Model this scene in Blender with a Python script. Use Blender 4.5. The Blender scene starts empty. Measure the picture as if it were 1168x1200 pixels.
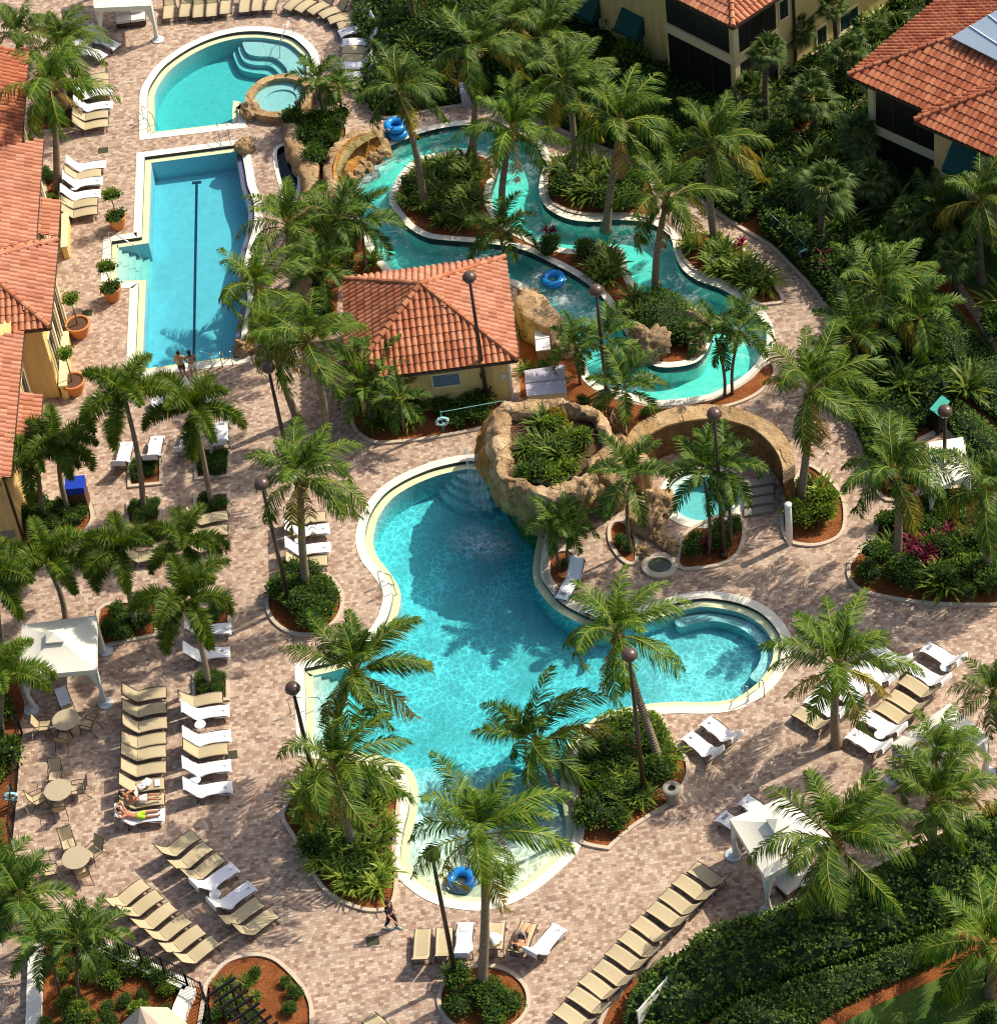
import bpy, math, random
import numpy as np
from mathutils import Vector, Matrix, Euler
from mathutils.geometry import delaunay_2d_cdt
R = math.radians
rng = random.Random(11)
scene = bpy.context.scene
col = scene.collection
# ---------------------------------------------------------------- camera model (photo pixels 1168 x 1200)
CAM_H, PITCH, ROLL, FPX = 92.0, R(46), R(-8.4), 3420.0
FW = Vector((0, math.cos(PITCH), -math.sin(PITCH)))
_rt = Vector((1, 0, 0)); _up = _rt.cross(FW)
CR = _rt * math.cos(ROLL) + _up * math.sin(ROLL)
CU = -_rt * math.sin(ROLL) + _up * math.cos(ROLL)
CPOS = Vector((0, 0, CAM_H))

def ray(px, py):
    return FW + CR * ((px - 584) / FPX) - CU * ((py - 600) / FPX)

def P(px, py, z=0.0):
    d = ray(px, py)
    return CPOS + d * ((z - CAM_H) / d.z)

def ray_plane(px, py, p0, n):
    d = ray(px, py)
    return CPOS + d * ((p0 - CPOS).dot(n) / d.dot(n))

def above(base, px, py):
    """the point on the sight line (px,py) nearest to the vertical over base"""
    d = ray(px, py).normalized(); w = Vector((0, 0, 1))
    r0 = CPOS - base
    b = d.dot(w); dd = d.dot(r0); e = w.dot(r0)
    t = (b * e - dd) / (1 - b * b)
    return CPOS + d * t

# ---------------------------------------------------------------- objects
def setp(o, label=None, cat=None, group=None, kind=None):
    if label: o['label'] = label
    if cat: o['category'] = cat
    if group: o['group'] = group
    if kind: o['kind'] = kind
    return o

def link(name, mesh, parent=None, loc=None, rot=None, scale=None):
    o = bpy.data.objects.new(name, mesh); col.objects.link(o)
    if parent is not None: o.parent = parent
    if loc is not None: o.location = loc
    if rot is not None: o.rotation_euler = rot
    if scale is not None: o.scale = (scale, scale, scale) if isinstance(scale, (int, float)) else scale
    return o

def thing(name, label, cat, loc=(0, 0, 0), rz=0, group=None, scale=None):
    o = link(name, None, None, loc, (0, 0, rz), scale)
    o.empty_display_size = 0.2
    return setp(o, label, cat, group)

class MB:
    def __init__(s): s.v = []; s.f = []; s.m = []; s.mi = 0
    def vert(s, p): s.v.append(tuple(p)); return len(s.v) - 1
    def face(s, idx): s.f.append(tuple(idx)); s.m.append(s.mi)
    def poly(s, pts):
        n = len(s.v); s.v.extend(tuple(p) for p in pts); s.face(range(n, n + len(pts)))
    def quad(s, a, b, c, d): s.poly((a, b, c, d))
    def box(s, c, size, rz=0.0, M=None):
        x, y, z = (k / 2 for k in size)
        m = M if M is not None else Matrix.Translation(Vector(c)) @ Matrix.Rotation(rz, 4, 'Z')
        n = len(s.v)
        for dx, dy, dz in ((-x,-y,-z),(x,-y,-z),(x,y,-z),(-x,y,-z),(-x,-y,z),(x,-y,z),(x,y,z),(-x,y,z)):
            s.v.append(tuple(m @ Vector((dx, dy, dz))))
        for q in ((3,2,1,0),(4,5,6,7),(0,1,5,4),(1,2,6,5),(2,3,7,6),(3,0,4,7)):
            s.face([n + k for k in q])
    def bar(s, a, b, w, h=None):
        a = Vector(a); b = Vector(b); d = b - a; L = d.length
        if L < 1e-6: return
        q = d.to_track_quat('X', 'Z').to_matrix().to_4x4()
        s.box(None, (L, w, h or w), M=Matrix.Translation((a + b) / 2) @ q)
    def tube(s, pts, rad, n=6, cap=True, closed=False):
        pts = [Vector(p) for p in pts]; k = len(pts)
        if not hasattr(rad, '__len__'): rad = [rad] * k
        rings = []
        prev = None
        for i, p in enumerate(pts):
            if closed: t = pts[(i + 1) % k] - pts[i - 1]
            else: t = pts[min(i + 1, k - 1)] - pts[max(i - 1, 0)]
            t.normalize()
            if prev is None:
                u = t.orthogonal().normalized()
            else:
                u = prev - t * prev.dot(t)
                u = u.normalized() if u.length > 1e-6 else t.orthogonal().normalized()
            prev = u; w = t.cross(u)
            r = []
            for j in range(n):
                a = 2 * math.pi * j / n
                r.append(s.vert(p + (u * math.cos(a) + w * math.sin(a)) * rad[i]))
            rings.append(r)
        m = k if closed else k - 1
        for i in range(m):
            a, b = rings[i], rings[(i + 1) % k]
            for j in range(n): s.face((a[j], a[(j + 1) % n], b[(j + 1) % n], b[j]))
        if cap and not closed:
            s.face(rings[0][::-1]); s.face(rings[-1])
    def lathe(s, prof, n=16, c=(0, 0, 0), cap=True):
        c = Vector(c); rings = []
        for r, z in prof:
            rings.append([s.vert(c + Vector((r * math.cos(2*math.pi*j/n), r * math.sin(2*math.pi*j/n), z))) for j in range(n)])
        for a, b in zip(rings, rings[1:]):
            for j in range(n): s.face((a[j], a[(j+1) % n], b[(j+1) % n], b[j]))
        if cap:
            if prof[0][0] > 1e-4: s.face(rings[0][::-1])
            if prof[-1][0] > 1e-4: s.face(rings[-1])
    def prism(s, xy, z0, z1, bottom=False):
        if area(xy) < 0: xy = xy[::-1]
        n = len(s.v); k = len(xy)
        for p in xy: s.v.append((p[0], p[1], z0))
        for p in xy: s.v.append((p[0], p[1], z1))
        for i in range(k):
            j = (i + 1) % k
            s.face((n + i, n + j, n + k + j, n + k + i))
        s.face(range(n + k, n + 2 * k))
        if bottom: s.face(range(n + k - 1, n - 1, -1))
    def mesh(s, name, mats, smooth=False):
        me = bpy.data.meshes.new(name)
        me.from_pydata(s.v, [], s.f)
        for m in (mats if isinstance(mats, (list, tuple)) else [mats]): me.materials.append(m)
        if any(s.m): me.polygons.foreach_set('material_index', s.m)
        if smooth: me.polygons.foreach_set('use_smooth', [True] * len(s.f))
        me.update()
        return me
    def obj(s, name, mats, parent=None, smooth=False, loc=None, rot=None):
        return link(name, s.mesh(name, mats, smooth), parent, loc, rot)

# ---------------------------------------------------------------- 2-D outlines
def area(p):
    return 0.5 * sum(p[i][0] * p[(i+1) % len(p)][1] - p[(i+1) % len(p)][0] * p[i][1] for i in range(len(p)))

def smooth(pts, n=5, closed=True):
    """Catmull-Rom through photo points; a third element marks a corner"""
    k = len(pts); out = []
    q = [np.array(p[:2], float) for p in pts]
    tan = []
    for i in range(k):
        if len(pts[i]) > 2 or (not closed and i in (0, k - 1)): tan.append(np.zeros(2))
        else: tan.append((q[(i+1) % k] - q[i-1]) / 2)
    for i in range(k if closed else k - 1):
        a, b = q[i], q[(i+1) % k]; ta, tb = tan[i], tan[(i+1) % k]
        for j in range(n):
            t = j / n
            out.append(tuple((2*t**3-3*t**2+1)*a + (t**3-2*t**2+t)*ta + (-2*t**3+3*t**2)*b + (t**3-t**2)*tb))
    if not closed: out.append(tuple(q[-1]))
    return out

def ground(pts, n=5, closed=True, z=0.0):
    return [tuple(P(x, y, z)[:2]) for x, y in smooth(pts, n, closed)]

def dedupe(p, eps=0.02):
    out = []
    for a in p:
        if not out or math.dist(a, out[-1]) > eps: out.append(a)
    if len(out) > 1 and math.dist(out[0], out[-1]) <= eps: out.pop()
    return out

def offset(p, d):
    """outward (d>0) offset of a closed outline"""
    s = 1 if area(p) > 0 else -1
    k = len(p); out = []
    for i in range(k):
        a = Vector(p[i-1]); b = Vector(p[i]); c = Vector(p[(i+1) % k])
        e1 = (b - a).normalized(); e2 = (c - b).normalized()
        n1 = Vector((e1.y, -e1.x)) * s; n2 = Vector((e2.y, -e2.x)) * s
        m = n1 + n2
        if m.length < 1e-5: m = n1
        m.normalize()
        f = d / max(0.55, m.dot(n1))
        out.append(tuple(b + m * f))
    return out

def inside(pts, poly):
    pts = np.asarray(pts, float); poly = np.asarray(poly, float)
    x, y = pts[:, 0], pts[:, 1]; res = np.zeros(len(pts), bool)
    j = len(poly) - 1
    for i in range(len(poly)):
        xi, yi = poly[i]; xj, yj = poly[j]
        c = ((yi > y) != (yj > y)) & (x < (xj - xi) * (y - yi) / ((yj - yi) or 1e-12) + xi)
        res ^= c; j = i
    return res

def tri(outer, holes=(), step=None):
    loops = [list(outer)] + [list(h) for h in holes]
    v = []; e = []
    for l in loops:
        n = len(v); v += [Vector(p) for p in l]
        e += [(n + i, n + (i + 1) % len(l)) for i in range(len(l))]
    if step:
        a = np.array(outer); lo = a.min(0); hi = a.max(0)
        g = np.array([(x, y) for x in np.arange(lo[0] + step/2, hi[0], step) for y in np.arange(lo[1] + step/2, hi[1], step)])
        if len(g):
            k = inside(g, outer)
            for h in holes: k &= ~inside(g, h)
            v += [Vector(p) for p in g[k]]
    r = delaunay_2d_cdt(v, e, [], 0, 1e-6)
    vv, ff = r[0], r[2]
    c = np.array([[sum(vv[i][0] for i in f) / len(f), sum(vv[i][1] for i in f) / len(f)] for f in ff])
    k = inside(c, outer)
    for h in holes: k &= ~inside(c, h)
    return [tuple(p) for p in vv], [f for f, ok in zip(ff, k) if ok]

def sheet(name, outer, mat, holes=(), z=0.0, step=None, kind='structure', parent=None, smooth_=False):
    v, f = tri(dedupe(outer), [dedupe(h) for h in holes], step)
    mb = MB(); zf = z if callable(z) else (lambda x, y: z)
    mb.v = [(x, y, zf(x, y)) for x, y in v]
    for q in f:
        q = tuple(q)
        a, b, c = (Vector(mb.v[i]) for i in q[:3])
        if (b - a).cross(c - a).z < 0: q = q[::-1]
        mb.face(q)
    o = mb.obj(name, mat, parent, smooth_)
    if kind: o['kind'] = kind
    return o

def strip(mb, A, B, closed=True):
    """quads between two equal-length 3-D loops"""
    n = len(mb.v); k = len(A)
    mb.v += [tuple(p) for p in A] + [tuple(p) for p in B]
    for i in range(k if closed else k - 1):
        j = (i + 1) % k
        mb.face((n + i, n + j, n + k + j, n + k + i))

def at(poly, z): return [(p[0], p[1], z) for p in poly]
# ---------------------------------------------------------------- materials
def nodes(name):
    m = bpy.data.materials.new(name); m.use_nodes = True
    nt = m.node_tree; nt.nodes.clear()
    out = nt.nodes.new('ShaderNodeOutputMaterial')
    return m, nt, out

class N:
    def __init__(s, nt): s.nt = nt
    def __call__(s, t, **kw):
        n = s.nt.nodes.new('ShaderNode' + t)
        ins = kw.pop('i', {})
        for k, v in kw.items(): setattr(n, k, v)
        for k, v in ins.items():
            if hasattr(v, 'is_output') or isinstance(v, bpy.types.NodeSocket): s.nt.links.new(v, n.inputs[k])
            else: n.inputs[k].default_value = v
        return n
    def math(s, op, a, b=0.0, c=None):
        n = s.nt.nodes.new('ShaderNodeMath'); n.operation = op
        for k, v in enumerate((a, b) if c is None else (a, b, c)):
            if isinstance(v, bpy.types.NodeSocket): s.nt.links.new(v, n.inputs[k])
            else: n.inputs[k].default_value = v
        return n.outputs[0]
    def ramp(s, fac, stops, interp='LINEAR'):
        n = s.nt.nodes.new('ShaderNodeValToRGB'); cr = n.color_ramp; cr.interpolation = interp
        while len(cr.elements) < len(stops): cr.elements.new(0.5)
        for e, (p, c) in zip(cr.elements, stops):
            e.position = p; e.color = (c[0], c[1], c[2], 1) if hasattr(c, '__len__') else (c, c, c, 1)
        s.nt.links.new(fac, n.inputs[0]); return n.outputs[0]
    def mix(s, fac, a, b, blend='MIX'):
        n = s.nt.nodes.new('ShaderNodeMix'); n.data_type = 'RGBA'; n.blend_type = blend
        for k, v in ((0, fac), (6, a), (7, b)):
            if isinstance(v, bpy.types.NodeSocket): s.nt.links.new(v, n.inputs[k])
            else: n.inputs[k].default_value = v if k == 0 else (v[0], v[1], v[2], 1)
        return n.outputs[2]

def hsv_rand(g, colr, amt=0.25):
    oi = g('ObjectInfo')
    v = g.math('MULTIPLY_ADD', oi.outputs['Random'], amt * 2, 1 - amt)
    h = g('HueSaturation', i={'Color': colr, 'Value': v})
    return h.outputs[0]

def plain(name, c, rough=0.6, var=0.12, scale=3.0, bump=0.0, bscale=20.0, metal=0.0, spec=0.3, objvar=0.0, streak=0.0):
    m, nt, out = nodes(name); g = N(nt)
    co = g('TexCoord').outputs['Object']
    nz = g('TexNoise', i={'Vector': co, 'Scale': scale, 'Detail': 5.0, 'Roughness': 0.6})
    f = g.math('MULTIPLY_ADD', nz.outputs[0], var * 2, 1 - var)
    cc = g.mix(1.0, c, g('CombineColor', i={0: f, 1: f, 2: f}).outputs[0], 'MULTIPLY')
    if objvar: cc = hsv_rand(g, cc, objvar)
    if streak:
        sv = g('VectorMath', operation='MULTIPLY', i={0: co, 1: (2.2, 2.2, .22)}).outputs[0]
        sn = g('TexNoise', i={'Vector': sv, 'Scale': 1.0, 'Detail': 6.0, 'Roughness': 0.7}).outputs[0]
        cc = g.mix(g.ramp(sn, [(0.48, 0.0), (0.72, streak)]), cc, (c[0] * .45, c[1] * .42, c[2] * .45))
    b = g('BsdfPrincipled', i={'Base Color': cc, 'Roughness': rough, 'Metallic': metal, 'Specular IOR Level': spec})
    if bump:
        n2 = g('TexNoise', i={'Vector': co, 'Scale': bscale, 'Detail': 4.0})
        bp = g('Bump', i={'Height': n2.outputs[0], 'Strength': bump, 'Distance': 0.05})
        nt.links.new(bp.outputs[0], b.inputs['Normal'])
    nt.links.new(b.outputs[0], out.inputs[0])
    return m

def leafmat(name, c1, c2, c3, trans=0.25, objvar=0.18, rough=0.5, spec=0.22):
    """c1..c3 spread over the separate leaves"""
    m, nt, out = nodes(name); g = N(nt)
    c1, c2, c3 = (tuple(min(.8, x * 1.18) for x in c) for c in (c1, c2, c3))
    geo = g('NewGeometry')
    cc = g.ramp(geo.outputs['Random Per Island'], [(0.0, c1), (0.55, c2), (1.0, c3)])
    cc = hsv_rand(g, cc, objvar)
    b = g('BsdfPrincipled', i={'Base Color': cc, 'Roughness': rough, 'Specular IOR Level': spec})
    t = g('BsdfTranslucent', i={'Color': g('HueSaturation', i={'Color': cc, 'Value': 1.5, 'Saturation': 1.1}).outputs[0]})
    x = g('MixShader', i={0: trans, 1: b.outputs[0], 2: t.outputs[0]})
    nt.links.new(x.outputs[0], out.inputs[0])
    return m

def paver_mat():
    m, nt, out = nodes('brick_pavers'); g = N(nt)
    pos = g('NewGeometry').outputs['Position']
    sx = g('SeparateXYZ', i={0: pos})
    X, Y = sx.outputs[0], sx.outputs[1]
    W, H = 0.185, 0.135
    row = g.math('FLOOR', g.math('DIVIDE', Y, H))
    sh = g('TexWhiteNoise', noise_dimensions='1D', i={'W': row}).outputs[0]
    u = g.math('ADD', g.math('DIVIDE', X, W), g.math('MULTIPLY', sh, 3.0))
    cx = g.math('FLOOR', u)
    cid = g('CombineXYZ', i={0: cx, 1: row, 2: 0.0}).outputs[0]
    wn = g('TexWhiteNoise', noise_dimensions='3D', i={0: cid})
    colr = g.ramp(wn.outputs[0], [(0.0, (0.28, 0.178, 0.132)), (0.2, (0.37, 0.25, 0.185)), (0.45, (0.45, 0.322, 0.24)),
                                  (0.7, (0.515, 0.385, 0.285)), (0.88, (0.60, 0.475, 0.365)), (1.0, (0.37, 0.275, 0.215))])
    # joints
    fu = g.math('FRACT', u); fv = g.math('FRACT', g.math('DIVIDE', Y, H))
    eu = g.math('MINIMUM', fu, g.math('SUBTRACT', 1.0, fu)); ev = g.math('MINIMUM', fv, g.math('SUBTRACT', 1.0, fv))
    ed = g.math('MINIMUM', g.math('MULTIPLY', eu, W), g.math('MULTIPLY', ev, H))
    j = g.math('SMOOTH_MIN', g.math('DIVIDE', ed, 0.012), 1.0, 0.2)
    # broad wear: paler and darker patches of old brick
    n1 = g('TexNoise', i={'Vector': pos, 'Scale': 0.35, 'Detail': 6.0, 'Roughness': 0.65}).outputs[0]
    n2 = g('TexNoise', i={'Vector': pos, 'Scale': 1.6, 'Detail': 4.0}).outputs[0]
    w = g.math('ADD', g.math('MULTIPLY', n1, 0.55), g.math('MULTIPLY', n2, 0.35))
    wr = g.ramp(w, [(0.3, 0.84), (0.5, 1.0), (0.62, 1.08)])
    colr = g.mix(1.0, colr, wr, 'MULTIPLY')
    colr = g.mix(g.math('MULTIPLY', g.math('SUBTRACT', 1.0, j), 0.55), colr, (0.16, 0.11, 0.085))
    b = g('BsdfPrincipled', i={'Base Color': colr, 'Roughness': 0.8, 'Specular IOR Level': 0.25})
    bp = g('Bump', i={'Height': j, 'Strength': 0.5, 'Distance': 0.01})
    nt.links.new(bp.outputs[0], b.inputs['Normal'])
    nt.links.new(b.outputs[0], out.inputs[0])
    return m

def rock_mat(name, c1, c2, c3, scale=0.7, cracks=1.6):
    m, nt, out = nodes(name); g = N(nt)
    co = g('TexCoord').outputs['Object']
    n1 = g('TexNoise', i={'Vector': co, 'Scale': scale, 'Detail': 7.0, 'Roughness': 0.62})
    cc = g.ramp(n1.outputs[0], [(0.3, c1), (0.5, c2), (0.68, c3)])
    stv = g('VectorMath', operation='MULTIPLY', i={0: co, 1: (3.0, 3.0, .6)}).outputs[0]
    st = g('TexNoise', i={'Vector': stv, 'Scale': 1.0, 'Detail': 5.0, 'Roughness': 0.7}).outputs[0]
    cc = g.mix(g.ramp(st, [(0.5, 0.0), (0.72, 0.55)]), cc, (c1[0] * .5, c1[1] * .5, c1[2] * .4))
    wob = g('TexNoise', i={'Vector': co, 'Scale': 2.0, 'Detail': 2.0}).outputs[1]
    cv = g('VectorMath', operation='MULTIPLY_ADD', i={0: wob, 1: (0.5, 0.5, 0.5), 2: co}).outputs[0]
    vo = g('TexVoronoi', feature='DISTANCE_TO_EDGE', i={'Vector': cv, 'Scale': cracks})
    gate = g.ramp(g('TexNoise', i={'Vector': co, 'Scale': 1.1, 'Detail': 2.0}).outputs[0], [(0.45, 0.0), (0.6, 1.0)])
    crk = g.math('SUBTRACT', 1.0, g.math('MULTIPLY', g.ramp(vo.outputs['Distance'], [(0.0, 1.0), (0.07, 0.0)]), gate))
    cc = g.mix(g.math('MULTIPLY', g.math('SUBTRACT', 1.0, crk), 0.4), cc, (c1[0] * .45, c1[1] * .45, c1[2] * .45))
    cel = g('TexVoronoi', feature='F1', i={'Vector': cv, 'Scale': cracks}).outputs['Color']
    cl = g('SeparateColor', i={0: cel}).outputs[0]
    tone = g.math('MULTIPLY_ADD', cl, 0.34, 0.83)
    cc = g.mix(1.0, cc, g('CombineColor', i={0: tone, 1: tone, 2: tone}).outputs[0], 'MULTIPLY')
    n2 = g('TexNoise', i={'Vector': co, 'Scale': 3.2, 'Detail': 8.0, 'Roughness': 0.68})
    h = g.math('ADD', g.math('ADD', g.math('MULTIPLY', crk, 0.5), g.math('MULTIPLY', cl, 0.5)), g.math('MULTIPLY', n2.outputs[0], 1.6))
    b = g('BsdfPrincipled', i={'Base Color': cc, 'Roughness': 0.8, 'Specular IOR Level': 0.25})
    bp = g('Bump', i={'Height': h, 'Strength': 1.0, 'Distance': 0.16})
    nt.links.new(bp.outputs[0], b.inputs['Normal'])
    nt.links.new(b.outputs[0], out.inputs[0])
    return m

def tile_mat(name, stops):
    m, nt, out = nodes(name); g = N(nt)
    geo = g('NewGeometry')
    cc = g.ramp(geo.outputs['Random Per Island'], stops)
    n1 = g('TexNoise', i={'Vector': geo.outputs['Position'], 'Scale': 1.1, 'Detail': 6.0, 'Roughness': 0.65})
    f = g.ramp(n1.outputs[0], [(0.3, 0.8), (0.5, 1.0), (0.7, 1.1)])
    cc = g.mix(1.0, cc, f, 'MULTIPLY')
    n2 = g('TexNoise', i={'Vector': g('VectorMath', operation='MULTIPLY', i={0: geo.outputs['Position'], 1: (1.6, .5, .5)}).outputs[0], 'Scale': 1.0, 'Detail': 6.0, 'Roughness': 0.7})
    cc = g.mix(g.ramp(n2.outputs[0], [(0.54, 0.0), (0.78, 0.4)]), cc, (0.17, 0.095, 0.06))
    b = g('BsdfPrincipled', i={'Base Color': cc, 'Roughness': 0.75, 'Specular IOR Level': 0.3})
    nt.links.new(b.outputs[0], out.inputs[0])
    return m

def water_mat(name, ripple=6.0, net=None, netamt=0.9, absorb=(0.60, 0.085, 0.055), foam=None, rough=0.04, bumpd=0.03):
    """clear water: transmits with absorption by depth; `net` scales a caustic net painted into the transparency colour"""
    m, nt, out = nodes(name); g = N(nt)
    pos = g('NewGeometry').outputs['Position']
    wob = g('TexNoise', i={'Vector': pos, 'Scale': 0.9, 'Detail': 2.0}).outputs[1]
    p1 = g('VectorMath', operation='MULTIPLY_ADD', i={0: wob, 1: (0.9, 0.9, 0.0), 2: pos}).outputs[0]
    wob2 = g('TexNoise', i={'Vector': pos, 'Scale': 3.5, 'Detail': 1.0}).outputs[1]
    p2 = g('VectorMath', operation='MULTIPLY_ADD', i={0: wob2, 1: (0.28, 0.28, 0.0), 2: p1}).outputs[0]
    n1 = g('TexNoise', i={'Vector': p2, 'Scale': ripple, 'Detail': 3.0, 'Roughness': 0.55}).outputs[0]
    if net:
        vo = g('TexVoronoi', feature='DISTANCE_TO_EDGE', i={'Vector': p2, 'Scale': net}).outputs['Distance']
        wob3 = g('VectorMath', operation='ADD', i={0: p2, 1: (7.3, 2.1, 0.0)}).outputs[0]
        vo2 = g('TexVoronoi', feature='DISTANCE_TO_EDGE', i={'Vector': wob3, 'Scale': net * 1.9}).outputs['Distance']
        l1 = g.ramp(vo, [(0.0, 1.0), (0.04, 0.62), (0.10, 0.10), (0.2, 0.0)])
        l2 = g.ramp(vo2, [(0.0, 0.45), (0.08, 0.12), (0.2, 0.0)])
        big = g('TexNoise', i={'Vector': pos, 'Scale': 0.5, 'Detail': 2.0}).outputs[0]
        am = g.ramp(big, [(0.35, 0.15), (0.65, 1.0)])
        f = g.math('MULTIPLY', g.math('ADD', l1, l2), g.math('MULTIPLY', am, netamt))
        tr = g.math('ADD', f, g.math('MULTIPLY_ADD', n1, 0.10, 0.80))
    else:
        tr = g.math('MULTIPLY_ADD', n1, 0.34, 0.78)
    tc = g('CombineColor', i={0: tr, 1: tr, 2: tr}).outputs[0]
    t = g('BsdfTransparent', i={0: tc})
    bp = g('Bump', i={'Height': n1, 'Strength': 0.6, 'Distance': bumpd})
    gl = g('BsdfGlossy', i={0: (1, 1, 1, 1), 'Roughness': rough, 'Normal': bp.outputs[0]})
    fr = g('Fresnel', i={'IOR': 1.33, 'Normal': bp.outputs[0]})
    sh = g('MixShader', i={0: g.math('MULTIPLY', fr.outputs[0], 0.9), 1: t.outputs[0], 2: gl.outputs[0]}).outputs[0]
    if foam:
        na = g('TexNoise', i={'Vector': p2, 'Scale': 0.42, 'Detail': 2.0}).outputs[0]
        nb = g('TexNoise', i={'Vector': p2, 'Scale': 3.2, 'Detail': 6.0, 'Roughness': 0.7}).outputs[0]
        k = g.math('MULTIPLY', g.ramp(na, [(0.40, 0.1), (0.7, 0.8)]), g.ramp(nb, [(0.44, 0.0), (0.62, foam)]))
        df = g('BsdfDiffuse', i={0: (0.75, 0.85, 0.85, 1)})
        sh = g('MixShader', i={0: k, 1: sh, 2: df.outputs[0]}).outputs[0]
    nt.links.new(sh, out.inputs[0])
    d = max(absorb) * 1.25
    va = g('VolumeAbsorption', i={'Color': tuple(1 - a / d for a in absorb) + (1,), 'Density': d})
    nt.links.new(va.outputs[0], out.inputs[1])
    return m

def mulch_mat():
    m, nt, out = nodes('red_mulch'); g = N(nt)
    pos = g('NewGeometry').outputs['Position']
    n1 = g('TexNoise', i={'Vector': pos, 'Scale': 14.0, 'Detail': 6.0, 'Roughness': 0.75}).outputs[0]
    n2 = g('TexNoise', i={'Vector': pos, 'Scale': 1.2, 'Detail': 3.0}).outputs[0]
    w = g.math('ADD', g.math('MULTIPLY', n1, 0.7), g.math('MULTIPLY', n2, 0.3))
    cc = g.ramp(w, [(0.32, (0.06, 0.022, 0.010)), (0.5, (0.24, 0.078, 0.026)), (0.66, (0.42, 0.165, 0.055))])
    b = g('BsdfPrincipled', i={'Base Color': cc, 'Roughness': 0.95, 'Specular IOR Level': 0.1})
    bp = g('Bump', i={'Height': n1, 'Strength': 1.0, 'Distance': 0.05})
    nt.links.new(bp.outputs[0], b.inputs['Normal']); nt.links.new(b.outputs[0], out.inputs[0])
    return m

def lawn_mat():
    m, nt, out = nodes('lawn_grass'); g = N(nt)
    pos = g('NewGeometry').outputs['Position']
    n1 = g('TexNoise', i={'Vector': pos, 'Scale': 16.0, 'Detail': 6.0, 'Roughness': 0.7}).outputs[0]
    n2 = g('TexNoise', i={'Vector': pos, 'Scale': 0.8, 'Detail': 4.0}).outputs[0]
    w = g.math('ADD', g.math('MULTIPLY', n1, 0.6), g.math('MULTIPLY', n2, 0.4))
    cc = g.ramp(w, [(0.35, (0.018, 0.045, 0.008)), (0.5, (0.07, 0.13, 0.022)), (0.65, (0.13, 0.18, 0.04))])
    b = g('BsdfPrincipled', i={'Base Color': cc, 'Roughness': 0.9, 'Specular IOR Level': 0.15})
    bp = g('Bump', i={'Height': n1, 'Strength': 1.0, 'Distance': 0.06})
    nt.links.new(bp.outputs[0], b.inputs['Normal']); nt.links.new(b.outputs[0], out.inputs[0])
    return m

def trunk_mat(name, c1, c2, ring=9.0):
    m, nt, out = nodes(name); g = N(nt)
    co = g('TexCoord').outputs['Object']
    nz = g('TexNoise', i={'Vector': co, 'Scale': 5.0, 'Detail': 5.0}).outputs[0]
    sx = g('SeparateXYZ', i={0: co})
    w = g.math('SINE', g.math('ADD', g.math('MULTIPLY', sx.outputs[2], ring * 6.28), g.math('MULTIPLY', nz, 3.0)))
    wv = g.math('MULTIPLY_ADD', w, 0.5, 0.5)
    k = g.math('ADD', g.math('MULTIPLY', wv, 0.45), g.math('MULTIPLY', nz, 0.55))
    cc = g.ramp(k, [(0.25, c1), (0.7, c2)])
    b = g('BsdfPrincipled', i={'Base Color': cc, 'Roughness': 0.85, 'Specular IOR Level': 0.2})
    bp = g('Bump', i={'Height': wv, 'Strength': 0.5, 'Distance': 0.03})
    nt.links.new(bp.outputs[0], b.inputs['Normal']); nt.links.new(b.outputs[0], out.inputs[0])
    return m

M = {}
M['paver'] = paver_mat()
M['mulch'] = mulch_mat()
M['lawn'] = lawn_mat()
M['coping'] = plain('pale_coping', (0.80, 0.76, 0.64), 0.6, 0.08, 2.0, 0.15, 30)
M['kerb'] = plain('kerb_stone', (0.56, 0.47, 0.36), 0.75, 0.15, 2.5, 0.2, 25)
M['ledge'] = plain('ledge_tile', (0.62, 0.68, 0.42), 0.5, 0.08, 3.0)
M['darktile'] = plain('dark_waterline_tile', (0.02, 0.028, 0.035), 0.3, 0.2, 12)
M['slate'] = plain('slate_tile', (0.10, 0.11, 0.17), 0.45, 0.15, 10)
M['plaster'] = plain('aqua_plaster', (0.40, 0.66, 0.68), 0.7, 0.06, 1.2)
M['plaster_pale'] = plain('pale_plaster', (0.56, 0.74, 0.66), 0.7, 0.06, 1.2)
M['plaster_lap'] = plain('lap_plaster', (0.40, 0.66, 0.76), 0.7, 0.03, 0.6)
M['plaster_river'] = plain('river_plaster', (0.56, 0.86, 0.80), 0.7, 0.08, 0.8)
M['lane'] = plain('lane_tile', (0.012, 0.035, 0.09), 0.4, 0.1)
M['rock'] = rock_mat('sandstone', (0.30, 0.17, 0.075), (0.52, 0.35, 0.185), (0.66, 0.50, 0.31))
M['rock_gold'] = rock_mat('wet_gold_stone', (0.20, 0.085, 0.02), (0.50, 0.24, 0.05), (0.62, 0.36, 0.12), 1.2)
M['rock_grey'] = rock_mat('grey_boulder', (0.22, 0.13, 0.065), (0.40, 0.28, 0.16), (0.55, 0.43, 0.28), 1.6, 2.4)
M['rock_wall'] = rock_mat('carved_stone', (0.34, 0.20, 0.09), (0.50, 0.33, 0.17), (0.62, 0.46, 0.27), 0.9, 1.1)
M['flag'] = rock_mat('tan_flagstone', (0.40, 0.25, 0.11), (0.53, 0.355, 0.175), (0.62, 0.45, 0.25), 1.2, 0.8)
M['moss'] = rock_mat('mossy_stone', (0.22, 0.17, 0.05), (0.40, 0.31, 0.12), (0.54, 0.41, 0.20), 1.0, 1.3)
M['stucco_brown'] = rock_mat('brown_stone_wall', (0.15, 0.075, 0.025), (0.25, 0.13, 0.045), (0.34, 0.19, 0.08), 1.4, 3.2)
M['stucco'] = plain('yellow_stucco', (0.80, 0.55, 0.22), 0.85, 0.10, 0.8, 0.2, 30, streak=.5)
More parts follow.
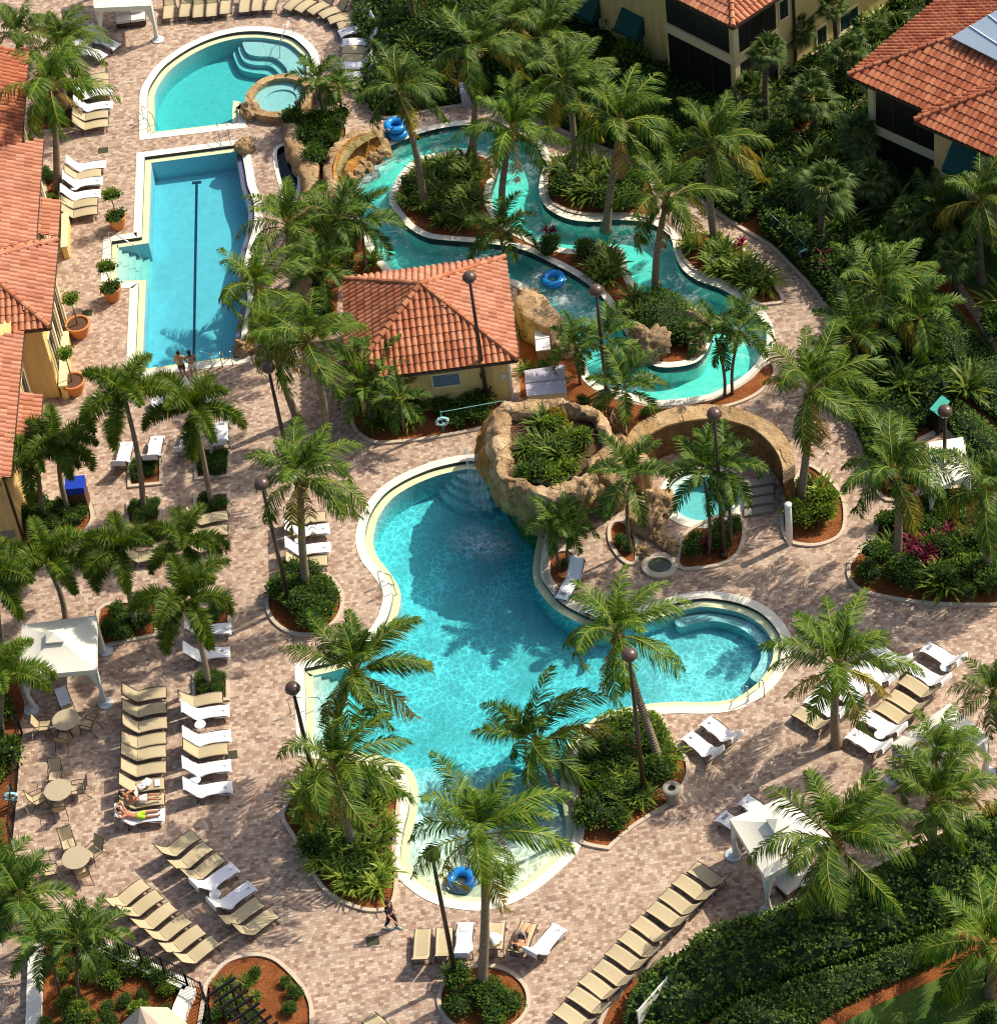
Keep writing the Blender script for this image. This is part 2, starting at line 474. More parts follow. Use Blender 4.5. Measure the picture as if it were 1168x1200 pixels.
M['stucco_olive'] = plain('olive_stucco', (0.74, 0.60, 0.24), 0.85, 0.12, 0.9, 0.2, 30, streak=.5)
M['trim'] = plain('cream_trim', (0.72, 0.62, 0.38), 0.7, 0.06)
M['white_wall'] = plain('white_masonry', (0.78, 0.76, 0.68), 0.8, 0.08, 1.0, streak=.3)
M['roof'] = tile_mat('clay_tile', [(0.0, (0.36, 0.12, 0.055)), (0.5, (0.47, 0.175, 0.085)), (1.0, (0.55, 0.24, 0.13))])
M['roof_pink'] = tile_mat('salmon_tile', [(0.0, (0.40, 0.155, 0.085)), (0.5, (0.50, 0.21, 0.125)), (1.0, (0.57, 0.27, 0.17))])
M['roof_red'] = tile_mat('red_tile', [(0.0, (0.30, 0.08, 0.035)), (0.5, (0.42, 0.13, 0.06)), (1.0, (0.50, 0.19, 0.09))])
M['gutter'] = plain('brown_gutter', (0.06, 0.035, 0.025), 0.5)
M['screen'] = plain('dark_screen', (0.012, 0.014, 0.016), 0.35, 0.3, 1.0, spec=0.5)
M['glass'] = plain('window_glass', (0.02, 0.045, 0.05), 0.08, 0.2, 0.8, spec=0.6)
M['awning'] = plain('green_awning', (0.006, 0.075, 0.065), 0.7, 0.12, 3)
M['solar'] = plain('solar_panel', (0.36, 0.46, 0.56), 0.25, 0.08, 1.5, spec=0.6)
M['bronze'] = plain('bronze_paint', (0.045, 0.026, 0.018), 0.35, 0.15, 6, spec=0.5)
M['bronze_cap'] = plain('lamp_hood', (0.10, 0.058, 0.045), 0.3, 0.15, 6, spec=0.6)
M['lampglass'] = plain('lamp_lens', (0.22, 0.18, 0.14), 0.2, 0.1)
M['sling'] = plain('tan_sling', (0.49, 0.405, 0.25), 0.8, 0.06, 8, 0.2, 120, objvar=0.06)
M['frame'] = plain('brown_frame', (0.035, 0.022, 0.016), 0.4, 0.15, 8, spec=0.5)
M['towel'] = plain('white_towel', (0.84, 0.84, 0.86), 0.95, 0.05, 6, 0.4, 60, spec=0.05)
M['mark'] = plain('grey_emblem', (0.28, 0.29, 0.32), 0.9)
M['canvas'] = plain('cream_canvas', (0.80, 0.78, 0.66), 0.85, 0.05, 2, 0.2, 12, spec=0.1)
M['canvas2'] = plain('umbrella_canvas', (0.60, 0.48, 0.38), 0.85, 0.06, 2, spec=0.1)
M['cushion'] = plain('white_cushion', (0.78, 0.76, 0.72), 0.9, 0.05, 3)
M['disc'] = plain('base_disc', (0.62, 0.66, 0.68), 0.5)
M['stone_top'] = plain('table_stone', (0.42, 0.36, 0.24), 0.6, 0.25, 14)
M['white'] = plain('white_enamel', (0.80, 0.80, 0.80), 0.4, 0.04)
M['steel'] = plain('rail_steel', (0.55, 0.56, 0.57), 0.2, 0.05, metal=1.0)
M['terracotta'] = plain('terracotta', (0.58, 0.22, 0.07), 0.8, 0.12, 2.5, 0.15, 20)
M['soil'] = plain('potting_soil', (0.10, 0.05, 0.028), 0.95, 0.3, 9)
M['tube'] = plain('blue_vinyl', (0.012, 0.24, 0.66), 0.2, 0.06, 3, spec=0.6)
M['black'] = plain('black_iron', (0.010, 0.010, 0.011), 0.4, 0.2)
M['blue'] = plain('blue_lid', (0.012, 0.05, 0.42), 0.45, 0.1, 6)
M['bin_brown'] = plain('brown_cabinet', (0.11, 0.05, 0.025), 0.6, 0.15, 6)
M['teal'] = plain('teal_paint', (0.05, 0.36, 0.30), 0.5, 0.1)
M['ringblue'] = plain('ring_buoy_paint', (0.30, 0.62, 0.68), 0.5, 0.1)
M['grey_box'] = plain('grey_lavender_panel', (0.45, 0.44, 0.52), 0.5, 0.06)
M['shutter'] = plain('blue_louvre', (0.16, 0.25, 0.33), 0.5, 0.08)
M['urn'] = plain('concrete_urn', (0.26, 0.24, 0.20), 0.85, 0.2, 6)
M['foam_old'] = plain('white_foam', (0.86, 0.92, 0.92), 0.9, 0.05)
M['skin'] = plain('skin', (0.50, 0.25, 0.15), 0.55, 0.05)
M['skin2'] = plain('tanned_skin', (0.42, 0.19, 0.10), 0.55, 0.05)
M['hair'] = plain('dark_hair', (0.018, 0.011, 0.008), 0.5)
M['shirt_yellow'] = plain('yellow_shirt', (0.62, 0.50, 0.16), 0.9)
M['cloth_dark'] = plain('dark_cloth', (0.012, 0.014, 0.022), 0.9)
M['cloth_brown'] = plain('brown_shorts', (0.10, 0.07, 0.045), 0.9)
M['cloth_white'] = plain('white_cloth', (0.78, 0.77, 0.76), 0.9)
M['cloth_lime'] = plain('lime_shorts', (0.42, 0.68, 0.04), 0.85)
M['cloth_red'] = plain('red_bikini', (0.42, 0.03, 0.03), 0.85)
M['paper'] = plain('printed_page', (0.66, 0.68, 0.68), 0.8, 0.3, 20)
M['pond'] = plain('pond_water', (0.045, 0.060, 0.025), 0.12, 0.4, 3, spec=0.5)
M['grate'] = plain('drain_grate', (0.05, 0.055, 0.03), 0.6)
# foliage
M['coco'] = leafmat('coconut_leaf', (0.020, 0.062, 0.006), (0.062, 0.130, 0.010), (0.18, 0.23, 0.020), 0.34)
M['coco_dk'] = leafmat('coconut_leaf_deep', (0.015, 0.052, 0.008), (0.048, 0.105, 0.011), (0.15, 0.19, 0.022), 0.30)
M['coco_old'] = leafmat('yellowing_frond', (0.10, 0.085, 0.012), (0.22, 0.19, 0.022), (0.34, 0.25, 0.04), 0.3)
M['rachis'] = plain('frond_stalk', (0.26, 0.26, 0.04), 0.5, 0.15, 5)
M['foxtail'] = leafmat('foxtail_leaf', (0.028, 0.075, 0.008), (0.070, 0.125, 0.012), (0.18, 0.22, 0.022), 0.30)
M['adonidia'] = leafmat('small_palm_leaf', (0.018, 0.056, 0.008), (0.048, 0.104, 0.012), (0.14, 0.19, 0.022), 0.28)
M['sabal'] = leafmat('fan_leaf', (0.032, 0.070, 0.018), (0.070, 0.120, 0.026), (0.14, 0.185, 0.045), 0.26)
M['dead'] = leafmat('dry_frond', (0.16, 0.09, 0.03), (0.26, 0.16, 0.05), (0.36, 0.24, 0.08), 0.2)
M['bush'] = leafmat('shrub_leaf', (0.022, 0.062, 0.008), (0.055, 0.115, 0.014), (0.14, 0.20, 0.028), 0.28)
M['bush_lt'] = leafmat('light_shrub_leaf', (0.05, 0.10, 0.012), (0.12, 0.19, 0.018), (0.24, 0.30, 0.03), 0.3)
M['strap'] = leafmat('strap_leaf', (0.030, 0.072, 0.010), (0.085, 0.140, 0.018), (0.20, 0.24, 0.04), 0.3)
M['strap_lt'] = leafmat('variegated_leaf', (0.06, 0.12, 0.015), (0.16, 0.23, 0.03), (0.32, 0.36, 0.06), 0.3)
M['tired'] = leafmat('ti_leaf', (0.05, 0.006, 0.014), (0.11, 0.008, 0.020), (0.21, 0.018, 0.034), 0.2)
M['hedge'] = leafmat('hedge_leaf', (0.018, 0.056, 0.008), (0.050, 0.105, 0.014), (0.13, 0.19, 0.028), 0.28)
M['hedge_lt'] = leafmat('clipped_leaf', (0.035, 0.090, 0.014), (0.085, 0.155, 0.026), (0.17, 0.24, 0.05), 0.3)
M['autumn'] = leafmat('bronze_leaf', (0.10, 0.08, 0.015), (0.20, 0.15, 0.02), (0.34, 0.20, 0.03), 0.3)
M['flower'] = leafmat('orange_petal', (0.6, 0.08, 0.01), (0.7, 0.14, 0.02), (0.75, 0.2, 0.03), 0.2)
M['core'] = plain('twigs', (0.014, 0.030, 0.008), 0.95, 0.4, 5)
M['trunk'] = trunk_mat('palm_bark', (0.14, 0.105, 0.07), (0.34, 0.275, 0.19))
M['trunk_dk'] = trunk_mat('dark_palm_bark', (0.07, 0.05, 0.035), (0.20, 0.15, 0.10))
M['shaft'] = plain('green_crownshaft', (0.08, 0.14, 0.04), 0.5)
M['wood'] = plain('shrub_stem', (0.11, 0.075, 0.045), 0.9)

def foam_mat():
    m, nt, out = nodes('white_foam'); g = N(nt)
    pos = g('NewGeometry').outputs['Position']; loc = g('TexCoord').outputs['Object']
    d = g('VectorMath', operation='LENGTH', i={0: loc}).outputs['Value']
    n1 = g('TexNoise', i={'Vector': pos, 'Scale': 5.0, 'Detail': 6.0, 'Roughness': 0.7, 'Distortion': 0.6}).outputs[0]
    k = g.math('MULTIPLY', g.ramp(n1, [(0.40, 0.0), (0.68, 1.0)]), g.ramp(d, [(0.15, 0.85), (1.0, 0.0)]))
    t = g('BsdfTransparent'); f = g('BsdfDiffuse', i={0: (0.80, 0.90, 0.92, 1)})
    x = g('MixShader', i={0: k, 1: t.outputs[0], 2: f.outputs[0]}); nt.links.new(x.outputs[0], out.inputs[0]); return m
M['foam'] = foam_mat()

def lagoon_floor(a, b):
    """aqua plaster that turns to cream towards the beach entry (a -> b on the ground)"""
    m, nt, out = nodes('lagoon_plaster'); g = N(nt)
    pos = g('NewGeometry').outputs['Position']; d = (b[0] - a[0], b[1] - a[1], 0); L2 = d[0] ** 2 + d[1] ** 2
    q = g('VectorMath', operation='SUBTRACT', i={0: pos, 1: (a[0], a[1], 0)}).outputs[0]
    t = g.math('DIVIDE', g('VectorMath', operation='DOT_PRODUCT', i={0: q, 1: d}).outputs['Value'], L2)
    cc = g.ramp(t, [(0.0, (0.40, 0.66, 0.70)), (0.75, (0.52, 0.72, 0.62)), (1.0, (0.60, 0.68, 0.48))])
    nz = g('TexNoise', i={'Vector': pos, 'Scale': 1.3, 'Detail': 4.0}).outputs[0]
    cc = g.mix(1.0, cc, g.ramp(nz, [(0.3, 0.9), (0.7, 1.05)]), 'MULTIPLY')
    bs = g('BsdfPrincipled', i={'Base Color': cc, 'Roughness': 0.75}); nt.links.new(bs.outputs[0], out.inputs[0]); return m
# ---------------------------------------------------------------- outlines traced on the ground
def proj(x, y, z=0.0):
    d = Vector((x, y, z)) - CPOS; k = d.dot(FW)
    return 584 + FPX * d.dot(CR) / k, 600 - FPX * d.dot(CU) / k

UPPER = [(173,157,1),(173,125),(174,106),(182.5,90),(192.5,77.5),(210,64),(230,52.5),(254,43),(279,37.5),(303,36.5),(322.5,38.7),(341,43),(354,52.5),(362.5,62.5),(366,75),(364,88),(350,106,1),(296,126,1),(279,121,1),(279,144.5,1)]
LAP = [(169.5,184,1),(284,169,1),(284,182),(287,200),(290,218),(296,234),(298,250),(296,270),(290,290),(286,310),(287,330),(290,350),(287,370),(283,390),(282,405),(283,419,1),(158,436,1),(162.5,330.5,1),(128,332,1),(131,283,1),(166,278,1)]
RIVER = [(441,178,1),(450,174),(471,165),(500,154),(534,147.5),(560,147),(585,150),(610,158),(626,168),(634,180),(637,195),(633,208),(631.5,224),(636,238),(648,249),(668.5,257.4),(696,260),(720,258),(745.5,259),(763,262.5),(780,272),(787.5,283),(790.5,298),(799,315),(816.5,328.5),(840.5,337),(862.7,349),(880,361),(892,375),(898,392),(895,410),(885,427),(869.6,441.5),(849,453.5),(831,462),(800,467),(770,469),(749.6,464.5),(722,456),(705,452),(692,442),(687,428),(680,408),(668.5,388),(658,371),(639,351),(617,335),(595,326),(560,328),(520,330),(480,326),(455,312),(440,292),(425,262),(410,235),(407,222),(413,210),(422,197),(432,187)]
ISLAND = [(459.7,219),(456,236),(465.7,253),(481,268.7),(501.6,279),(529,282.4),(563,285),(590,288),(616,294),(643,307),(668.5,320),(690.7,335),(706,349),(718,366),(726,380),(736,396),(749.6,416.5),(763,427.6),(782,431),(808,427.6),(823,419),(834,397),(833,376),(818,364),(800,357),(782,351),(764,347),(750.7,342),(742,330),(735,313),(732,297.6),(723,289),(704,288),(685.6,291.6),(668.5,291.6),(651,289),(634,284),(617,276),(603,268.5),(588,258),(577,240),(575,226),(580,210),(583,197),(578.7,185),(566.7,178),(542.7,175),(522,178),(491,184),(472,199)]
LAGOON = [(551,540.5),(520,545.7),(496,553.4),(472,564.5),(451,579),(436,599),(429,619),(428,636),(434,653.6),(446,669),(456,684),(460,700),(452,728),(436,750),(415,768),(384,778,1),(357,784,1),(359,878,1),(395,884),(440,890),(468,900),(478,915),(480,932),(478,952),(473,972),(469,1000),(471,1017),(489.7,1035),(508.5,1047),(529,1054),(560,1057.5),(582,1054),(606,1045),(631,1028),(659,1003),(668,990),(673,970),(670,947),(667,925),(667,900),(675,870),(700,846),(730,835),(764,829),(795,827),(821,827.5),(846.6,826),(869.7,820),(887.7,808),(901,795),(913,774.7),(915.5,754),(910,738.7),(893.7,720.7),(868,708),(831,701.5),(805.5,704),(780,711),(755,719),(727,727),(699,726.7),(677,718),(656.5,706),(643,691),(635,679),(633,667),(634,655),(636,640),(640,610),(625,580),(600,556),(575,545)]
CHANNEL = [(325,176),(337,172),(341,190),(348,207),(347,225),(338,242),(332,218),(327,200)]
SPA_C = P(824, 581)

O = {k: dedupe(ground(v, 4)) for k, v in dict(upper=UPPER, lap=LAP, river=RIVER, lagoon=LAGOON, channel=CHANNEL).items()}
ISL = dedupe(ground(ISLAND, 4))
spa_circle = [(SPA_C.x + 1.62 * math.cos(a), SPA_C.y + 1.62 * math.sin(a)) for a in np.linspace(0, 2 * math.pi, 40, endpoint=False)]
HOLES = [offset(O['upper'], .18), offset(O['lap'], .18), offset(O['river'], .15), offset(O['lagoon'], .2), offset(O['channel'], .1), offset(spa_circle, .1)]

big = [(-260, -60), (260, -60), (260, 420), (-260, 420)]
sheet('ground', big, M['lawn'], HOLES, z=-0.03)
deck = ground([(-160,-160,1),(1330,-160,1),(1330,1360,1),(-160,1360,1)], 1)
sheet('paving', deck, M['paver'], HOLES, z=0.0)

def coping(mb, outline, w, z=0.025, drop=0.24, outward=True):
    out = offset(outline, w if outward else -w)
    strip(mb, at(out, z), at(outline, z))
    strip(mb, at(out, -0.02), at(out, z))
    return out

def pool(label, key, zf, mat, wmat, ledge=0.32, cw=0.42, wz=-0.17, holes=(), step=0.6, ledge_mat='ledge', group=None, cat='pool'):
    c = Vector((*np.mean(O[key], axis=0), 0)); o = O[key]
    t = thing('swimming_pool', label, cat, (0, 0, 0), group=group)
    mb = MB(); coping(mb, o, cw); mb.obj('coping', M['coping'], t)
    mb = MB(); strip(mb, at(o, 0.025), at(o, -0.18 if ledge else -0.34))
    mb.obj('waterline_tile', M['darktile'], t)
    inn = o
    if ledge:
        inn = offset(o, -ledge); mb = MB(); strip(mb, at(o, -0.15), at(inn, -0.15)); mb.obj('ledge', M[ledge_mat], t)
    mb = MB()
    strip(mb, at(inn, -0.15 if ledge else -0.33), [(p[0], p[1], zf(*p)) for p in inn])
    for h in holes: strip(mb, at(h, -0.33), [(p[0], p[1], zf(*p)) for p in h])
    b = mb.obj('basin_wall', M[mat], t)
    f = sheet('basin_floor', inn, M[mat], holes, zf, step, None, t, True)
    for p in f.data.polygons: pass
    # the body of water
    wo = offset(o, 0.06); mb = MB()
    v, ff = tri(dedupe(wo), [offset(h, -0.06) for h in holes])
    mb.v = [(x, y, wz) for x, y in v] + [(x, y, -2.4) for x, y in v]; n = len(v)
    for q in ff:
        a, b_, c_ = (Vector(mb.v[i]) for i in q[:3]); q = tuple(q)
        if (b_ - a).cross(c_ - a).z < 0: q = q[::-1]
        mb.face(q); mb.face([i + n for i in q[::-1]])
    cnt = {}
    for q in mb.f[::2]:
        for i in range(3):
            e = (q[i], q[(i + 1) % 3]); cnt[e] = 1
    for (a, b_) in list(cnt):
        if (b_, a) not in cnt: mb.face((b_, a, a + n, b_ + n))
    w = mb.obj('water', wmat); w['kind'] = 'structure'
    return t

def stepped(parent, name, px, z, mat, drop=1.4):
    mb = MB(); mb.prism(dedupe(ground(px, 4)), z - drop, z); return mb.obj(name, M[mat], parent)

# --- upper pool
W_calm = water_mat('calm_water', 5.0, None, absorb=(0.60, 0.055, 0.055))
W_lap = water_mat('lap_water', 3.0, None, absorb=(0.42, 0.055, 0.03))
W_net = water_mat('painted_caustic_water', 5.0, 2.7, 0.7, absorb=(0.56, 0.06, 0.04))  # bright net lines stand in for caustics, painted into the surface transparency
W_river = water_mat('green_river_water', 4.0, None, 0.35, absorb=(0.75, 0.035, 0.07), foam=0.4)
W_dark = water_mat('dark_channel_water', 5.0, None, absorb=(0.9, 0.5, 0.35))
t = pool('half round turquoise pool with curved underwater steps at the far end of the terrace', 'upper', lambda x, y: -1.25, 'plaster', W_calm)
stepped(t, 'step', [(283,45,1),(288,55),(300,59),(318,60),(330,68),(336,78),(334,92,1),(372,92,1),(372,50,1),(330,28,1),(283,28,1)], -0.36, 'plaster', 0.25)
stepped(t, 'step', [(277,47,1),(283,60),(297,65),(314,66),(324,74),(329,83),(328,97,1),(371,94,1),(371,50,1),(330,29,1),(277,29,1)], -0.60, 'plaster', 0.25)
stepped(t, 'step', [(270,49,1),(278,65),(294,70),(309,72),(318,79),(322,88),(320,100,1),(370,96,1),(370,50,1),(330,30,1),(270,30,1)], -0.84, 'plaster', 0.42)
# --- lap pool
t = pool('long straight lap pool with one dark lane line and wavy right side', 'lap', lambda x, y: -1.3, 'plaster_lap', W_lap)
mb = MB(); a, b = P(229.8, 215), P(226.5, 432); c, d = P(224.8, 212), P(234.6, 210.8)
mb.quad(P(229, 214) + Vector((0, 0, -1.285)), P(232, 214) + Vector((0, 0, -1.285)), P(228.4, 436) + Vector((0, 0, -1.285)), P(225.2, 436) + Vector((0, 0, -1.285)))
mb.quad(P(225, 211) + Vector((0, 0, -1.28)), P(236, 210) + Vector((0, 0, -1.28)), P(236, 213) + Vector((0, 0, -1.28)), P(225, 214) + Vector((0, 0, -1.28)))
# seen through the water the floor is displaced: slide the line to where it lies on the floor
mb.v = [(v[0], v[1], v[2]) for v in mb.v]
ln = mb.obj('lane_line', M['lane'], t)
ln.location = P(230, 330, -1.285) - P(230, 330, 0); ln.location.z = 0
for k in range(5):
    x0 = 134 + k * 7.3
    stepped(t, 'step', [(x0,277,1),(x0+7.3,276,1),(x0+6.4,336,1),(x0-.9,337,1)], -0.30 - 0.2 * k, 'plaster_pale', 1.2)
# slate wall and pale cap along the wavy side
seg = [p for p in dedupe(ground([(284,169),(284,182),(287,200),(290,218),(296,234),(298,250),(296,270),(290,290),(286,310),(287,330),(290,350),(287,370),(283,390),(282,405),(283,419)], 4, False))]
def ribbon(mb, line, w0, w1, z0, z1):
    """a low wall over an open line, from offset w0 to w1 (to the right of travel)"""
    k = len(line); A = []; B = []
    for i, p in enumerate(line):
        a = Vector(line[max(i-1, 0)]); b = Vector(line[min(i+1, k-1)]); d = (b - a).normalized(); nrm = Vector((-d.y, d.x))
        A.append(tuple(Vector(p) + nrm * w0)); B.append(tuple(Vector(p) + nrm * w1))
    strip(mb, at(A, z1), at(B, z1), False); strip(mb, at(A, z0), at(A, z1), False); strip(mb, at(B, z1), at(B, z0), False)
    for i in (0, -1): mb.poly([(*A[i], z0), (*B[i], z0), (*B[i], z1), (*A[i], z1)])
    return A, B
mb = MB(); ribbon(mb, seg, 0.02, -0.30, -0.4, -0.06); mb.obj('slate_edge', M['slate'], t)
mb = MB(); ribbon(mb, seg, 0.02, 0.36, -0.05, 0.07); mb.obj('pale_cap', M['coping'], t)
# --- lagoon
def lag_z(x, y):
    px, py = proj(x, y)
    d = 1.35
    if py > 880 and px < 720: d = 1.35 - 1.2 * min(1, max(0, (py - 850) / 130)) ** 0.7
    k = min(1, max(0, (px - 700) / 60)); d = d * (1 - k) + 1.0 * k
    return -max(d, 0.24)
M['lagoon_floor'] = lagoon_floor(P(560, 890), P(572, 1015))
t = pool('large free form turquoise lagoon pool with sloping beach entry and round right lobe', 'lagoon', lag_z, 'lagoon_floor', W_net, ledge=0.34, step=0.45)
for r, z in (((24, 17), -.34), ((32, 23), -.56), ((39, 30.5), -.78), ((47, 40), -1.0)):
    stepped(t, 'step', [(554 + r[0] * math.cos(a), 541 + r[1] * math.sin(a)) for a in np.linspace(R(-20), R(200), 14)], z, 'plaster', 0.22 if z > -.9 else .5)
for k in range(4):
    x0 = 366 + k * 9
    stepped(t, 'step', [(x0,780,1),(x0+9,779,1),(x0+9,884,1),(x0,884,1)], -0.26 - 0.22 * k, 'plaster_pale', 1.3)
lob = [(890 - 0, 790), (903, 770), (905, 752), (897, 737), (880, 722), (858, 714), (831, 710), (806, 713), (790, 718), (796, 726), (812, 722), (835, 719), (856, 723), (873, 731), (886, 743), (891, 757), (887, 772), (878, 784)]
stepped(t, 'bench', lob, -0.48, 'plaster', 0.7)
# --- lazy river
t = pool('winding green lazy river looping round planted islands', 'river', lambda x, y: -1.0, 'plaster_river', W_river, ledge=0, cw=0.38, holes=[ISL], cat='lazy river')
mb = MB(); inner = coping(mb, ISL, 0.36, 0.03, outward=False)
mb.obj('island_coping', M['coping'], t)
mb = MB(); strip(mb, at(ISL, 0.03), at(ISL, -0.34)); mb.obj('island_tile', M['darktile'], t)
sheet('mulch', inner, M['mulch'], z=0.0)
# --- narrow dark channel and grotto spa
t = pool('narrow dark water channel beside the curved rock wall', 'channel', lambda x, y: -0.9, 'slate', W_dark, ledge=0, cw=0.2, cat='water channel')
O['spa'] = spa_circle
t = pool('small round spa with white rim inside the curved rock enclosure', 'spa', lambda x, y: -0.8, 'plaster', W_calm, ledge=0.3, cw=0.34, ledge_mat='plaster_pale', cat='spa')
# --- raised spa by the upper pool
sc = P(327.5, 111, 0.45)
t = thing('raised_spa', 'raised round spa with sandstone rim beside the half round pool', 'spa', (sc.x, sc.y, 0))
mb = MB(); n = 36
def wob(a, r): return r + 0.02 * math.sin(7 * a)
angs = np.linspace(0, 2 * math.pi, n, endpoint=False)
ro = [(wob(a, 1.78) * math.cos(a), wob(a, 1.78) * math.sin(a)) for a in angs]; ri = [(1.36 * math.cos(a), 1.36 * math.sin(a)) for a in angs]
strip(mb, at(ro, -1.3), at(ro, .45)); strip(mb, at(ro, .45), at(ri, .47)); strip(mb, at(ri, .47), at(ri, .2)); mb.obj('stone_rim', M['flag'], t)
mb = MB(); r2 = [(.85 * math.cos(a) , .85 * math.sin(a)) for a in angs]
strip(mb, at(ri, .2), at(ri, .14)); strip(mb, at(ri, .14), at(r2, .14)); strip(mb, at(r2, .14), at(r2, .05)); mb.poly(at(r2, .05)); mb.obj('basin', M['plaster'], t)
mb = MB(); rw = [(1.4 * math.cos(a) + sc.x, 1.4 * math.sin(a) + sc.y) for a in angs]; mb.prism(rw, -.7, .3, True)
w = mb.obj('water', W_calm); w['kind'] = 'structure'

# ---------------------------------------------------------------- planting beds
BEDS = {}
def bed(key, px, kerb=True, n=4, z=0.012, w=0.16, kh=0.1):
    o = dedupe(ground(px, n)); BEDS[key] = o
    sheet('mulch', o, M['mulch'], z=z)
    if kerb:
        mb = MB(); out = offset(o, w)
        strip(mb, at(out, kh), at(o, kh)); strip(mb, at(out, -0.01), at(out, kh)); strip(mb, at(o, kh), at(o, 0.0))
        k = mb.obj('kerb', M['kerb']); k['kind'] = 'structure'
    return o
def ell(cx, cy, rx, ry, n=22): return [(cx + rx * math.cos(a), cy + ry * math.sin(a)) for a in np.linspace(0, 2 * math.pi, n, endpoint=False)]
BEDS['island'] = inner
bed('bank', [(645,190),(660,184),(690,183),(703,186),(730,197),(757,210),(765,230),(770,254),(745,251),(720,250),(696,251),(672,248),(653,240),(643,229)], True)
bed('bank_east', [(797,285),(805,276),(822,276),(850,282),(870,295),(885,310),(895,320),(904,334),(915,352),(903,355),(888,355),(868,341),(844,328),(820,319),(806,307),(798,296)])
bed('house_front', [(416,468,1),(414,490),(420,505),(438,517),(465,517),(500,513),(545,505),(578,496),(592,480),(600,462,1)])
bed('oval', ell(357, 706, 42, 37))
bed('west_shore', [(338.5,943.7),(334,959),(346,979.6),(359,1002.7),(372,1028),(387,1046),(410,1059),(436,1066),(456,1061),(462,1035),(459,1000),(463,960),(464,925),(450,909),(425,901),(395,899),(368,910),(348,930)])
bed('round_south', ell(567, 1173, 50, 38))
bed('corner_fan', [(244,1156,1),(262,1134),(280,1125),(300,1122),(318,1126),(332,1136),(348,1153),(359,1170),(363,1190),(361,1240,1),(230,1240,1)])
bed('east_shore', [(703,850),(730,843),(764,838),(775,847),(783,868),(799,885),(804,905),(796,925),(784,940),(760,955),(735,972),(712,993,1),(690,989),(680,982),(684,960),(682,945),(679,920),(680,895),(688,866)])
bed('spa_bed', [(798,664),(820,665),(845.5,660),(862,649),(869,629),(867,612),(854,606),(838,609),(806,626),(799,643)])
bed('spa_small', [(716,622),(718,637.5),(728,653),(739,660),(744,655),(743,634),(731,615),(720,614)])
bed('post_bed', [(918,610),(924,632),(945,638),(965,636),(983,626),(988,605),(983,580),(965,560),(947,548),(936,560),(924,590)])
bed('east_bed', [(1024,633),(998,661.6),(1001,684),(1022,695),(1063,703),(1104,707),(1168,708),(1230,706,1),(1230,560,1),(1110,575),(1060,590),(1034,610)])
bed('south_east', [(868,1086,1),(901,1072),(981,1041),(1086,987),(1168,947),(1260,905,1),(1260,1300,1),(680,1300,1),(707,1198),(727,1168),(744,1147),(795,1120),(830,1098)])
bed('palm_bed', [(27,578,1),(60,588),(98,590),(106,602),(104,615),(91,627),(60,638),(27,640,1)])
bed('cabana_bed', [(118,716),(150,708),(184,702,1),(181,744,1),(150,750),(119,757,1)])
bed('north_bed', [(426,-90,1),(418,30),(436,60),(428,110),(445,136),(480,133),(513,127),(550,121),(577,119),(610,126),(640,143),(690,166),(770,198),(830,240),(872,268),(905,288),(930,313),(945,328),(962,348),(975,368),(985,400),(990,440),(988,470),(1000,500),(1015,535),(1022,560),(1040,585),(1075,575),(1068,540),(1075,515,1),(1105,500,1),(1150,540,1),(1400,480,1),(1400,-90,1)])
bed('club_bed', [(46,95,1),(84,92,1),(87,120),(87,150,1),(44,154,1)])
bed('club_strip', [(50,200,1),(62,205),(74,255),(79,284,1),(70,280,1)])
bed('spa_shrub', [(347,150),(375,146),(402,148),(404,163),(392,172),(384,190),(380,215),(386,238),(374,246),(366,230),(366,205),(358,180)])
bed('between', [(366,262),(395,252),(408,255),(422,275),(436,300),(450,318),(432,326),(402,324),(396,345),(392,380),(372,392),(352,380),(352,340)], False)
bed('house_east', [(606,334,1),(636,356),(655,380),(666,402),(674,425),(682,444),(694,456),(715,466),(745,474),(775,479),(800,478),(778,490),(745,505),(720,525),(700,500),(660,466),(610,466,1)], False)
bed('ring_bed', [(800,478),(835,470),(860,459),(880,446),(893,433),(903,428),(905,440),(890,458),(868,470),(840,477)])
bed('rock_foot', [(643,662),(650,650),(668,648),(672,662),(664,685),(654,692),(645,684)])
PLANTERS = [(151,190,540,569),(149,188,588,617),(229,269,531,560),(228,269,580,604),(227,268,790,822),(232,270,712,738)]
for i, (x0, x1, y0, y1) in enumerate(PLANTERS):
    bed(f'planter{i}', [(x0+3,y0+4,1),(x1-3,y0,1),(x1-3,y1-3,1),(x0+3,y1,1)], True, 1)
bed('fence_bed', [(40,1105,1),(95,1095),(150,1120),(212,1150,1),(205,1250,1),(50,1250,1)], False)
bed('far_left_bed', [(-90,640,1),(20,800),(22,860),(18,940),(14,1000),(24,1045),(38,1070),(40,1105),(20,1080),(-90,1060,1)], False)
bed('fence_corner', [(213,1155,1),(246,1158,1),(240,1260,1),(205,1260,1)], False)
def flat(name, px, mat, z=0.016, n=4):
    return sheet(name, dedupe(ground(px, n)), M[mat], z=z)
flat('lawn', [(965,1214,1),(1010,1187),(1060,1164),(1105,1145),(1150,1122),(1260,1072,1),(1260,1300,1),(930,1300,1)], 'lawn')
flat('path', [(893,182,1),(950,147),(1003,121),(1060,100,1),(1066,110,1),(1010,131),(955,158),(899,193,1)], 'paver', 0.024)
flat('lawn', [(1100,310,1),(1140,340),(1190,380,1),(1300,300,1),(1230,200,1)], 'lawn', 0.018)
flat('path', [(1118,340,1),(1140,372),(1168,415),(1200,460,1),(1214,452,1),(1176,398),(1148,362),(1126,332,1)], 'paver', 0.026)
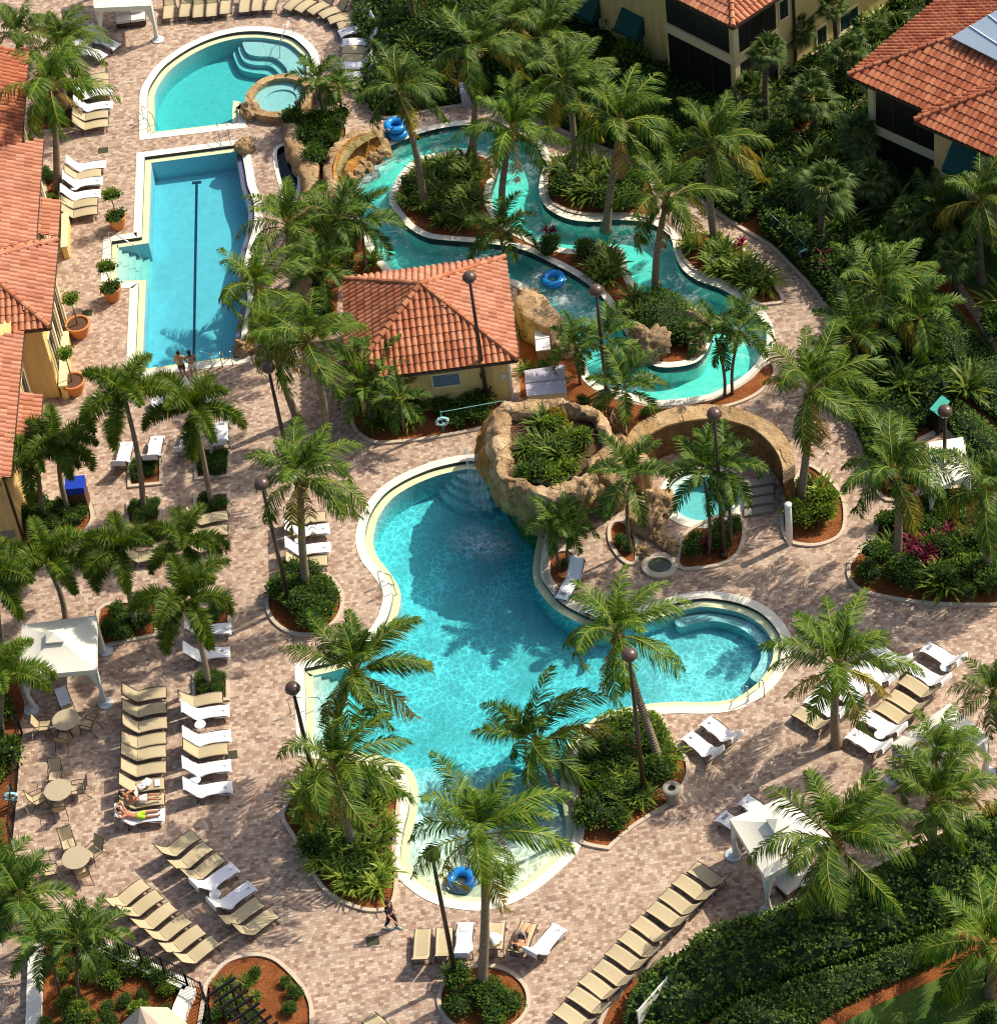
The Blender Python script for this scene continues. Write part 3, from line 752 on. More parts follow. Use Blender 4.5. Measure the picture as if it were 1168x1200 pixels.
# ---------------------------------------------------------------- templates: [name, mesh, [children]]
def spawn(tmpl, name, label, cat, loc, rz=0.0, scale=1.0, group=None):
    t = thing(name, label, cat, loc, rz, group, scale)
    def rec(parts, par):
        for p in parts:
            o = link(p[0], p[1], par)
            if len(p) > 2: rec(p[2], o)
    rec(tmpl, t)
    return t

PROF = [(0.0, .355), (.12, .385), (.35, .405), (.65, .40), (.95, .365), (1.2, .335)]
BACK = [(1.2, .335), (1.34, .46), (1.5, .65), (1.64, .83), (1.76, 1.0)]
def sling_mesh(name, prof, w, mat, th=0.018, zoff=0.0, crown=0.0):
    mb = MB(); k = len(prof); m = 7
    for s in (0, 1):
        for x, z in prof:
            for j in range(m):
                y = (j / (m - 1) - .5) * w
                mb.vert((x, y, z + zoff - crown * (1 - (2 * y / w) ** 2) - s * th))
    for s in (0, 1):
        b = s * k * m
        for i in range(k - 1):
            for j in range(m - 1):
                q = (b + i*m + j, b + (i+1)*m + j, b + (i+1)*m + j + 1, b + i*m + j + 1)
                mb.face(q if s == 0 else q[::-1])
    K = k * m
    for i in range(k - 1):
        for j in (0, m - 1): mb.face((i*m + j, (i+1)*m + j, K + (i+1)*m + j, K + i*m + j))
    for j in range(m - 1):
        for i in (0, k - 1): mb.face((i*m + j, i*m + j + 1, K + i*m + j + 1, K + i*m + j))
    return mb.mesh(name, mat, True)
def subd(prof, n=3):
    return smooth([tuple(p) for p in prof], n, False)
def lounger_template(kb=1.0):
    W = .66
    BK = [(1.2 + (x - 1.2) * (1.18 - .18 * kb), .335 + (z - .335) * kb) for x, z in BACK]
    fr = MB()
    for s in (-1, 1):
        fr.tube([(x, s * W / 2, z - .02) for x, z in PROF], .024, 5)
        fr.tube([(x, s * W / 2, z - .02) for x, z in BK], .024, 5)
        fr.tube([(1.2, s * W * .42, .30), (1.45, s * W * .42, .42), (1.5, s * W * .42, .62)], .014, 4)
    for x, z in (PROF[0], PROF[-1], BK[-1]): fr.tube([(x, -W/2, z - .02), (x, W/2, z - .02)], .021, 5)
    parts = [['frame', fr.mesh('frame', M['frame'])],
             ['seat', sling_mesh('seat', subd(PROF), W - .05, M['sling'], crown=.012)],
             ['backrest', sling_mesh('backrest', subd(BK), W - .05, M['sling'], crown=.012)]]
    for x0, x1 in ((.22, .10), (1.25, 1.42)):
        for s in (-1, 1):
            lg = MB(); lg.tube([(x0, s * W / 2, .36), ((x0 + x1) / 2, s * (W / 2 + .01), .17), (x1, s * (W / 2 + .02), .012)], [.02, .02, .018], 5)
            if s == 1: lg.tube([(x1, -W / 2 - .02, .06), (x1, W / 2 + .02, .06)], .014, 4)
            parts.append(['leg', lg.mesh('leg', M['frame'])])
    return parts
T_LOUNGER = lounger_template()
T_LOUNGERS = [T_LOUNGER, T_LOUNGER, lounger_template(.82), lounger_template(1.12)]
def towel_template(v):
    r = random.Random(v)
    prof = [(-.10, .30 + .04 * r.random()), (-.045, .375), (.12, .402), (.35, .423), (.65, .418), (.95, .388), (1.12, .385), (1.26, .42), (1.38, .52), (1.52, .69), (1.66, .875), (1.775, 1.025), (1.83, 1.0), (1.84, .82 - .1 * r.random())]
    me = sling_mesh('towel', subd(prof, 3), .70, M['towel'], .02, .006)
    for vx in me.vertices:
        x, y, z = vx.co
        e = abs(y) / .35
        vx.co.z -= .05 * max(0, e - .75) / .25 * (1 if x < 1.3 else .3)
        vx.co.z += .008 * math.sin(9 * x + v) * math.sin(11 * y + 2 * v)
        vx.co.y += .012 * math.sin(6 * x + v * 1.7)
    mk = MB()
    if v == 0:
        mk.box((.19, .04, .435), (.15, .03, .006)); mk.box((.13, .09, .437), (.03, .10, .006))
    elif v == 1:
        mk.box((.22, -.02, .435), (.12, .10, .008)); mk.box((.22, -.02, .440), (.07, .05, .008))
    else:
        mk.box((.16, .02, .437), (.13, .26, .035))
    return [['cloth', me], ['emblem', mk.mesh('emblem', M['mark'])]]
T_TOWEL = [towel_template(i) for i in range(3)]

ORD = ['first', 'second', 'third', 'fourth', 'fifth', 'sixth', 'seventh', 'eighth', 'ninth', 'tenth', 'eleventh', 'twelfth', 'thirteenth', 'fourteenth', 'fifteenth', 'sixteenth']
def row(items, d, place, end, group, solo=None):
    """items: (px, py, towelled[, dir]) of each foot end; d: photo direction foot -> head"""
    n = len(items)
    for i, it in enumerate(items):
        px, py, tw = it[:3]; dd = it[3] if len(it) > 3 else d
        a = P(px, py, .36); b = P(px + dd[0], py + dd[1], .36); v = b - a
        rz = math.atan2(v.y, v.x) + rng.uniform(-.03, .03)
        loc = (a.x, a.y, 0)
        if n > 1:
            lab = f'{ORD[i]} lounger from the {end} of {place}'
            
            lab2 = f'towel on {ORD[i]} lounger from {end} of {place}'
        else:
            lab = f'lounger {place}'; lab2 = f'towel on the lounger {place}'
        spawn(T_LOUNGER if tw else T_LOUNGERS[(i * 7 + len(items)) % 4], 'sun_lounger', ('tan ' if not tw else 'towelled ') + lab, 'sun lounger', loc, rz, 1.0, group)
        if tw: spawn(T_TOWEL[(tw - 1) % 3], 'towel', lab2, 'towel', loc, rz, 1.0, 'white pool towels spread on loungers')

G = 'sun loungers set out round the pools'
E = (-25, 3.5)
row([(136,53.7,1),(120,66,2)], (-27,-11), 'the pair by the corner cabana', 'pool side', G)
row([(127.5,88.5,0),(127.5,97.5,0),(129.5,106,1),(129.5,122,1),(127,133,0),(126.7,143.5,0)], E, 'the row left of half round pool', 'far end', G)
row([(121.9,192,1),(118.7,201.5,0),(118,211.3,1),(115.6,226,1),(114.4,235.6,0),(114,246,0)], E, 'the row by the clubhouse roof', 'far end', G)
row([(197,21,0),(215.6,19,0),(232,19.6,0),(247.5,18.5,0),(263.5,15.6,0),(286,13.7,0),(300.6,12,0),(315.6,11.5,0,(5,-19)),(335.6,10.5,0,(13,-11)),(348.8,12.5,0,(14,-11)),(363,14.5,0,(16,-10)),(375.4,18.5,0,(18,-8)),(385,24.4,0,(20,-6)),(395.6,30.6,0,(20,-5))],
    (2,-20), 'the arc behind the half round pool', 'left end', G)
row([(399.4,38.7,1,(25,-7)),(402.5,49.4,2,(25,-1)),(400.6,58,0,(25,0)),(399.4,67.5,0,(25,0)),(396,77,1,(25,-1)),(402,91,2,(21,-4)),(411,102,0,(20,-8))], (25,-1), 'the row right of half round pool', 'far end', G)
row([(194.7,811.4,0),(195.2,828.6,0),(195.7,846.6,0),(194.5,864.6,0),(194.5,880,0),(194.5,899,0),(192.7,918,0),(192.7,936,0),(190,955,1)], E, 'the left column on the lower terrace', 'far end', G)
row([(260.7,817,0),(266,832.5,1),(268,862,1),(267,877.4,0),(268,897,1),(269.5,922,1)], E, 'the right column on the lower terrace', 'far end', G)
row([(268.4,736,1),(267,764,2)], E, 'the pair below the foxtail palm', 'far end', G)
row([(267,604,0),(266.8,620.5,0),(266.6,636,0)], E, 'the short row under the foxtail palms', 'far end', G)
row([(194,619,0),(194,649,0)], E, 'the pair between foxtails and clubhouse', 'far end', G)
row([(381.7,605,0),(383.5,619,1),(384.8,641,1),(384,656.5,0)], E, 'the row behind the oval shrub bed', 'far end', G)
row([(229.4,977.8,0),(244,991,0),(259.4,1004,0),(273.6,1016.9,1),(294,1038.7,1),(305,1056.7,0),(322,1069.5,0)], (-22,16), 'the upper slanting row', 'left end', G)
row([(170.8,1034.9,0),(187,1047.7,0),(203,1062,0),(219.6,1076,0),(236.3,1088.8,0),(253,1101.6,0)], (-22,16), 'the slanting row by the black fence', 'left end', G)
row([(496,1088.8,0),(521,1087.5,0),(545.3,1083,2),(582.6,1081,0,(-2,20)),(620.4,1081.4,0,(-7,19)),(654.7,1087.4,1,(-16,20))], (-1,20), 'the row behind the bottom round bed', 'left end', G)
row([(810.6,1015.6,0),(792.7,1029.7,0),(777.2,1046.4,0),(762.3,1061.8,0),(744.4,1078.5,0),(729.7,1095.2,0),(714.3,1112,0),(699.7,1130,0),(683.5,1145,0),(669.4,1162,0),(654,1181,0)], (22,15), 'the long slanting row by the hedge', 'cabana end', G)
row([(805.5,862,2),(827,845,2)], (22,17), 'the pair beside the lagoon shrubs', 'left end', G)
row([(1022,758.5,1),(1006.5,779,1),(986,791,1),(968,800,1),(948.5,818,1),(932.5,832.3,0)], (20,12), 'the inner row right of the lobe', 'far end', G)
row([(1085,758,3),(1067,781,2),(1056.8,795,0),(1042.7,813,0),(1029.8,826,0),(1014.4,839,2),(996.4,859.4,2)], (20,12), 'the outer row right of the lobe', 'far end', G)
row([(871.5,937.5,2),(845.5,956.5,3)], (22,14), 'the pair at the lower right cabana', 'far end', G)
row([(659,700,3)], (15,-26), 'on the stone peninsula under the rock bowl', '', G)
row([(688,712,1)], (18,8), 'half hidden by the palm on the peninsula', '', G)
row([(259.5,495,3)], (0,18), 'standing alone beside the foxtail palm near the lap pool', '', G)
row([(179,472,1)], (25,-9), 'between the two foxtail palms near the lap pool end', '', G)
row([(222,503,1),(184,512,2),(149,519,1)], (-4,19), 'the row under the foxtail crowns', 'right end', G)
row([(431,1192,0)], (14,13), 'cut off by the bottom edge of the photo', '', G)

# ---------------------------------------------------------------- tables and chairs
def table_template():
    t = MB(); t.lathe([(.02, .70), (.55, .70), (.575, .715), (.57, .735), (.02, .745)], 24)
    b = MB()
    for k in range(4):
        a = k * math.pi / 2 + .4
        b.tube([(.10 * math.cos(a), .10 * math.sin(a), .70), (.13 * math.cos(a), .13 * math.sin(a), .35), (.40 * math.cos(a), .40 * math.sin(a), .015)], .02, 5)
    b.lathe([(.2, .3), (.2, .32)], 12)
    return [['table_top', t.mesh('table_top', M['stone_top'])], ['pedestal', b.mesh('pedestal', M['frame'])]]
def chair_template():
    W = .54
    s = sling_mesh('seat', subd([(-.02, .40), (.2, .405), (.46, .44)], 3), W - .06, M['sling'], crown=.02)
    k = sling_mesh('backrest', subd([(-.03, .42), (-.12, .62), (-.24, .95)], 3), W - .06, M['sling'])
    parts = [['seat', s], ['backrest', k]]
    f = MB()
    for y in (-W/2, W/2):
        f.tube([(.48, y, .43), (0, y, .39), (-.12, y, .62), (-.25, y, .97)], .017, 5)
        f.tube([(-.13, y, .64), (.1, y, .67), (.42, y, .65), (.46, y, .43)], .017, 5)
    f.tube([(-.25, -W/2, .97), (-.25, W/2, .97)], .017, 5)
    parts.append(['frame', f.mesh('frame', M['frame'])])
    for y in (-W/2, W/2):
        for a, b in (((.44, y, .43), (.50, y * 1.05, .012)), ((-.02, y, .42), (-.28, y * 1.05, .012))):
            l = MB(); l.tube([a, b], [.017, .015], 5); parts.append(['leg', l.mesh('leg', M['frame'])])
    return parts
T_TABLE, T_CHAIR = table_template(), chair_template()
tabs = [((77, 843.5), [(75.5,823),(49,850),(73,866),(105,850)], 'nearest the cream cabana'),
        ((68, 926), [(65.5,906),(43,937),(93.8,924),(69.4,947)], 'in the middle by the left railing'),
        ((89, 1005.5), [(79.6,986),(111,996),(96.5,1025),(56,1019)], 'nearest the low palms at the corner')]
sides = ['far', 'left', 'near', 'right']
for k, (tp, ch, wh) in enumerate(tabs):
    c = P(tp[0], tp[1], .72); c.z = 0
    spawn(T_TABLE, 'patio_table', f'round stone topped patio table {wh}', 'table', c, group='patio tables on the lower left terrace')
    for j, q in enumerate(ch):
        p = P(q[0], q[1], .45); p.z = 0
        v = c - p; rz = math.atan2(v.y, v.x) + rng.uniform(-.25, .25)
        side = (['far', 'left', 'near', 'right'] if k < 1 else ['far', 'left', 'right', 'near'] if k == 1 else ['far', 'right', 'near', 'left'])[j]
        p = p - v.normalized() * 0.12
        spawn(T_CHAIR, 'patio_chair', f'tan chair, {side} side of the table {wh}', 'chair', (p.x, p.y, 0), rz, 1.0, 'patio chairs round the stone tables')
        if k == 0 and j == 0:
            mb = MB(); mb.v = []
            tw = sling_mesh('towel', subd([(.3, .46), (0, .44), (-.1, .64), (-.23, 1.0), (-.30, .9)], 3), .5, M['towel'])
            o = link('towel', tw, None, (p.x, p.y, 0.012), (0, 0, rz)); setp(o, 'white towel draped over a patio chair by the cabana', 'towel')
def side_table():
    t = MB(); t.lathe([(.02, .40), (.22, .40), (.24, .415), (.02, .43)], 18)
    l = MB()
    for k in range(3):
        a = k * 2.1; l.tube([(.12 * math.cos(a), .12 * math.sin(a), .40), (.2 * math.cos(a), .2 * math.sin(a), .01)], .014, 4)
    return [['table_top', t.mesh('table_top', M['disc'])], ['base', l.mesh('base', M['frame'])]]
T_SIDE = side_table()
for px, py, wh in ((100,113,'towelled loungers left of the half round pool'),(88,219,'towelled loungers by the clubhouse'),(234.5,849,'towels at the top of the right column'),(228.6,914,'towels at the bottom of the right column'),(351,632,'towels behind the oval shrub bed'),(252,1048,'towels in the upper slanting row'),(1108,782,'towels in the outer row by the far right palms'),(1031,861,'towels in the outer row nearest the white canopy'),(245,467,'foxtail palm at the end of the lap pool')):
    c = P(px, py, .41)
    spawn(T_SIDE, 'side_table', f'small round side table between the {wh}' if 'foxtail' not in wh else f'small round side table beside the {wh}', 'side table', (c.x, c.y, 0), group='small round side tables')

# ---------------------------------------------------------------- lamp posts
def lamp(base, top, where):
    b = P(*base); t = above(b, *top); h = t.z
    g = thing('lamp_post', f'bronze lamp post with domed hood {where}', 'lamp post', b, group='bronze lamp posts')
    mb = MB(); mb.tube([(0, 0, 0), (0, 0, h * .5), (0, 0, h - .35)], [.11, .09, .065], 10); mb.obj('pole', M['bronze'], g, True)
    mb = MB(); mb.lathe([(.17, 0), (.17, .12), (.12, .3)], 12); mb.obj('foot', M['bronze'], g, True)
    mb = MB(); mb.lathe([(.29, h - .12), (.30, h - .06), (.29, h + .0), (.25, h + .08), (.17, h + .14), (.08, h + .175), (.001, h + .18)], 20); mb.obj('hood', M['bronze_cap'], g, True)
    mb = MB(); mb.lathe([(.08, h - .34), (.21, h - .31), (.26, h - .2), (.28, h - .13)], 20); mb.obj('lens', M['lampglass'], g, True)
    mb = MB(); mb.lathe([(.30, h - .135), (.325, h - .11), (.30, h - .085)], 20, cap=False); mb.obj('collar', M['bronze'], g, True)
for bse, tp, wh in (((572,477),(549,323),'in front of the tiled pool house'),((711,462),(699,338),'at the bend of the river by the boulders'),((848,652),(839,483),'in the bed beside the grotto spa'),
        ((1106,575),(1105,480),'by the white slabs at the right'),((340,712),(303,566),'leaning over the oval shrub bed'),((337,535),(316.5,428),'behind the palms near the lap pool corner'),
        ((366,905),(347.5,804),'at the lagoon steps on the left shore'),((755,935),(735.5,766),'in the shrubs on the right shore of the lagoon'),((535,1150),(504,1000),'in the round bed at the bottom'),((748,72),(745,40),'by the yellow wall with green awnings')):
    lamp(bse, tp, wh)

# ---------------------------------------------------------------- cabanas
def cabana(label, px, z, bases, rise=.75, curtains=True, chairs=()):
    """px: four roof corners (photo) at height z, in order"""
    c = [P(x, y, z) for x, y in px]
    ce = sum(c, Vector()) / 4; g = thing('cabana', label, 'cabana', (ce.x, ce.y, 0), group='cream pool cabanas')
    L = [Vector((p.x - ce.x, p.y - ce.y, z)) for p in c]; ap = Vector((0, 0, z + rise))
    mb = MB(); n = 8
    for i in range(4):
        a, b = L[i], L[(i+1) % 4]
        rows = []
        for r in range(n + 1):
            t = r / n; sag = -.10 * math.sin(math.pi * t)
            rows.append([mb.vert(a.lerp(b, s / 6).lerp(ap, t) + Vector((0, 0, sag))) for s in range(7)])
        for r in range(n):
            for s in range(6): mb.face((rows[r][s], rows[r][s+1], rows[r+1][s+1], rows[r+1][s]))
    for i in range(4):
        a, b = L[i], L[(i+1) % 4]; d = Vector((0, 0, -.26))
        for s in range(8):
            p, q = a.lerp(b, s/8), a.lerp(b, (s+1)/8)
            mb.quad(p, q, q + d * (1 + .06 * (s % 2)), p + d * (1 + .06 * ((s + 1) % 2)))
    mb.obj('canopy', M['canvas'], g, True)
    mb = MB(); k = .24
    cp = [ap.lerp(p, k) + Vector((0, 0, .10)) for p in L]; tip = ap + Vector((0, 0, .14))
    for i in range(4): mb.poly((cp[i], cp[(i+1) % 4], tip)); mb.quad(cp[i], cp[(i+1) % 4], cp[(i+1) % 4] - Vector((0, 0, .06)), cp[i] - Vector((0, 0, .06)))
    mb.obj('vent_cap', M['canvas'], g)
    for i in range(4):
        q = L[i].lerp(Vector((0, 0, z)), .03)
        mb = MB(); mb.tube([(q.x, q.y, 0), (q.x, q.y, z)], .04, 6); mb.obj('post', M['disc'], g)
        mb = MB(); mb.lathe([(.33, 0.0), (.33, .05), (.22, .08), (.10, .16)], 16, (q.x, q.y, 0.004)); mb.obj('base_disc', M['disc'], g)
        if curtains:
            mb = MB(); rr = []
            for zz, rad in ((z - .02, .42), (z - .4, .34), (1.2, .16), (.95, .10), (.7, .13), (.16, .18)):
                ring = []
                off = (Vector((0, 0, 0)) - q).xy.normalized() * (rad - .05)
                for j in range(16):
                    a = 2 * math.pi * j / 16; r2 = rad * (1 + .22 * (j % 2)) * .62
                    ring.append(mb.vert((q.x + off.x + r2 * math.cos(a), q.y + off.y + r2 * math.sin(a), zz)))
                rr.append(ring)
            for a, b in zip(rr, rr[1:]):
                for j in range(16): mb.face((a[j], a[(j+1) % 16], b[(j+1) % 16], b[j]))
            mb.obj('curtain', M['canvas'], g, True)
    return g, ce
cabana('cream pyramid roof cabana beside the patio tables at the left railing', [(22,793),(113,785),(113,721),(25.7,732)], 2.25, None)
cabana('cream cabana half covered by a palm at the lower right hedge', [(896.5,1029),(977,984),(919,934),(854.5,960)], 2.3, None)
cabana('cream cabana behind palm crowns at the right edge', [(1093,911),(1160,864),(1113,824),(1044,872)], 2.25, None)
cabana('cream cabana cut by the top edge near the half round pool', [(110,9),(177,6),(172,-52),(104,-48)], 2.3, None)
cabana('white flat cabana behind the lamp at the right', [(1090,575),(1137,556),(1128,512),(1088,518)], 2.0, None, .25)
def daybed(label, px, rz):
    p = P(px[0], px[1], .5); g = thing('daybed', label, 'daybed', (p.x, p.y, 0), rz)
    mb = MB(); mb.box((0, 0, .2), (.8, .7, .25)); mb.obj('base', M['frame'], g)
    mb = MB(); mb.box((0, 0, .42), (.78, .68, .18)); o = mb.obj('seat_cushion', M['cushion'], g)
    mb = MB(); mb.box((0, -.32, .72), (.78, .16, .5)); q = mb.obj('back_cushion', M['cushion'], g)
    for z in (o, q):
        bv = z.modifiers.new('round', 'BEVEL'); bv.width = .05; bv.segments = 2
for px, wh in (((144,20),'left seat under the cabana at the top'),((161,18),'right seat under the cabana at the top'),((924,1035),'left seat under the lower right cabana'),((943,1027),'right seat under the lower right cabana')):
    daybed(f'white cushioned chair, {wh}', px, R(180) if px[1] < 100 else R(210))
# ---------------------------------------------------------------- swim rings, bins and small things
def swim_ring(label, loc, tilt=(0, 0, 0)):
    t = thing('swim_ring', label, 'swim ring', loc, group='blue inflatable swim rings'); t.rotation_euler = tilt
    mb = MB(); pts = [(.42 * math.cos(a), .42 * math.sin(a), .0) for a in np.linspace(0, 2 * math.pi, 28, endpoint=False)]
    mb.tube(pts, .19, 12, closed=True); mb.obj('ring', M['tube'], t, True)
    for s in (-1, 1):
        mb = MB(); mb.tube([(s * .62 - .02, -.09, .13), (s * .645, 0, .16), (s * .62 - .02, .09, .13)], .022, 5); mb.obj('handle', M['white'], t)
        mb = MB(); mb.box((s * .44, .14 * s, .185), (.12, .07, .012)); mb.obj('cup_holder', M['cloth_dark'], t)
p = P(466, 158, 0); swim_ring('lower blue swim ring in the stack on the river edge', (p.x, p.y, .22))
p = P(466.5, 158, 0); swim_ring('upper blue swim ring in the stack on the river edge', (p.x - .06, p.y + .05, .60), (.06, .08, .9))
p = P(648, 326, 0); swim_ring('blue swim ring floating in the lazy river', (p.x, p.y, -.06), (0, 0, 2.6))
p = P(540, 1031, 0); swim_ring('blue swim ring floating at the lagoon beach', (p.x, p.y, -.05), (.05, -.08, .6))
def life_ring(label, px, z, rope=None):
    b = P(*px); t = thing('ring_buoy_post', label, 'life ring', b, group='pale blue life rings on posts')
    mb = MB(); mb.tube([(0, 0, 0), (0, 0, 1.3)], .035, 6); mb.obj('post', M['teal'], t)
    mb = MB(); c = Vector((0.0, -.09, .75)); pts = [c + Vector((.26 * math.cos(a), -.05 * math.sin(a), .26 * math.sin(a))) for a in np.linspace(0, 2 * math.pi, 22, endpoint=False)]
    mb.tube(pts, .065, 8, closed=True); o = mb.obj('life_ring', M['ringblue'], t, True)
    mb = MB()
    for k in range(4):
        a = k * math.pi / 2 + .4; q = c + Vector((.26 * math.cos(a), -.05 * math.sin(a), .26 * math.sin(a)))
        mb.box(q, (.15, .15, .05), 0)
    mb.obj('band', M['white'], o)
    if rope:
        r0 = P(*rope, .0) - b; mb = MB(); mb.tube([(0, 0, 1.25), (r0.x, r0.y, 1.2)], .014, 5); mb.obj('reach_pole', M['ringblue'], t)
life_ring('pale blue life ring on a post before the pool house', (520, 506), .8, (592, 492))
life_ring('pale blue life ring on a post in the dark bed by the path', (943, 309), .8, (900, 270))
life_ring('pale blue life ring on the left railing of the terrace', (17, 945), .8)
b = P(95, 592); g = thing('towel_bin', 'brown towel cabinet with a blue lid near the clubhouse palms', 'towel bin', (b.x, b.y, 0), R(-4))
mb = MB(); mb.box((0, 0, .55), (.8, .75, 1.1)); mb.obj('cabinet', M['bin_brown'], g)
mb = MB(); mb.box((0, .02, 1.28), (.86, .8, .36)); mb.obj('lid', M['blue'], g)
mb = MB(); mb.box((0, -.381, .55), (.34, .012, .9)); mb.obj('door', M['bin_brown'], g)
def urn(label, px):
    b = P(*px); g = thing('litter_urn', label, 'litter bin', b)
    mb = MB(); mb.lathe([(.22, 0), (.26, .1), (.27, .7), (.24, .78)], 18); mb.obj('body', M['urn'], g, True)
    mb = MB(); mb.lathe([(.25, .78), (.38, .80), (.40, .86), (.34, .92), (.17, .93), (.15, .84)], 20, cap=False); mb.obj('rim', M['urn'], g, True)
    mb = MB(); mb.lathe([(.001, .82), (.17, .82)], 14, cap=False); mb.obj('opening', M['black'], g)
urn('round concrete litter bin at the edge of the lagoon shrub bed', (788, 940))
def pot_tree(label, px, r, crown_px, under):
    b = P(*px); t = above(b, *crown_px); h = t.z
    g = thing('potted_tree', label, 'potted tree', b, group='clipped trees in terracotta pots')
    mb = MB(); mb.lathe([(r * .66, 0), (r * .78, .18), (r * .93, .55), (r * .97, .62), (r * 1.08, .63), (r * 1.08, .74), (r * .93, .745), (r * .90, .66)], 22, cap=False); mb.obj('pot', M['terracotta'], g, True)
    mb = MB(); mb.lathe([(.001, .67), (r * .92, .67)], 18, cap=False); mb.obj('soil', M['soil'], g)
    mb = MB(); mb.tube([(0, 0, .6), (.02, .01, h * .6), (0, 0, h)], [.04, .03, .02], 6)
    for k in range(6):
        a = k * 1.05; mb.tube([(0, 0, h - .35), (.25 * math.cos(a), .25 * math.sin(a), h + .1 * math.sin(k * 2))], [.018, .008], 4)
    mb.obj('trunk', M['wood'], g)
    return g, h
# ---------------------------------------------------------------- foliage builders
from mathutils import noise as mnoise
nr = np.random.default_rng(5)
def leaf_mesh(name, pos, dirs, ln, wd, mats, curl=0.15, core=None):
    """one folded diamond per leaf"""
    pos = np.asarray(pos, float); n = len(pos)
    d = np.asarray(dirs, float); d /= np.linalg.norm(d, axis=1, keepdims=True) + 1e-9
    up = nr.normal(size=(n, 3)) * .35 + np.array([0, 0, 1.0])
    sde = np.cross(d, up); sde /= np.linalg.norm(sde, axis=1, keepdims=True) + 1e-9
    nn = np.cross(sde, d)
    L = (ln * nr.uniform(.65, 1.3, n))[:, None]; Wd = (wd * nr.uniform(.7, 1.25, n))[:, None]
    a = pos; b = pos + d * L * .45 + sde * Wd + nn * L * curl * .5; c = pos + d * L - nn * L * curl; e = pos + d * L * .45 - sde * Wd + nn * L * curl * .5
    V = np.stack([a, b, c, e], 1).reshape(-1, 3)
    F = [(4*i, 4*i+1, 4*i+2, 4*i+3) for i in range(n)]
    V = [tuple(v) for v in V]; mi = [0] * n
    if core is not None:
        k = len(V); V += core.v; F += [tuple(q + k for q in f) for f in core.f]; mi += [1] * len(core.f)
    me = bpy.data.meshes.new(name); me.from_pydata(V, [], F)
    for m in mats: me.materials.append(m)
    me.polygons.foreach_set('material_index', mi); me.update()
    return me

def blob(mb, c, r, seed, n=(10, 7), amp=.25):
    rings = []
    for i in range(n[1] + 1):
        t = math.pi * i / n[1]; rg = []
        for j in range(n[0]):
            a = 2 * math.pi * j / n[0]
            v = Vector((math.sin(t) * math.cos(a), math.sin(t) * math.sin(a), math.cos(t)))
            k = 1 + amp * mnoise.noise(v * 1.7 + Vector((seed, seed * .7, 0)))
            rg.append(mb.vert((c[0] + v.x * r[0] * k, c[1] + v.y * r[1] * k, c[2] + v.z * r[2] * k)))
        rings.append(rg)
    for a, b in zip(rings, rings[1:]):
        for j in range(n[0]): mb.face((a[j], b[j], b[(j+1) % n[0]], a[(j+1) % n[0]]))

def bush_mesh(seed, n, mats, r=(.55, .55, .5), ln=.10, wd=.032, lumps=6):
    rr = np.random.default_rng(seed)
    cs = [(0, 0, r[2] * .75, .7)] + [(rr.uniform(-.5, .5) * r[0], rr.uniform(-.5, .5) * r[1], r[2] * rr.uniform(.5, 1.15), rr.uniform(.35, .6)) for _ in range(lumps)]
    pos = []; dr = []; core = MB()
    for x, y, z, k in cs:
        m = int(n * k * k / sum(c[3] ** 2 for c in cs))
        v = rr.normal(size=(m, 3)); v /= np.linalg.norm(v, axis=1, keepdims=True); v[:, 2] = np.where(v[:, 2] < -.35, -v[:, 2], v[:, 2])
        rad = k * rr.uniform(.72, 1.08, (m, 1))
        p = v * rad * np.array(r) + np.array([x, y, z]); p[:, 2] = np.maximum(p[:, 2], .04)
        pos.append(p); dr.append(v + rr.normal(size=(m, 3)) * .55 + np.array([0, 0, .25]))
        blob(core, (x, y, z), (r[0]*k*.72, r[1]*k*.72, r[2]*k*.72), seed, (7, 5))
    return leaf_mesh('foliage', np.concatenate(pos), np.concatenate(dr), ln, wd, mats, core=core)

def strap_leaf(mb, base, az, el, L, w, droop, seg=4):
    p = Vector(base); pts = []
    for i in range(seg + 1):
        t = i / seg
        pts.append((p.copy(), w * (0.55 + .9 * t) * (1 - t) ** .6 if i < seg else 0.0))
        e = el - droop * t
        p = p + Vector((math.cos(az) * math.cos(e), math.sin(az) * math.cos(e), math.sin(e))) * (L / seg)
    s = Vector((-math.sin(az), math.cos(az), 0))
    prev = None
    for q, ww in pts:
        cur = (mb.vert(q + s * ww - Vector((0, 0, 0))), mb.vert(q - s * ww))
        if prev: mb.face((prev[0], prev[1], cur[1], cur[0]))
        prev = cur
def strap_mesh(seed, n, mat, L=.75, w=.035, el=(35, 85), droop=80):
    r = random.Random(seed); mb = MB()
    for i in range(n):
        a = i * 2.4 + r.uniform(-.3, .3)
        strap_leaf(mb, (r.uniform(-.14, .14), r.uniform(-.14, .14), .02), a, R(r.uniform(*el)), L * r.uniform(.6, 1.15), w * r.uniform(.8, 1.2), R(droop * r.uniform(.6, 1.2)))
    return mb.mesh('foliage', mat)
def ti_mesh(seed, mat):
    r = random.Random(seed); mb = MB()
    for s in range(3):
        b = (r.uniform(-.2, .2), r.uniform(-.2, .2), r.uniform(.3, .75))
        for i in range(15): strap_leaf(mb, b, i * 2.4, R(r.uniform(15, 80)), .42 * r.uniform(.7, 1.2), .05, R(70), 3)
    return mb.mesh('foliage', mat)

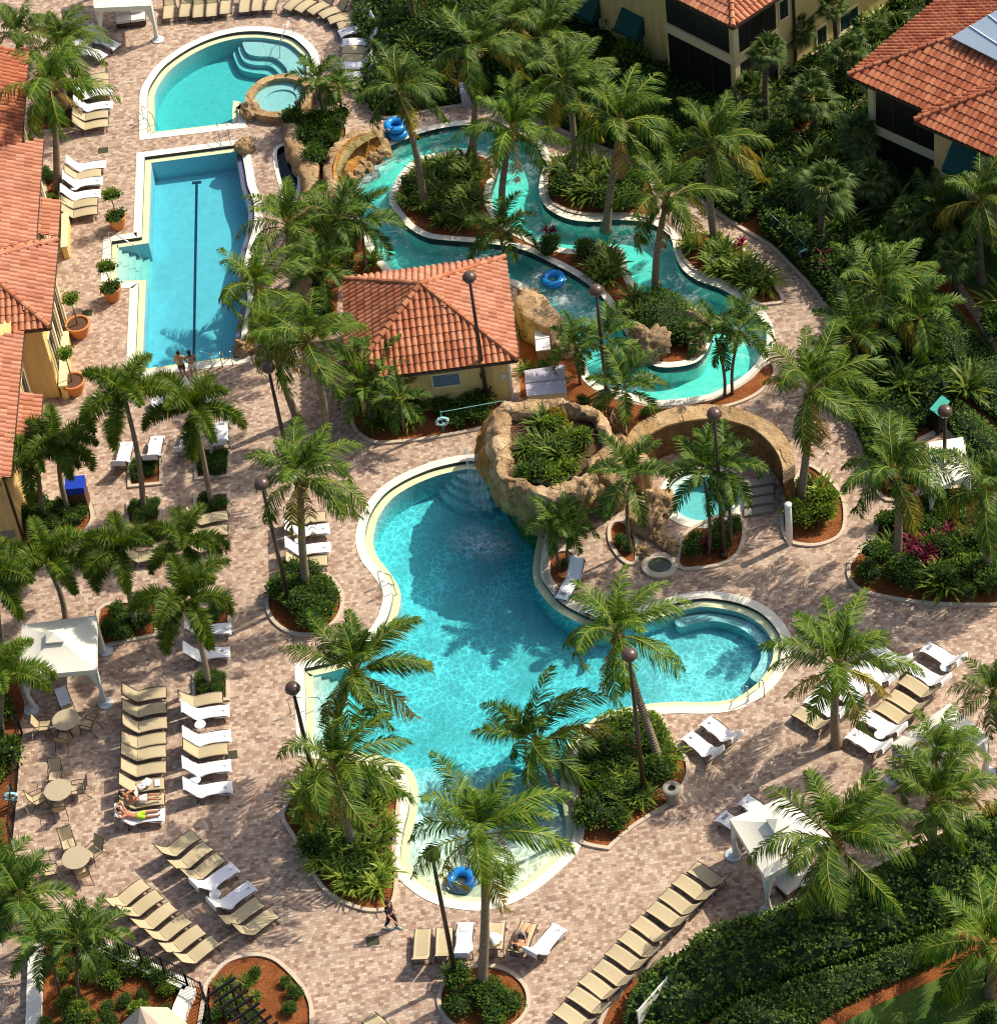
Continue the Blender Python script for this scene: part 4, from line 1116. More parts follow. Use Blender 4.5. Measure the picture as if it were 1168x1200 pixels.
# ---------------------------------------------------------------- palm crowns
def frond(mb, base, az, el, L, droop, n, ll, lw, vang=10, hang=.9, plume=False, fwd=.55, r=random, start=.14, rach=.02, twist=0.0, lm=0, torn=0.0, wind=(0, 0, 0)):
    W_ = Vector(wind)
    seg = 11; p = Vector(base); pts = []; tans = []
    for i in range(seg + 1):
        t = i / seg; e = el - droop * t ** 1.25
        a2 = az + twist * t * t
        d = Vector((math.cos(a2) * math.cos(e), math.sin(a2) * math.cos(e), math.sin(e)))
        d = (d + W_ * (.25 + .75 * t)).normalized()
        pts.append(p.copy()); tans.append(d); p = p + d * (L / seg)
    mb.mi = 1; mb.tube(pts, [rach * (1.25 - 1.05 * i / seg) for i in range(seg + 1)], 4, False); mb.mi = lm
    gap = r.uniform(.3, .95)
    for k in range(n):
        if torn and (r.random() < torn or abs((k / n) - gap) < torn * .12): continue
        t = start + (1 - start) * (k + r.random() * .5) / n
        f = t * seg; i = min(int(f), seg - 1); q = pts[i].lerp(pts[i+1], f - i); T = tans[i].lerp(tans[i+1], f - i).normalized()
        S = T.cross(Vector((0, 0, 1)));
        if S.length < .05: S = Vector((-math.sin(az), math.cos(az), 0))
        S.normalize(); U = S.cross(T).normalized()
        prof = min(1, .35 + 2.2 * (t - start)) * (1 - .72 * max(0, (t - .45) / .55) ** 1.4)
        for s in (-1, 1):
            for v in ((R(vang),) if not plume else (R(50), R(5), R(-40))):
                v2 = v + r.uniform(-.3, .3) * (1.4 if plume else 1); l = ll * prof * r.uniform(.8, 1.12)
                fw = fwd * (.7 + .8 * t) * r.uniform(.8, 1.2)
                D = (S * s * math.cos(v2) + U * math.sin(v2) + T * fw).normalized()
                g = Vector((0, 0, -1)) * hang * r.uniform(.75, 1.2) + W_ * .9
                m1 = q + D * l * .5 + g * l * .10; e1 = m1 + (D + g).normalized() * l * .55
                wv = T.cross(D).cross(D).normalized() if T.cross(D).length > 1e-3 else T
                w = lw * r.uniform(.8, 1.15)
                n0 = len(mb.v); mb.v += [tuple(q + wv * w * .35), tuple(q - wv * w * .35), tuple(m1 - wv * w * .5), tuple(m1 + wv * w * .5), tuple(e1)]
                mb.face((n0, n0+1, n0+2, n0+3)); mb.face((n0+3, n0+2, n0+4))
def coco_crown(seed, mat, nf=23, L=4.0):
    r = random.Random(seed); mb = MB(); wd = (.34 + r.uniform(-.12, .12), .20 + r.uniform(-.15, .15), 0)
    for i in range(nf):
        a = i / (nf - 1); el = 87 - 92 * a ** 1.1 + r.uniform(-9, 9); az = i * 2.399 + r.uniform(-.5, .5)
        LL = L * (0.66 + .34 * min(1, a * 2.2)) * r.uniform(.84, 1.08)
        if i < 2: LL *= .75
        dr = (58 + 66 * min(1, a * 1.4)) * r.uniform(.65, 1.25); old = 3 if (i > nf - 5 and r.random() < .5) else 0
        frond(mb, (.09 * math.cos(az), .09 * math.sin(az), .1 - .35 * a), az, R(el), LL, R(dr), 72, .90 * (.75 + .3 * min(1, a * 2)) * r.uniform(.85, 1.12), .043, 16 - 36 * a, .65 + .7 * a, r=r, rach=.027, twist=r.uniform(-.85, .7), fwd=.75, lm=old, torn=r.choice((.04, .1, .22)), wind=wd)
    for k in range(9):    # husk and nuts
        az = k * .7; mb.mi = 2; blob(mb, (.24 * math.cos(az), .24 * math.sin(az), -.42 - .12 * (k % 2)), (.11, .11, .14), seed + k, (6, 5), .1)
    mb.mi = 2; mb.tube([(0, 0, -.7), (0, 0, -.2), (0, 0, .25)], [.15, .2, .05], 7); mb.mi = 0
    for k in range(2):
        mb.mi = 2; frond(mb, (0, 0, -.35), r.uniform(0, 6.28), R(-35), L * .72, R(60), 40, .6, .04, -20, 1.6, r=r, rach=.022, lm=2, torn=.3)
    mb.mi = 0
    return mb.mesh('crown', [mat, M['rachis'], M['dead'], M['coco_old']])
def foxtail_crown(seed):
    r = random.Random(seed); mb = MB(); nf = 9
    for i in range(nf):
        a = i / (nf - 1); el = 78 - 70 * a + r.uniform(-6, 6); az = i * 2.399 + r.uniform(-.3, .3)
        frond(mb, (0, 0, .55 - .1 * a), az, R(el), 2.3 * r.uniform(.9, 1.08) * (.8 + .2 * min(1, a * 3)), R(105 + 25 * a), 84, .50, .036, plume=True, hang=.35, fwd=.30, r=r, rach=.020, start=.08)
    return mb.mesh('crown', [M['foxtail'], M['rachis']])
def adonidia_crown(seed, L=1.7, nf=13):
    r = random.Random(seed); mb = MB()
    for i in range(nf):
        a = i / (nf - 1); el = 80 - 85 * a + r.uniform(-8, 8); az = i * 2.399 + r.uniform(-.3, .3)
        frond(mb, (0, 0, .35 - .15 * a), az, R(el), L * r.uniform(.85, 1.1), R(70 + 25 * a), 34, .50, .050, 28, .4, r=r, fwd=.6, rach=.016)
    return mb.mesh('crown', [M['adonidia'], M['rachis']])
def sabal_crown(seed, nf=26):
    r = random.Random(seed); mb = MB()
    for i in range(nf):
        a = i / (nf - 1); el = R(85 - 115 * a + r.uniform(-8, 8)); az = i * 2.399 + r.uniform(-.3, .3)
        d = Vector((math.cos(az) * math.cos(el), math.sin(az) * math.cos(el), math.sin(el))); pl = .75 * r.uniform(.7, 1.15)
        q = d * pl; mb.mi = 1; mb.tube([(0, 0, 0), q], [.018, .012], 4, False); mb.mi = 0
        S = d.cross(Vector((0, 0, 1)));  S = S.normalized() if S.length > .05 else Vector((1, 0, 0)); U = S.cross(d).normalized()
        for k in range(27):
            th = R(-118 + 236 * k / 26); D = (d * math.cos(th) + S * math.sin(th) + U * .12).normalized(); l = .72 * r.uniform(.85, 1.1) * (1 - .25 * abs(th) / 2.1)
            m1 = q + D * l * .6; e1 = m1 + (D + Vector((0, 0, -.9))).normalized() * l * .45; w = d.cross(D).cross(D)
            w = (w.normalized() if w.length > 1e-3 else S) * .03
            n0 = len(mb.v); mb.v += [tuple(q + w * .4), tuple(q - w * .4), tuple(m1 - w), tuple(m1 + w), tuple(e1)]
            mb.face((n0, n0+1, n0+2, n0+3)); mb.face((n0+3, n0+2, n0+4))
    return mb.mesh('crown', [M['sabal'], M['rachis']])
C_COCO = [coco_crown(100 + k, M['coco'], 17 + k % 4, 3.3) for k in range(11)]
C_COCO_DK = [coco_crown(200 + k, M['coco_dk'], 19, 3.3) for k in range(6)]
C_FOX = [foxtail_crown(300 + k) for k in range(3)]
C_ADO = [adonidia_crown(400 + k) for k in range(3)]
C_SAB = [sabal_crown(500 + k) for k in range(2)]
crown_i = [0]
def palm(kind, base, crown, where, s=1.0, via=None, h=None, lab=None, rz=None):
    b = P(*base); t = above(b, *crown) if h is None else P(*crown, h)
    if h is None and t.z < 1.0: t = P(*crown, 1.0)
    d = t - b; k = crown_i[0] = crown_i[0] + 1
    cs, rb, rt, tm, word = dict(coco=(C_COCO, .19, .11, 'trunk', 'coconut palm'), dk=(C_COCO_DK, .19, .11, 'trunk', 'coconut palm'), fox=(C_FOX, .13, .085, 'trunk', 'foxtail palm'),
                                ado=(C_ADO, .075, .05, 'trunk_dk', 'small feather palm'), sab=(C_SAB, .16, .13, 'trunk_dk', 'fan palm'))[kind]
    name = dict(coco='coconut_palm', dk='coconut_palm', fox='foxtail_palm', ado='feather_palm', sab='fan_palm')[kind]
    g = thing(name, f'{word} {where}', 'palm tree', b, group={'coco': 'coconut palms', 'dk': 'coconut palms', 'fox': 'foxtail palms', 'ado': 'small feather palms', 'sab': 'fan palms'}[kind])
    if via: ctrl = [Vector((0, 0, 0))] + [P(*v) - b for v in via] + [d]
    else:
        H = Vector((d.x, d.y, 0)); bow = Vector((math.sin(k * 1.7), math.cos(k * 2.3), 0)) * .03 * d.z
        ctrl = [Vector((0, 0, 0)), Vector((0, 0, d.z * .33)) + H * .22 + bow, Vector((0, 0, d.z * .67)) + H * .58 + bow, d]
    pts = []
    for i in range(len(ctrl) - 1):
        a, b0, c0, e = ctrl[max(i-1, 0)], ctrl[i], ctrl[i+1], ctrl[min(i+2, len(ctrl)-1)]
        for j in range(5):
            u = j / 5; pts.append(b0 + ((c0 - a) * u + (2*a - 5*b0 + 4*c0 - e) * u*u + (3*b0 - a - 3*c0 + e) * u**3) * .5)
    pts.append(d)
    n = len(pts); rad = []
    for i in range(n):
        u = i / (n - 1); rad.append(rt + (rb - rt) * (1 - u) ** .8 + (rb * .7 * math.exp(-u * 14) if kind in ('coco', 'dk') else 0))
    rad = [x * (.75 + .25 * s) * (1 + .05 * (i % 2)) for i, x in enumerate(rad)]
    pts[0] = Vector((0, 0, -.02))
    mb = MB(); mb.tube(pts, rad, 9); mb.obj('trunk', M[tm], g, True)
    if kind == 'fox':
        mb = MB(); ax = (pts[-1] - pts[-2]).normalized(); mb.tube([d - ax * .1, d + ax * .25, d + ax * .62], [.10, .10, .05], 8); mb.obj('crownshaft', M['shaft'], g, True)
    s = s * (.93 + .14 * ((k * 37) % 10) / 10)
    if rz is None and kind in ('coco', 'dk'): rz = math.sin(k * 2.1) * .6
    c = link('crown', cs[k % len(cs)], g, d, (0, 0, rz if rz is not None else k * 1.37), s)
    tilt = Vector((d.x, d.y, 0)) / max(d.z, 1) * .4
    c.rotation_euler = (-tilt.y * .6, tilt.x * .6, rz if rz is not None else k * 1.37)
    return g
# ---------------------------------------------------------------- palms, one by one
K = 'coco'
for a in [
 ('coco',(67,222),(59,100),'with a long trunk beside the clubhouse and the towelled loungers',1.0),
 ('coco',(78,132),(70,52),'behind the clubhouse bed at the top left',.95),
 ('dk',(30,90),(22,38),'at the top left corner above the brown roof',.9),
 ('dk',(497,241),(467,104),'leaning left from the front of the big river island',.85),
 ('dk',(553,186),(558,55),'straight and tall at the back of the big river island',1.0),
 ('dk',(489,40),(480,-40),'with only its trunk in view at the top edge',.9),
 ('coco',(589,257),(601,150),'curving up from the right tip of the big river island',.95),
 ('dk',(673,208),(662,92),'in the left half of the planted river bank',.95),
 ('coco',(710,270),(727,140),'leaning right with a long trunk over the upper river bend',1.12),
 ('coco',(838,283),(835,165),'growing beside the brick path right of the river',1.05),
 ('coco',(768,348),(782,232),'on the narrow island strip between the two river arms',.95),
 ('dk',(650,132),(640,40),'behind the path at the top left of the pale panel',.95),
 ('dk',(608,98),(600,20),'in the dark planting above the river path',.85),
 ('dk',(1036,405),(1032,336),'among the dark shrubs right of the river',1.0),
 ('coco',(937,590),(951,455),'with a pale curved trunk beside the bend of the stone ring wall',1.15),
 ('dk',(1050,662),(1047,552),'in the right bed left of the red ti plants',1.05),
 ('dk',(1158,676),(1160,575),'in the right bed at the edge of the photo',.95),
 ('dk',(1150,330),(1150,232),'before the wall with green awnings at the right',.9),
 ('dk',(1105,300),(1098,245),'left of the awning wall at the right',.75),
 ('coco',(326,415),(302,335),'at the lap pool edge with fronds over the water',1.0),
 ('coco',(349,492),(318,388),'with a leaning trunk right of the lap pool end',.75),
 ('coco',(362,330),(338,262),'rising by the curved rock wall',.95),
 ('coco',(383,520),(360,398),'left of the tiled pool house',1.0),
 ('coco',(359,692),(352,558),'with a pale trunk in the oval shrub bed',1.0),
 ('coco',(394,925),(416,785),'with a shaggy brown neck over the lagoon steps',1.1),
 ('coco',(413,993),(392,898),'on the left shore of the lagoon above the variegated plants',1.1),
 ('coco',(564,1162),(562,975),'tall in the round bed at the bottom of the photo',1.02),
 ('coco',(980,873),(981,778),'among the loungers right of the round pool lobe',1.05),
 ('coco',(987,1092),(978,982),'over the lower right cabana',1.15),
 ('coco',(1090,1012),(1094,935),'in the hedge right of the lower right cabana',1.0),
 ('coco',(1160,1165),(1156,1103),'at the lawn in the lower right corner',1.0),
 ('coco',(1098,962),(1096,880),'in front of the cream canopy at the right',.72),
 ('coco',(1180,900),(1164,812),'at the right edge beside the outer loungers',.7),
 ('fox',(168,596),(149,478),'left of the pair in the square planters by the lap pool',1.23),
 ('fox',(248,592),(229,492),'right of the pair in the square planters by the lap pool',1.23),
 ('fox',(83,604),(69,530),'right of the two beside the clubhouse and blue lidded bin',1.12),
 ('fox',(52,606),(44,545),'left of the two beside the clubhouse wall',1.06),
 ('fox',(77,726),(58,668),'behind the cream cabana at the left',1.18),
 ('fox',(161,736),(146,656),'in the small mulch bed right of the cream cabana',1.18),
 ('fox',(238,728),(218,646),'in the planter above the towelled pair of loungers',1.12),
 ('fox',(245,806),(221,715),'in the planter at the head of the right lounger column',1.23),
 ('fox',(0,760),(-6,690),'half out of view at the left edge above the cabana',1.23),
 ('fox',(6,870),(4,805),'half out of view at the left edge beside the cabana legs',1.23),
 ('ado',(381,143),(374,100),'left of the two behind the raised spa',1.0),
 ('ado',(400,146),(397,106),'right of the two behind the raised spa',.9),
 ('ado',(453,478),(447,436),'at the left corner of the tiled pool house',1.15),
 ('ado',(438,500),(428,462),'low in the bed at the left of the pool house',1.0),
 ('ado',(474,508),(470,474),'low before the pool house window wall',.95),
 ('ado',(424,478),(414,438),'touching the left eave of the pool house',1.1),
 ('ado',(680,450),(675,412),'between the grey panel box and the river',1.1),
 ('ado',(712,455),(712,402),'touching the lamp at the river bend',1.05),
 ('ado',(730,512),(733,462),'behind the rock bowl with a thin dark trunk',1.25),
 ('ado',(849,464),(838,396),'left of the thin pair above the stone ring wall',1.1),
 ('ado',(858,462),(866,393),'right of the thin pair above the stone ring wall',1.1),
 ('ado',(739,648),(738,566),'in the small bed between the rock bowl and the spa',1.35),
 ('ado',(830,650),(824,560),'left of the two shading the grotto spa',1.3),
 ('ado',(856,640),(850,556),'right of the two shading the grotto spa',1.2),
 ('ado',(656,668),(652,622),'left of the two at the foot of the rock bowl',1.0),
 ('ado',(664,664),(668,618),'right of the two at the foot of the rock bowl',.85),
 ('ado',(405,330),(398,262),'left of the dark trio behind the pool house',1.35),
 ('ado',(430,318),(424,268),'right of the dark trio behind the pool house',1.3),
 ('ado',(385,372),(380,322),'lowest of the dark trio behind the pool house',1.2),
 ('ado',(591,306),(586,277),'behind the upper right corner of the pool house roof',1.3),
 ('ado',(70,1165),(52,1112),'left of the clump behind the white wall',1.0),
 ('ado',(96,1178),(92,1108),'middle of the clump behind the white wall',1.05),
 ('ado',(114,1160),(118,1098),'right of the clump behind the white wall',.95),
 ('ado',(36,1105),(28,1058),'at the bend of the left railing by the third table',1.3),
 ('ado',(-8,1085),(2,1030),'cut by the left edge near the railing bend',1.25),
 ('sab',(901,156),(899,62),'leftmost of those by the dark screened balcony',.9),
 ('sab',(938,86),(935,34),'just right of the dark screened balcony corner',.95),
 ('sab',(978,90),(976,8),'with a bare trunk before the window wall',.7),
 ('sab',(955,170),(951,114),'beside the mulch strip before the red roof',1.15),
 ('sab',(1000,118),(994,64),'behind the left corner of the red roof',1.05),
 ('sab',(1030,88),(1026,54),'left of the two bushy ones by the long wall',1.1),
 ('sab',(1058,72),(1054,42),'right of the two bushy ones by the long wall',1.1),
 ('sab',(1008,214),(1005,158),'against the dark porch of the red roofed house',1.0),
 ('sab',(964,300),(968,222),'over the dark shrubs right of the brick path',1.2),
 ('sab',(990,250),(1000,215),'low beside the dark porch',.9),
 ('sab',(1022,262),(1020,212),'behind the low one beside the porch, in the dark shrubs',1.0),
 ('sab',(1066,305),(1066,258),'between the two coconut palms below the awning wall',1.1),
 ('sab',(1120,350),(1120,300),'beside the dirt path at the right',1.0),
 ('ado',(1006,452),(1000,402),'in the dark shrubs above the ring wall path',1.5),
 ('ado',(1080,425),(1078,380),'beside the long hedge at the right',1.4),
 ('sab',(880,150),(878,108),'below the dark screened balcony corner',.9),
]:
    palm(*a)
palm('coco', (724, 951), (628, 868), 'with a bent trunk lying low over the lagoon shore', 1.12, via=[(705, 953, .22), (685, 948, .3), (668, 940, .5), (652, 924, 1.0)], h=2.2)
palm('coco', (775, 902), (724, 740), 'beside the lamp on the right shore of the lagoon', 1.08, via=[(766, 872, 1.0), (747, 815, 3.2)], h=5.6)

# ---------------------------------------------------------------- shrubs
S_BUSH = [bush_mesh(20 + k, 620, [M['bush'], M['core']]) for k in range(3)]
S_FINE = [bush_mesh(30 + k, 900, [M['bush'], M['core']], ln=.075, wd=.026) for k in range(2)]
S_LT = [bush_mesh(40 + k, 620, [M['bush_lt'], M['core']]) for k in range(2)]
S_AUT = [bush_mesh(45 + k, 480, [M['autumn'], M['core']], ln=.13, wd=.04) for k in range(2)]
S_BIG = [bush_mesh(60 + k, 1000, [M['hedge'], M['core']], ln=.12, wd=.036, lumps=8) for k in range(3)]
S_STRAP = [strap_mesh(70 + k, 85, M['strap'], .85, .048) for k in range(3)]
S_STRAP_LT = [strap_mesh(80 + k, 80, M['strap_lt'], .78, .055) for k in range(2)]
S_TI = [ti_mesh(90 + k, M['tired']) for k in range(2)]
SH = dict(bush=(S_BUSH, 'shrub', 'shrub'), fine=(S_FINE, 'shrub', 'shrub'), lt=(S_LT, 'shrub', 'shrub'), big=(S_BIG, 'shrub', 'shrub'), aut=(S_AUT, 'shrub', 'shrub'),
          strap=(S_STRAP, 'strap_leaf_plant', 'plant'), slt=(S_STRAP_LT, 'strap_leaf_plant', 'plant'), ti=(S_TI, 'ti_plant', 'plant'))
DESC = dict(bush='dark green leafy shrub', fine='dense small leaved green shrub', lt='yellow green shrub', big='large dark green shrub', aut='bronze tinged shrub',
            strap='green strap leaved plant', slt='variegated strap leaved plant', ti='dark red ti plant')
def shrub(kind, loc, s, where, group=None, stretch=1.0):
    ms, nm, cat = SH[kind]
    o = link(nm, rng.choice(ms), None, loc, (0, 0, rng.uniform(0, 6.28)), (s, s, s * stretch))
    setp(o, f'{DESC[kind]} {where}', cat, group or f'{DESC[kind]}s {where}')
    return o
def scatter(key, mix, spacing, where, s=(.8, 1.2), margin=.25, keep=1.0, z=0.0, stretch=1.0, poly=None):
    o = poly or BEDS[key]; inn = offset(o, -margin)
    a = np.array(inn); lo, hi = a.min(0), a.max(0)
    kinds = [k for k, w in mix for _ in range(w)]
    q = []
    yy = np.arange(lo[1], hi[1] + spacing, spacing * .87)
    for r_, y in enumerate(yy):
        for x in np.arange(lo[0] + (spacing / 2 if r_ % 2 else 0), hi[0] + spacing, spacing):
            q.append((x + rng.uniform(-.25, .25) * spacing, y + rng.uniform(-.25, .25) * spacing))
    if not q: return
    ok = inside(q, inn)
    for p, k in zip(q, ok):
        if not k or rng.random() > keep: continue
        px, py = proj(p[0], p[1])
        if px < -40 or px > 1210 or py < -60 or py > 1260: continue
        shrub(rng.choice(kinds), (p[0], p[1], z), rng.uniform(*s), where, stretch=stretch)
scatter('island', [('strap', 6), ('bush', 2), ('slt', 1), ('fine', 2)], .95, 'on the river island', (1.2, 1.55), .35, .97)
scatter('bank', [('strap', 5), ('bush', 2)], .95, 'on the planted river bank', (1.2, 1.6), .3)
scatter('bank_east', [('strap', 3), ('slt', 3), ('bush', 1)], .95, 'on the right bank beside the path', (1.25, 1.6), .3, .97)
scatter('house_front', [('bush', 2), ('strap', 4), ('fine', 2)], .85, 'in the bed before the pool house', (1.0, 1.5), .4, .85)
scatter('oval', [('bush', 4), ('fine', 4)], .78, 'in the oval bed', (1.15, 1.45), .3)
scatter('west_shore', [('slt', 6), ('strap', 2), ('bush', 1)], .82, 'on the left lagoon shore', (1.25, 1.6), .35, .98)
scatter('round_south', [('bush', 5), ('fine', 2)], .8, 'in the round bed at the bottom', (1.1, 1.4), .42)
scatter('corner_fan', [('strap', 1), ('bush', 2), ('fine', 2)], .75, 'in the curved mulch bed by the black pergola', (.45, .85), .25, .75)
scatter('east_shore', [('bush', 4), ('fine', 3), ('strap', 2), ('slt', 1)], .82, 'on the right lagoon shore', (1.1, 1.45), .35, .97)
scatter('spa_bed', [('bush', 3), ('fine', 2)], .6, 'in the bed before the grotto spa', (.75, 1.0), .35, .9)
scatter('spa_small', [('fine', 2)], .6, 'in the small bed beside the rock bowl', (.6, .85), .25, .8)
scatter('rock_foot', [('fine', 2), ('strap', 1)], .6, 'at the foot of the rock bowl', (.5, .75), .2, .8)
scatter('post_bed', [('lt', 3), ('slt', 4), ('bush', 1)], .85, 'in the bed beside the white post', (1.1, 1.5), .4, .9)
scatter('east_bed', [('bush', 4), ('fine', 3), ('strap', 2)], .92, 'in the curved bed at the right', (1.0, 1.6), .4, .95)
scatter('palm_bed', [('bush', 3), ('fine', 2)], .65, 'in the bed by the clubhouse palms', (.8, 1.1), .3)
scatter('cabana_bed', [('fine', 2), ('bush', 1)], .7, 'in the mulch bed right of the cream cabana', (.9, 1.3), .2, .9)
for i in range(6): scatter(f'planter{i}', [('fine', 1)], .42, 'in the square planters', (.55, .75), .12)
scatter('club_bed', [('bush', 2), ('fine', 2)], .8, 'by the clubhouse loungers', (.7, 1.0), .2, .8)
scatter('club_strip', [('bush', 2), ('lt', 1)], .6, 'in the narrow strip along the clubhouse', (.6, .9), .1)
scatter('spa_shrub', [('bush', 4), ('fine', 2)], .62, 'between the curved rock wall and the slide', (.95, 1.35), .1, 1.0, 0, 1.3)
scatter('between', [('strap', 2), ('bush', 3), ('big', 2)], 1.2, 'between the lap pool and the pool house', (1.0, 1.4), .2, .95)
scatter('house_east', [('bush', 3), ('fine', 1), ('strap', 1)], 1.0, 'right of the pool house', (.6, .9), .25, .55)
scatter('ring_bed', [('strap', 3), ('bush', 3)], .85, 'between the river and the ring wall', (.9, 1.15), .2, .8)
scatter('fence_bed', [('fine', 2), ('lt', 1)], .85, 'in the mulch behind the white wall', (.6, 1.0), .2, .85)
scatter('far_left_bed', [('bush', 2), ('lt', 1), ('big', 2)], 1.5, 'outside the left railing', (1.4, 2.0), .4)
scatter('north_bed', [('big', 1), ('bush', 2), ('strap', 4), ('fine', 1), ('lt', 1)], 2.7, 'in the dark planting at the top right', (1.5, 2.3), .9, .8, .45, 1.15)
scatter('south_east', [('big', 3), ('bush', 2)], 1.6, 'around the lower right hedge', (.9, 1.4), 1.0, .35)
for px, s, wh in (((645,279),.7,'on the narrow island strip'),((868,296),.8,'beside the path on the right bank'),((430,975),.9,'among the variegated plants on the left lagoon shore'),((708,885),.8,'left of the three on the right lagoon shore'),((722,892),.75,'lowest of the three on the right lagoon shore'),((742,884),.85,'beside the lamp on the right lagoon shore'),
                  ((825,648),.8,'in the bed before the grotto spa'),((785,352),.6,'above the boulders on the island'),((968,322),1.2,'left of the two in the dark bed near the life ring'),((978,312),1.0,'right of the two in the dark bed near the life ring')):
    b = P(*px); shrub('ti', b, s * 1.25, wh, 'dark red ti plants')
for k in range(9):
    b = P(1060 + (k % 5) * 12, 640 + (k // 5) * 18 + (k % 2) * 6); shrub('ti', b, rng.uniform(.9, 1.4), 'clustered in the curved bed at the right', 'red ti plants in the curved bed at the right')
b = P(1128, 668); shrub('lt', b, 1.2, 'alone at the front of the curved right bed')
for px in ((662,385),(775,392)): pass

# ---------------------------------------------------------------- hedges: leaf masses over an outline
def leaf_mass(name, label, px, h, mats, dens=130, ln=.12, wd=.036, lump=.9, cat='hedge', n=4, base=0.0, poly=None, amp=.28):
    o = poly or dedupe(ground(px, n)); a = np.array(o); lo, hi = a.min(0), a.max(0)
    A = abs(area(o)); q = nr.uniform(lo, hi, (int((hi - lo).prod() * dens * 1.0), 2)); q = q[inside(q, o)]
    seg = np.array(o); nx = np.roll(seg, -1, 0)
    def edge(p):
        d = nx - seg; L2 = (d ** 2).sum(1) + 1e-9
        t = np.clip(((p[:, None] - seg) * d).sum(2) / L2, 0, 1)
        return np.sqrt((((seg + t[..., None] * d) - p[:, None]) ** 2).sum(2)).min(1)
    def hz(p):
        e = np.clip(edge(p) / min(.7, h * .6), 0, 1); rnd = np.sqrt(1 - (1 - e) ** 2)
        nz = np.array([mnoise.noise(Vector((x / lump, y / lump, 3.1))) + .5 * mnoise.noise(Vector((x / lump * 2.3, y / lump * 2.3, 9.1))) for x, y in p])
        return h * (.45 + .55 * rnd) * (1 + amp * nz)
    z = hz(q); dz = nr.uniform(-.22, .04, len(q))
    pos = np.column_stack([q, base + z + dz])
    gx = (hz(q + [.1, 0]) - z) / .1; gy = (hz(q + [0, .1]) - z) / .1
    dr = np.column_stack([-gx, -gy, np.ones(len(q))]); dr /= np.linalg.norm(dr, axis=1, keepdims=True)
    dr = dr * .7 + nr.normal(size=dr.shape) * .6
    # sides
    per = np.linalg.norm(nx - seg, axis=1); m = int(per.sum() * h * dens * .8)
    i = nr.choice(len(o), m, p=per / per.sum()); t = nr.random((m, 1)); sp = seg[i] + t * (nx[i] - seg[i]); s = 1 if area(o) > 0 else -1
    tn = (nx[i] - seg[i]) / per[i][:, None]; nrm = np.column_stack([tn[:, 1], -tn[:, 0]]) * s
    sz = nr.random(m) * h * .6
    pos2 = np.column_stack([sp + nrm * nr.uniform(-.12, .06, (m, 1)), base + sz + .05]); dr2 = np.column_stack([nrm, np.full(m, .4)]) + nr.normal(size=(m, 3)) * .5
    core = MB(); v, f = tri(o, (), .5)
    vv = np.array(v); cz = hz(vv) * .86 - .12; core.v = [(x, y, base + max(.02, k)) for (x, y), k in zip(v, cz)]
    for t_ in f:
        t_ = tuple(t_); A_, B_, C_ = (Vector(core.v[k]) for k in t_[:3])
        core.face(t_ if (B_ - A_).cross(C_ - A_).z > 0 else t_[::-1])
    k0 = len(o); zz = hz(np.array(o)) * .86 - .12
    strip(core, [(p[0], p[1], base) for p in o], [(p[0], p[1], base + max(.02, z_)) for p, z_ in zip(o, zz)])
    me = leaf_mesh('foliage', np.concatenate([pos, pos2]), np.concatenate([dr, dr2]), ln, wd, mats, core=core)
    o_ = link(name, me); return setp(o_, label, cat)
HM = [M['hedge'], M['core']]; HL = [M['hedge_lt'], M['core']]
leaf_mass('hedge', 'tall dark hedge mass sloping behind the lower right cabana', [(800,1134),(830,1106),(868,1096),(905,1084),(984,1054),(1040,1030),(1092,1003),(1168,962),(1230,940,1),(1230,1010,1),(1168,1060),(1090,1098),(1000,1128),(930,1150),(860,1178),(800,1215,1),(735,1215,1),(752,1165)], 1.5, HM, 95, .20, .06, .85, amp=.5)
leaf_mass('hedge', 'lighter clipped hedge along the mulch in the lower right corner', [(830,1215,1),(868,1186),(930,1160),(1000,1138),(1060,1116),(1100,1104),(1115,1118),(1075,1140),(1010,1168),(955,1200),(930,1225,1)], .9, HL, 170, .13, .042, .6, amp=.45)
leaf_mass('hedge', 'long dark hedge beside the dirt path at the right edge', [(1062,352),(1085,348),(1125,380),(1160,418),(1200,470,1),(1200,520,1),(1150,480),(1110,440),(1080,405)], 1.1, HL, 150, .11, .034)
leaf_mass('hedge', 'short hedge behind the white slabs at the right', [(1110,492),(1125,484),(1165,515),(1200,548,1),(1200,580,1),(1160,556),(1130,528)], 1.1, HL, 160, .11, .034)
leaf_mass('hedge', 'rounded yellow green hedge at the top of the right lagoon shore', [(700,852),(722,843),(748,840),(768,845),(780,862),(786,880),(774,884),(758,872),(738,866),(716,868)], .85, [M['bush_lt'], M['core']], 240, .12, .03)
leaf_mass('hedge', 'low clipped hedge along the white wall by the black fence', [(118,1112,1),(160,1128),(214,1154,1),(209,1166,1),(155,1142),(116,1126,1)], .6, [M['bush_lt'], M['core']], 260, .09, .03, .4)
leaf_mass('hedge', 'dark hedge between the river path and the yellow building', [(600,85),(660,75),(740,80),(800,110),(862,130),(900,165),(880,190),(830,178),(760,150),(690,120),(620,105)], 1.6, HM, 90, .15, .045, 1.3)
leaf_mass('ground_cover', 'dark mass of garden plants at the top behind the river', [(440,-30,1),(560,-30,1),(620,0),(640,50),(580,75),(520,60),(470,50),(440,20)], 1.4, HM, 80, .16, .05, 1.4, 'shrub mass')['kind'] = 'stuff'
for px, r, k, lab in (((755,408),.9,'bush',''),):
    pass
leaf_mass('shrub', 'round dark shrub between the two boulders on the island', [(752,370),(775,358),(800,362),(806,385),(795,402),(772,404),(755,392)], 1.3, HL, 220, .10, .03, .6, 'shrub')
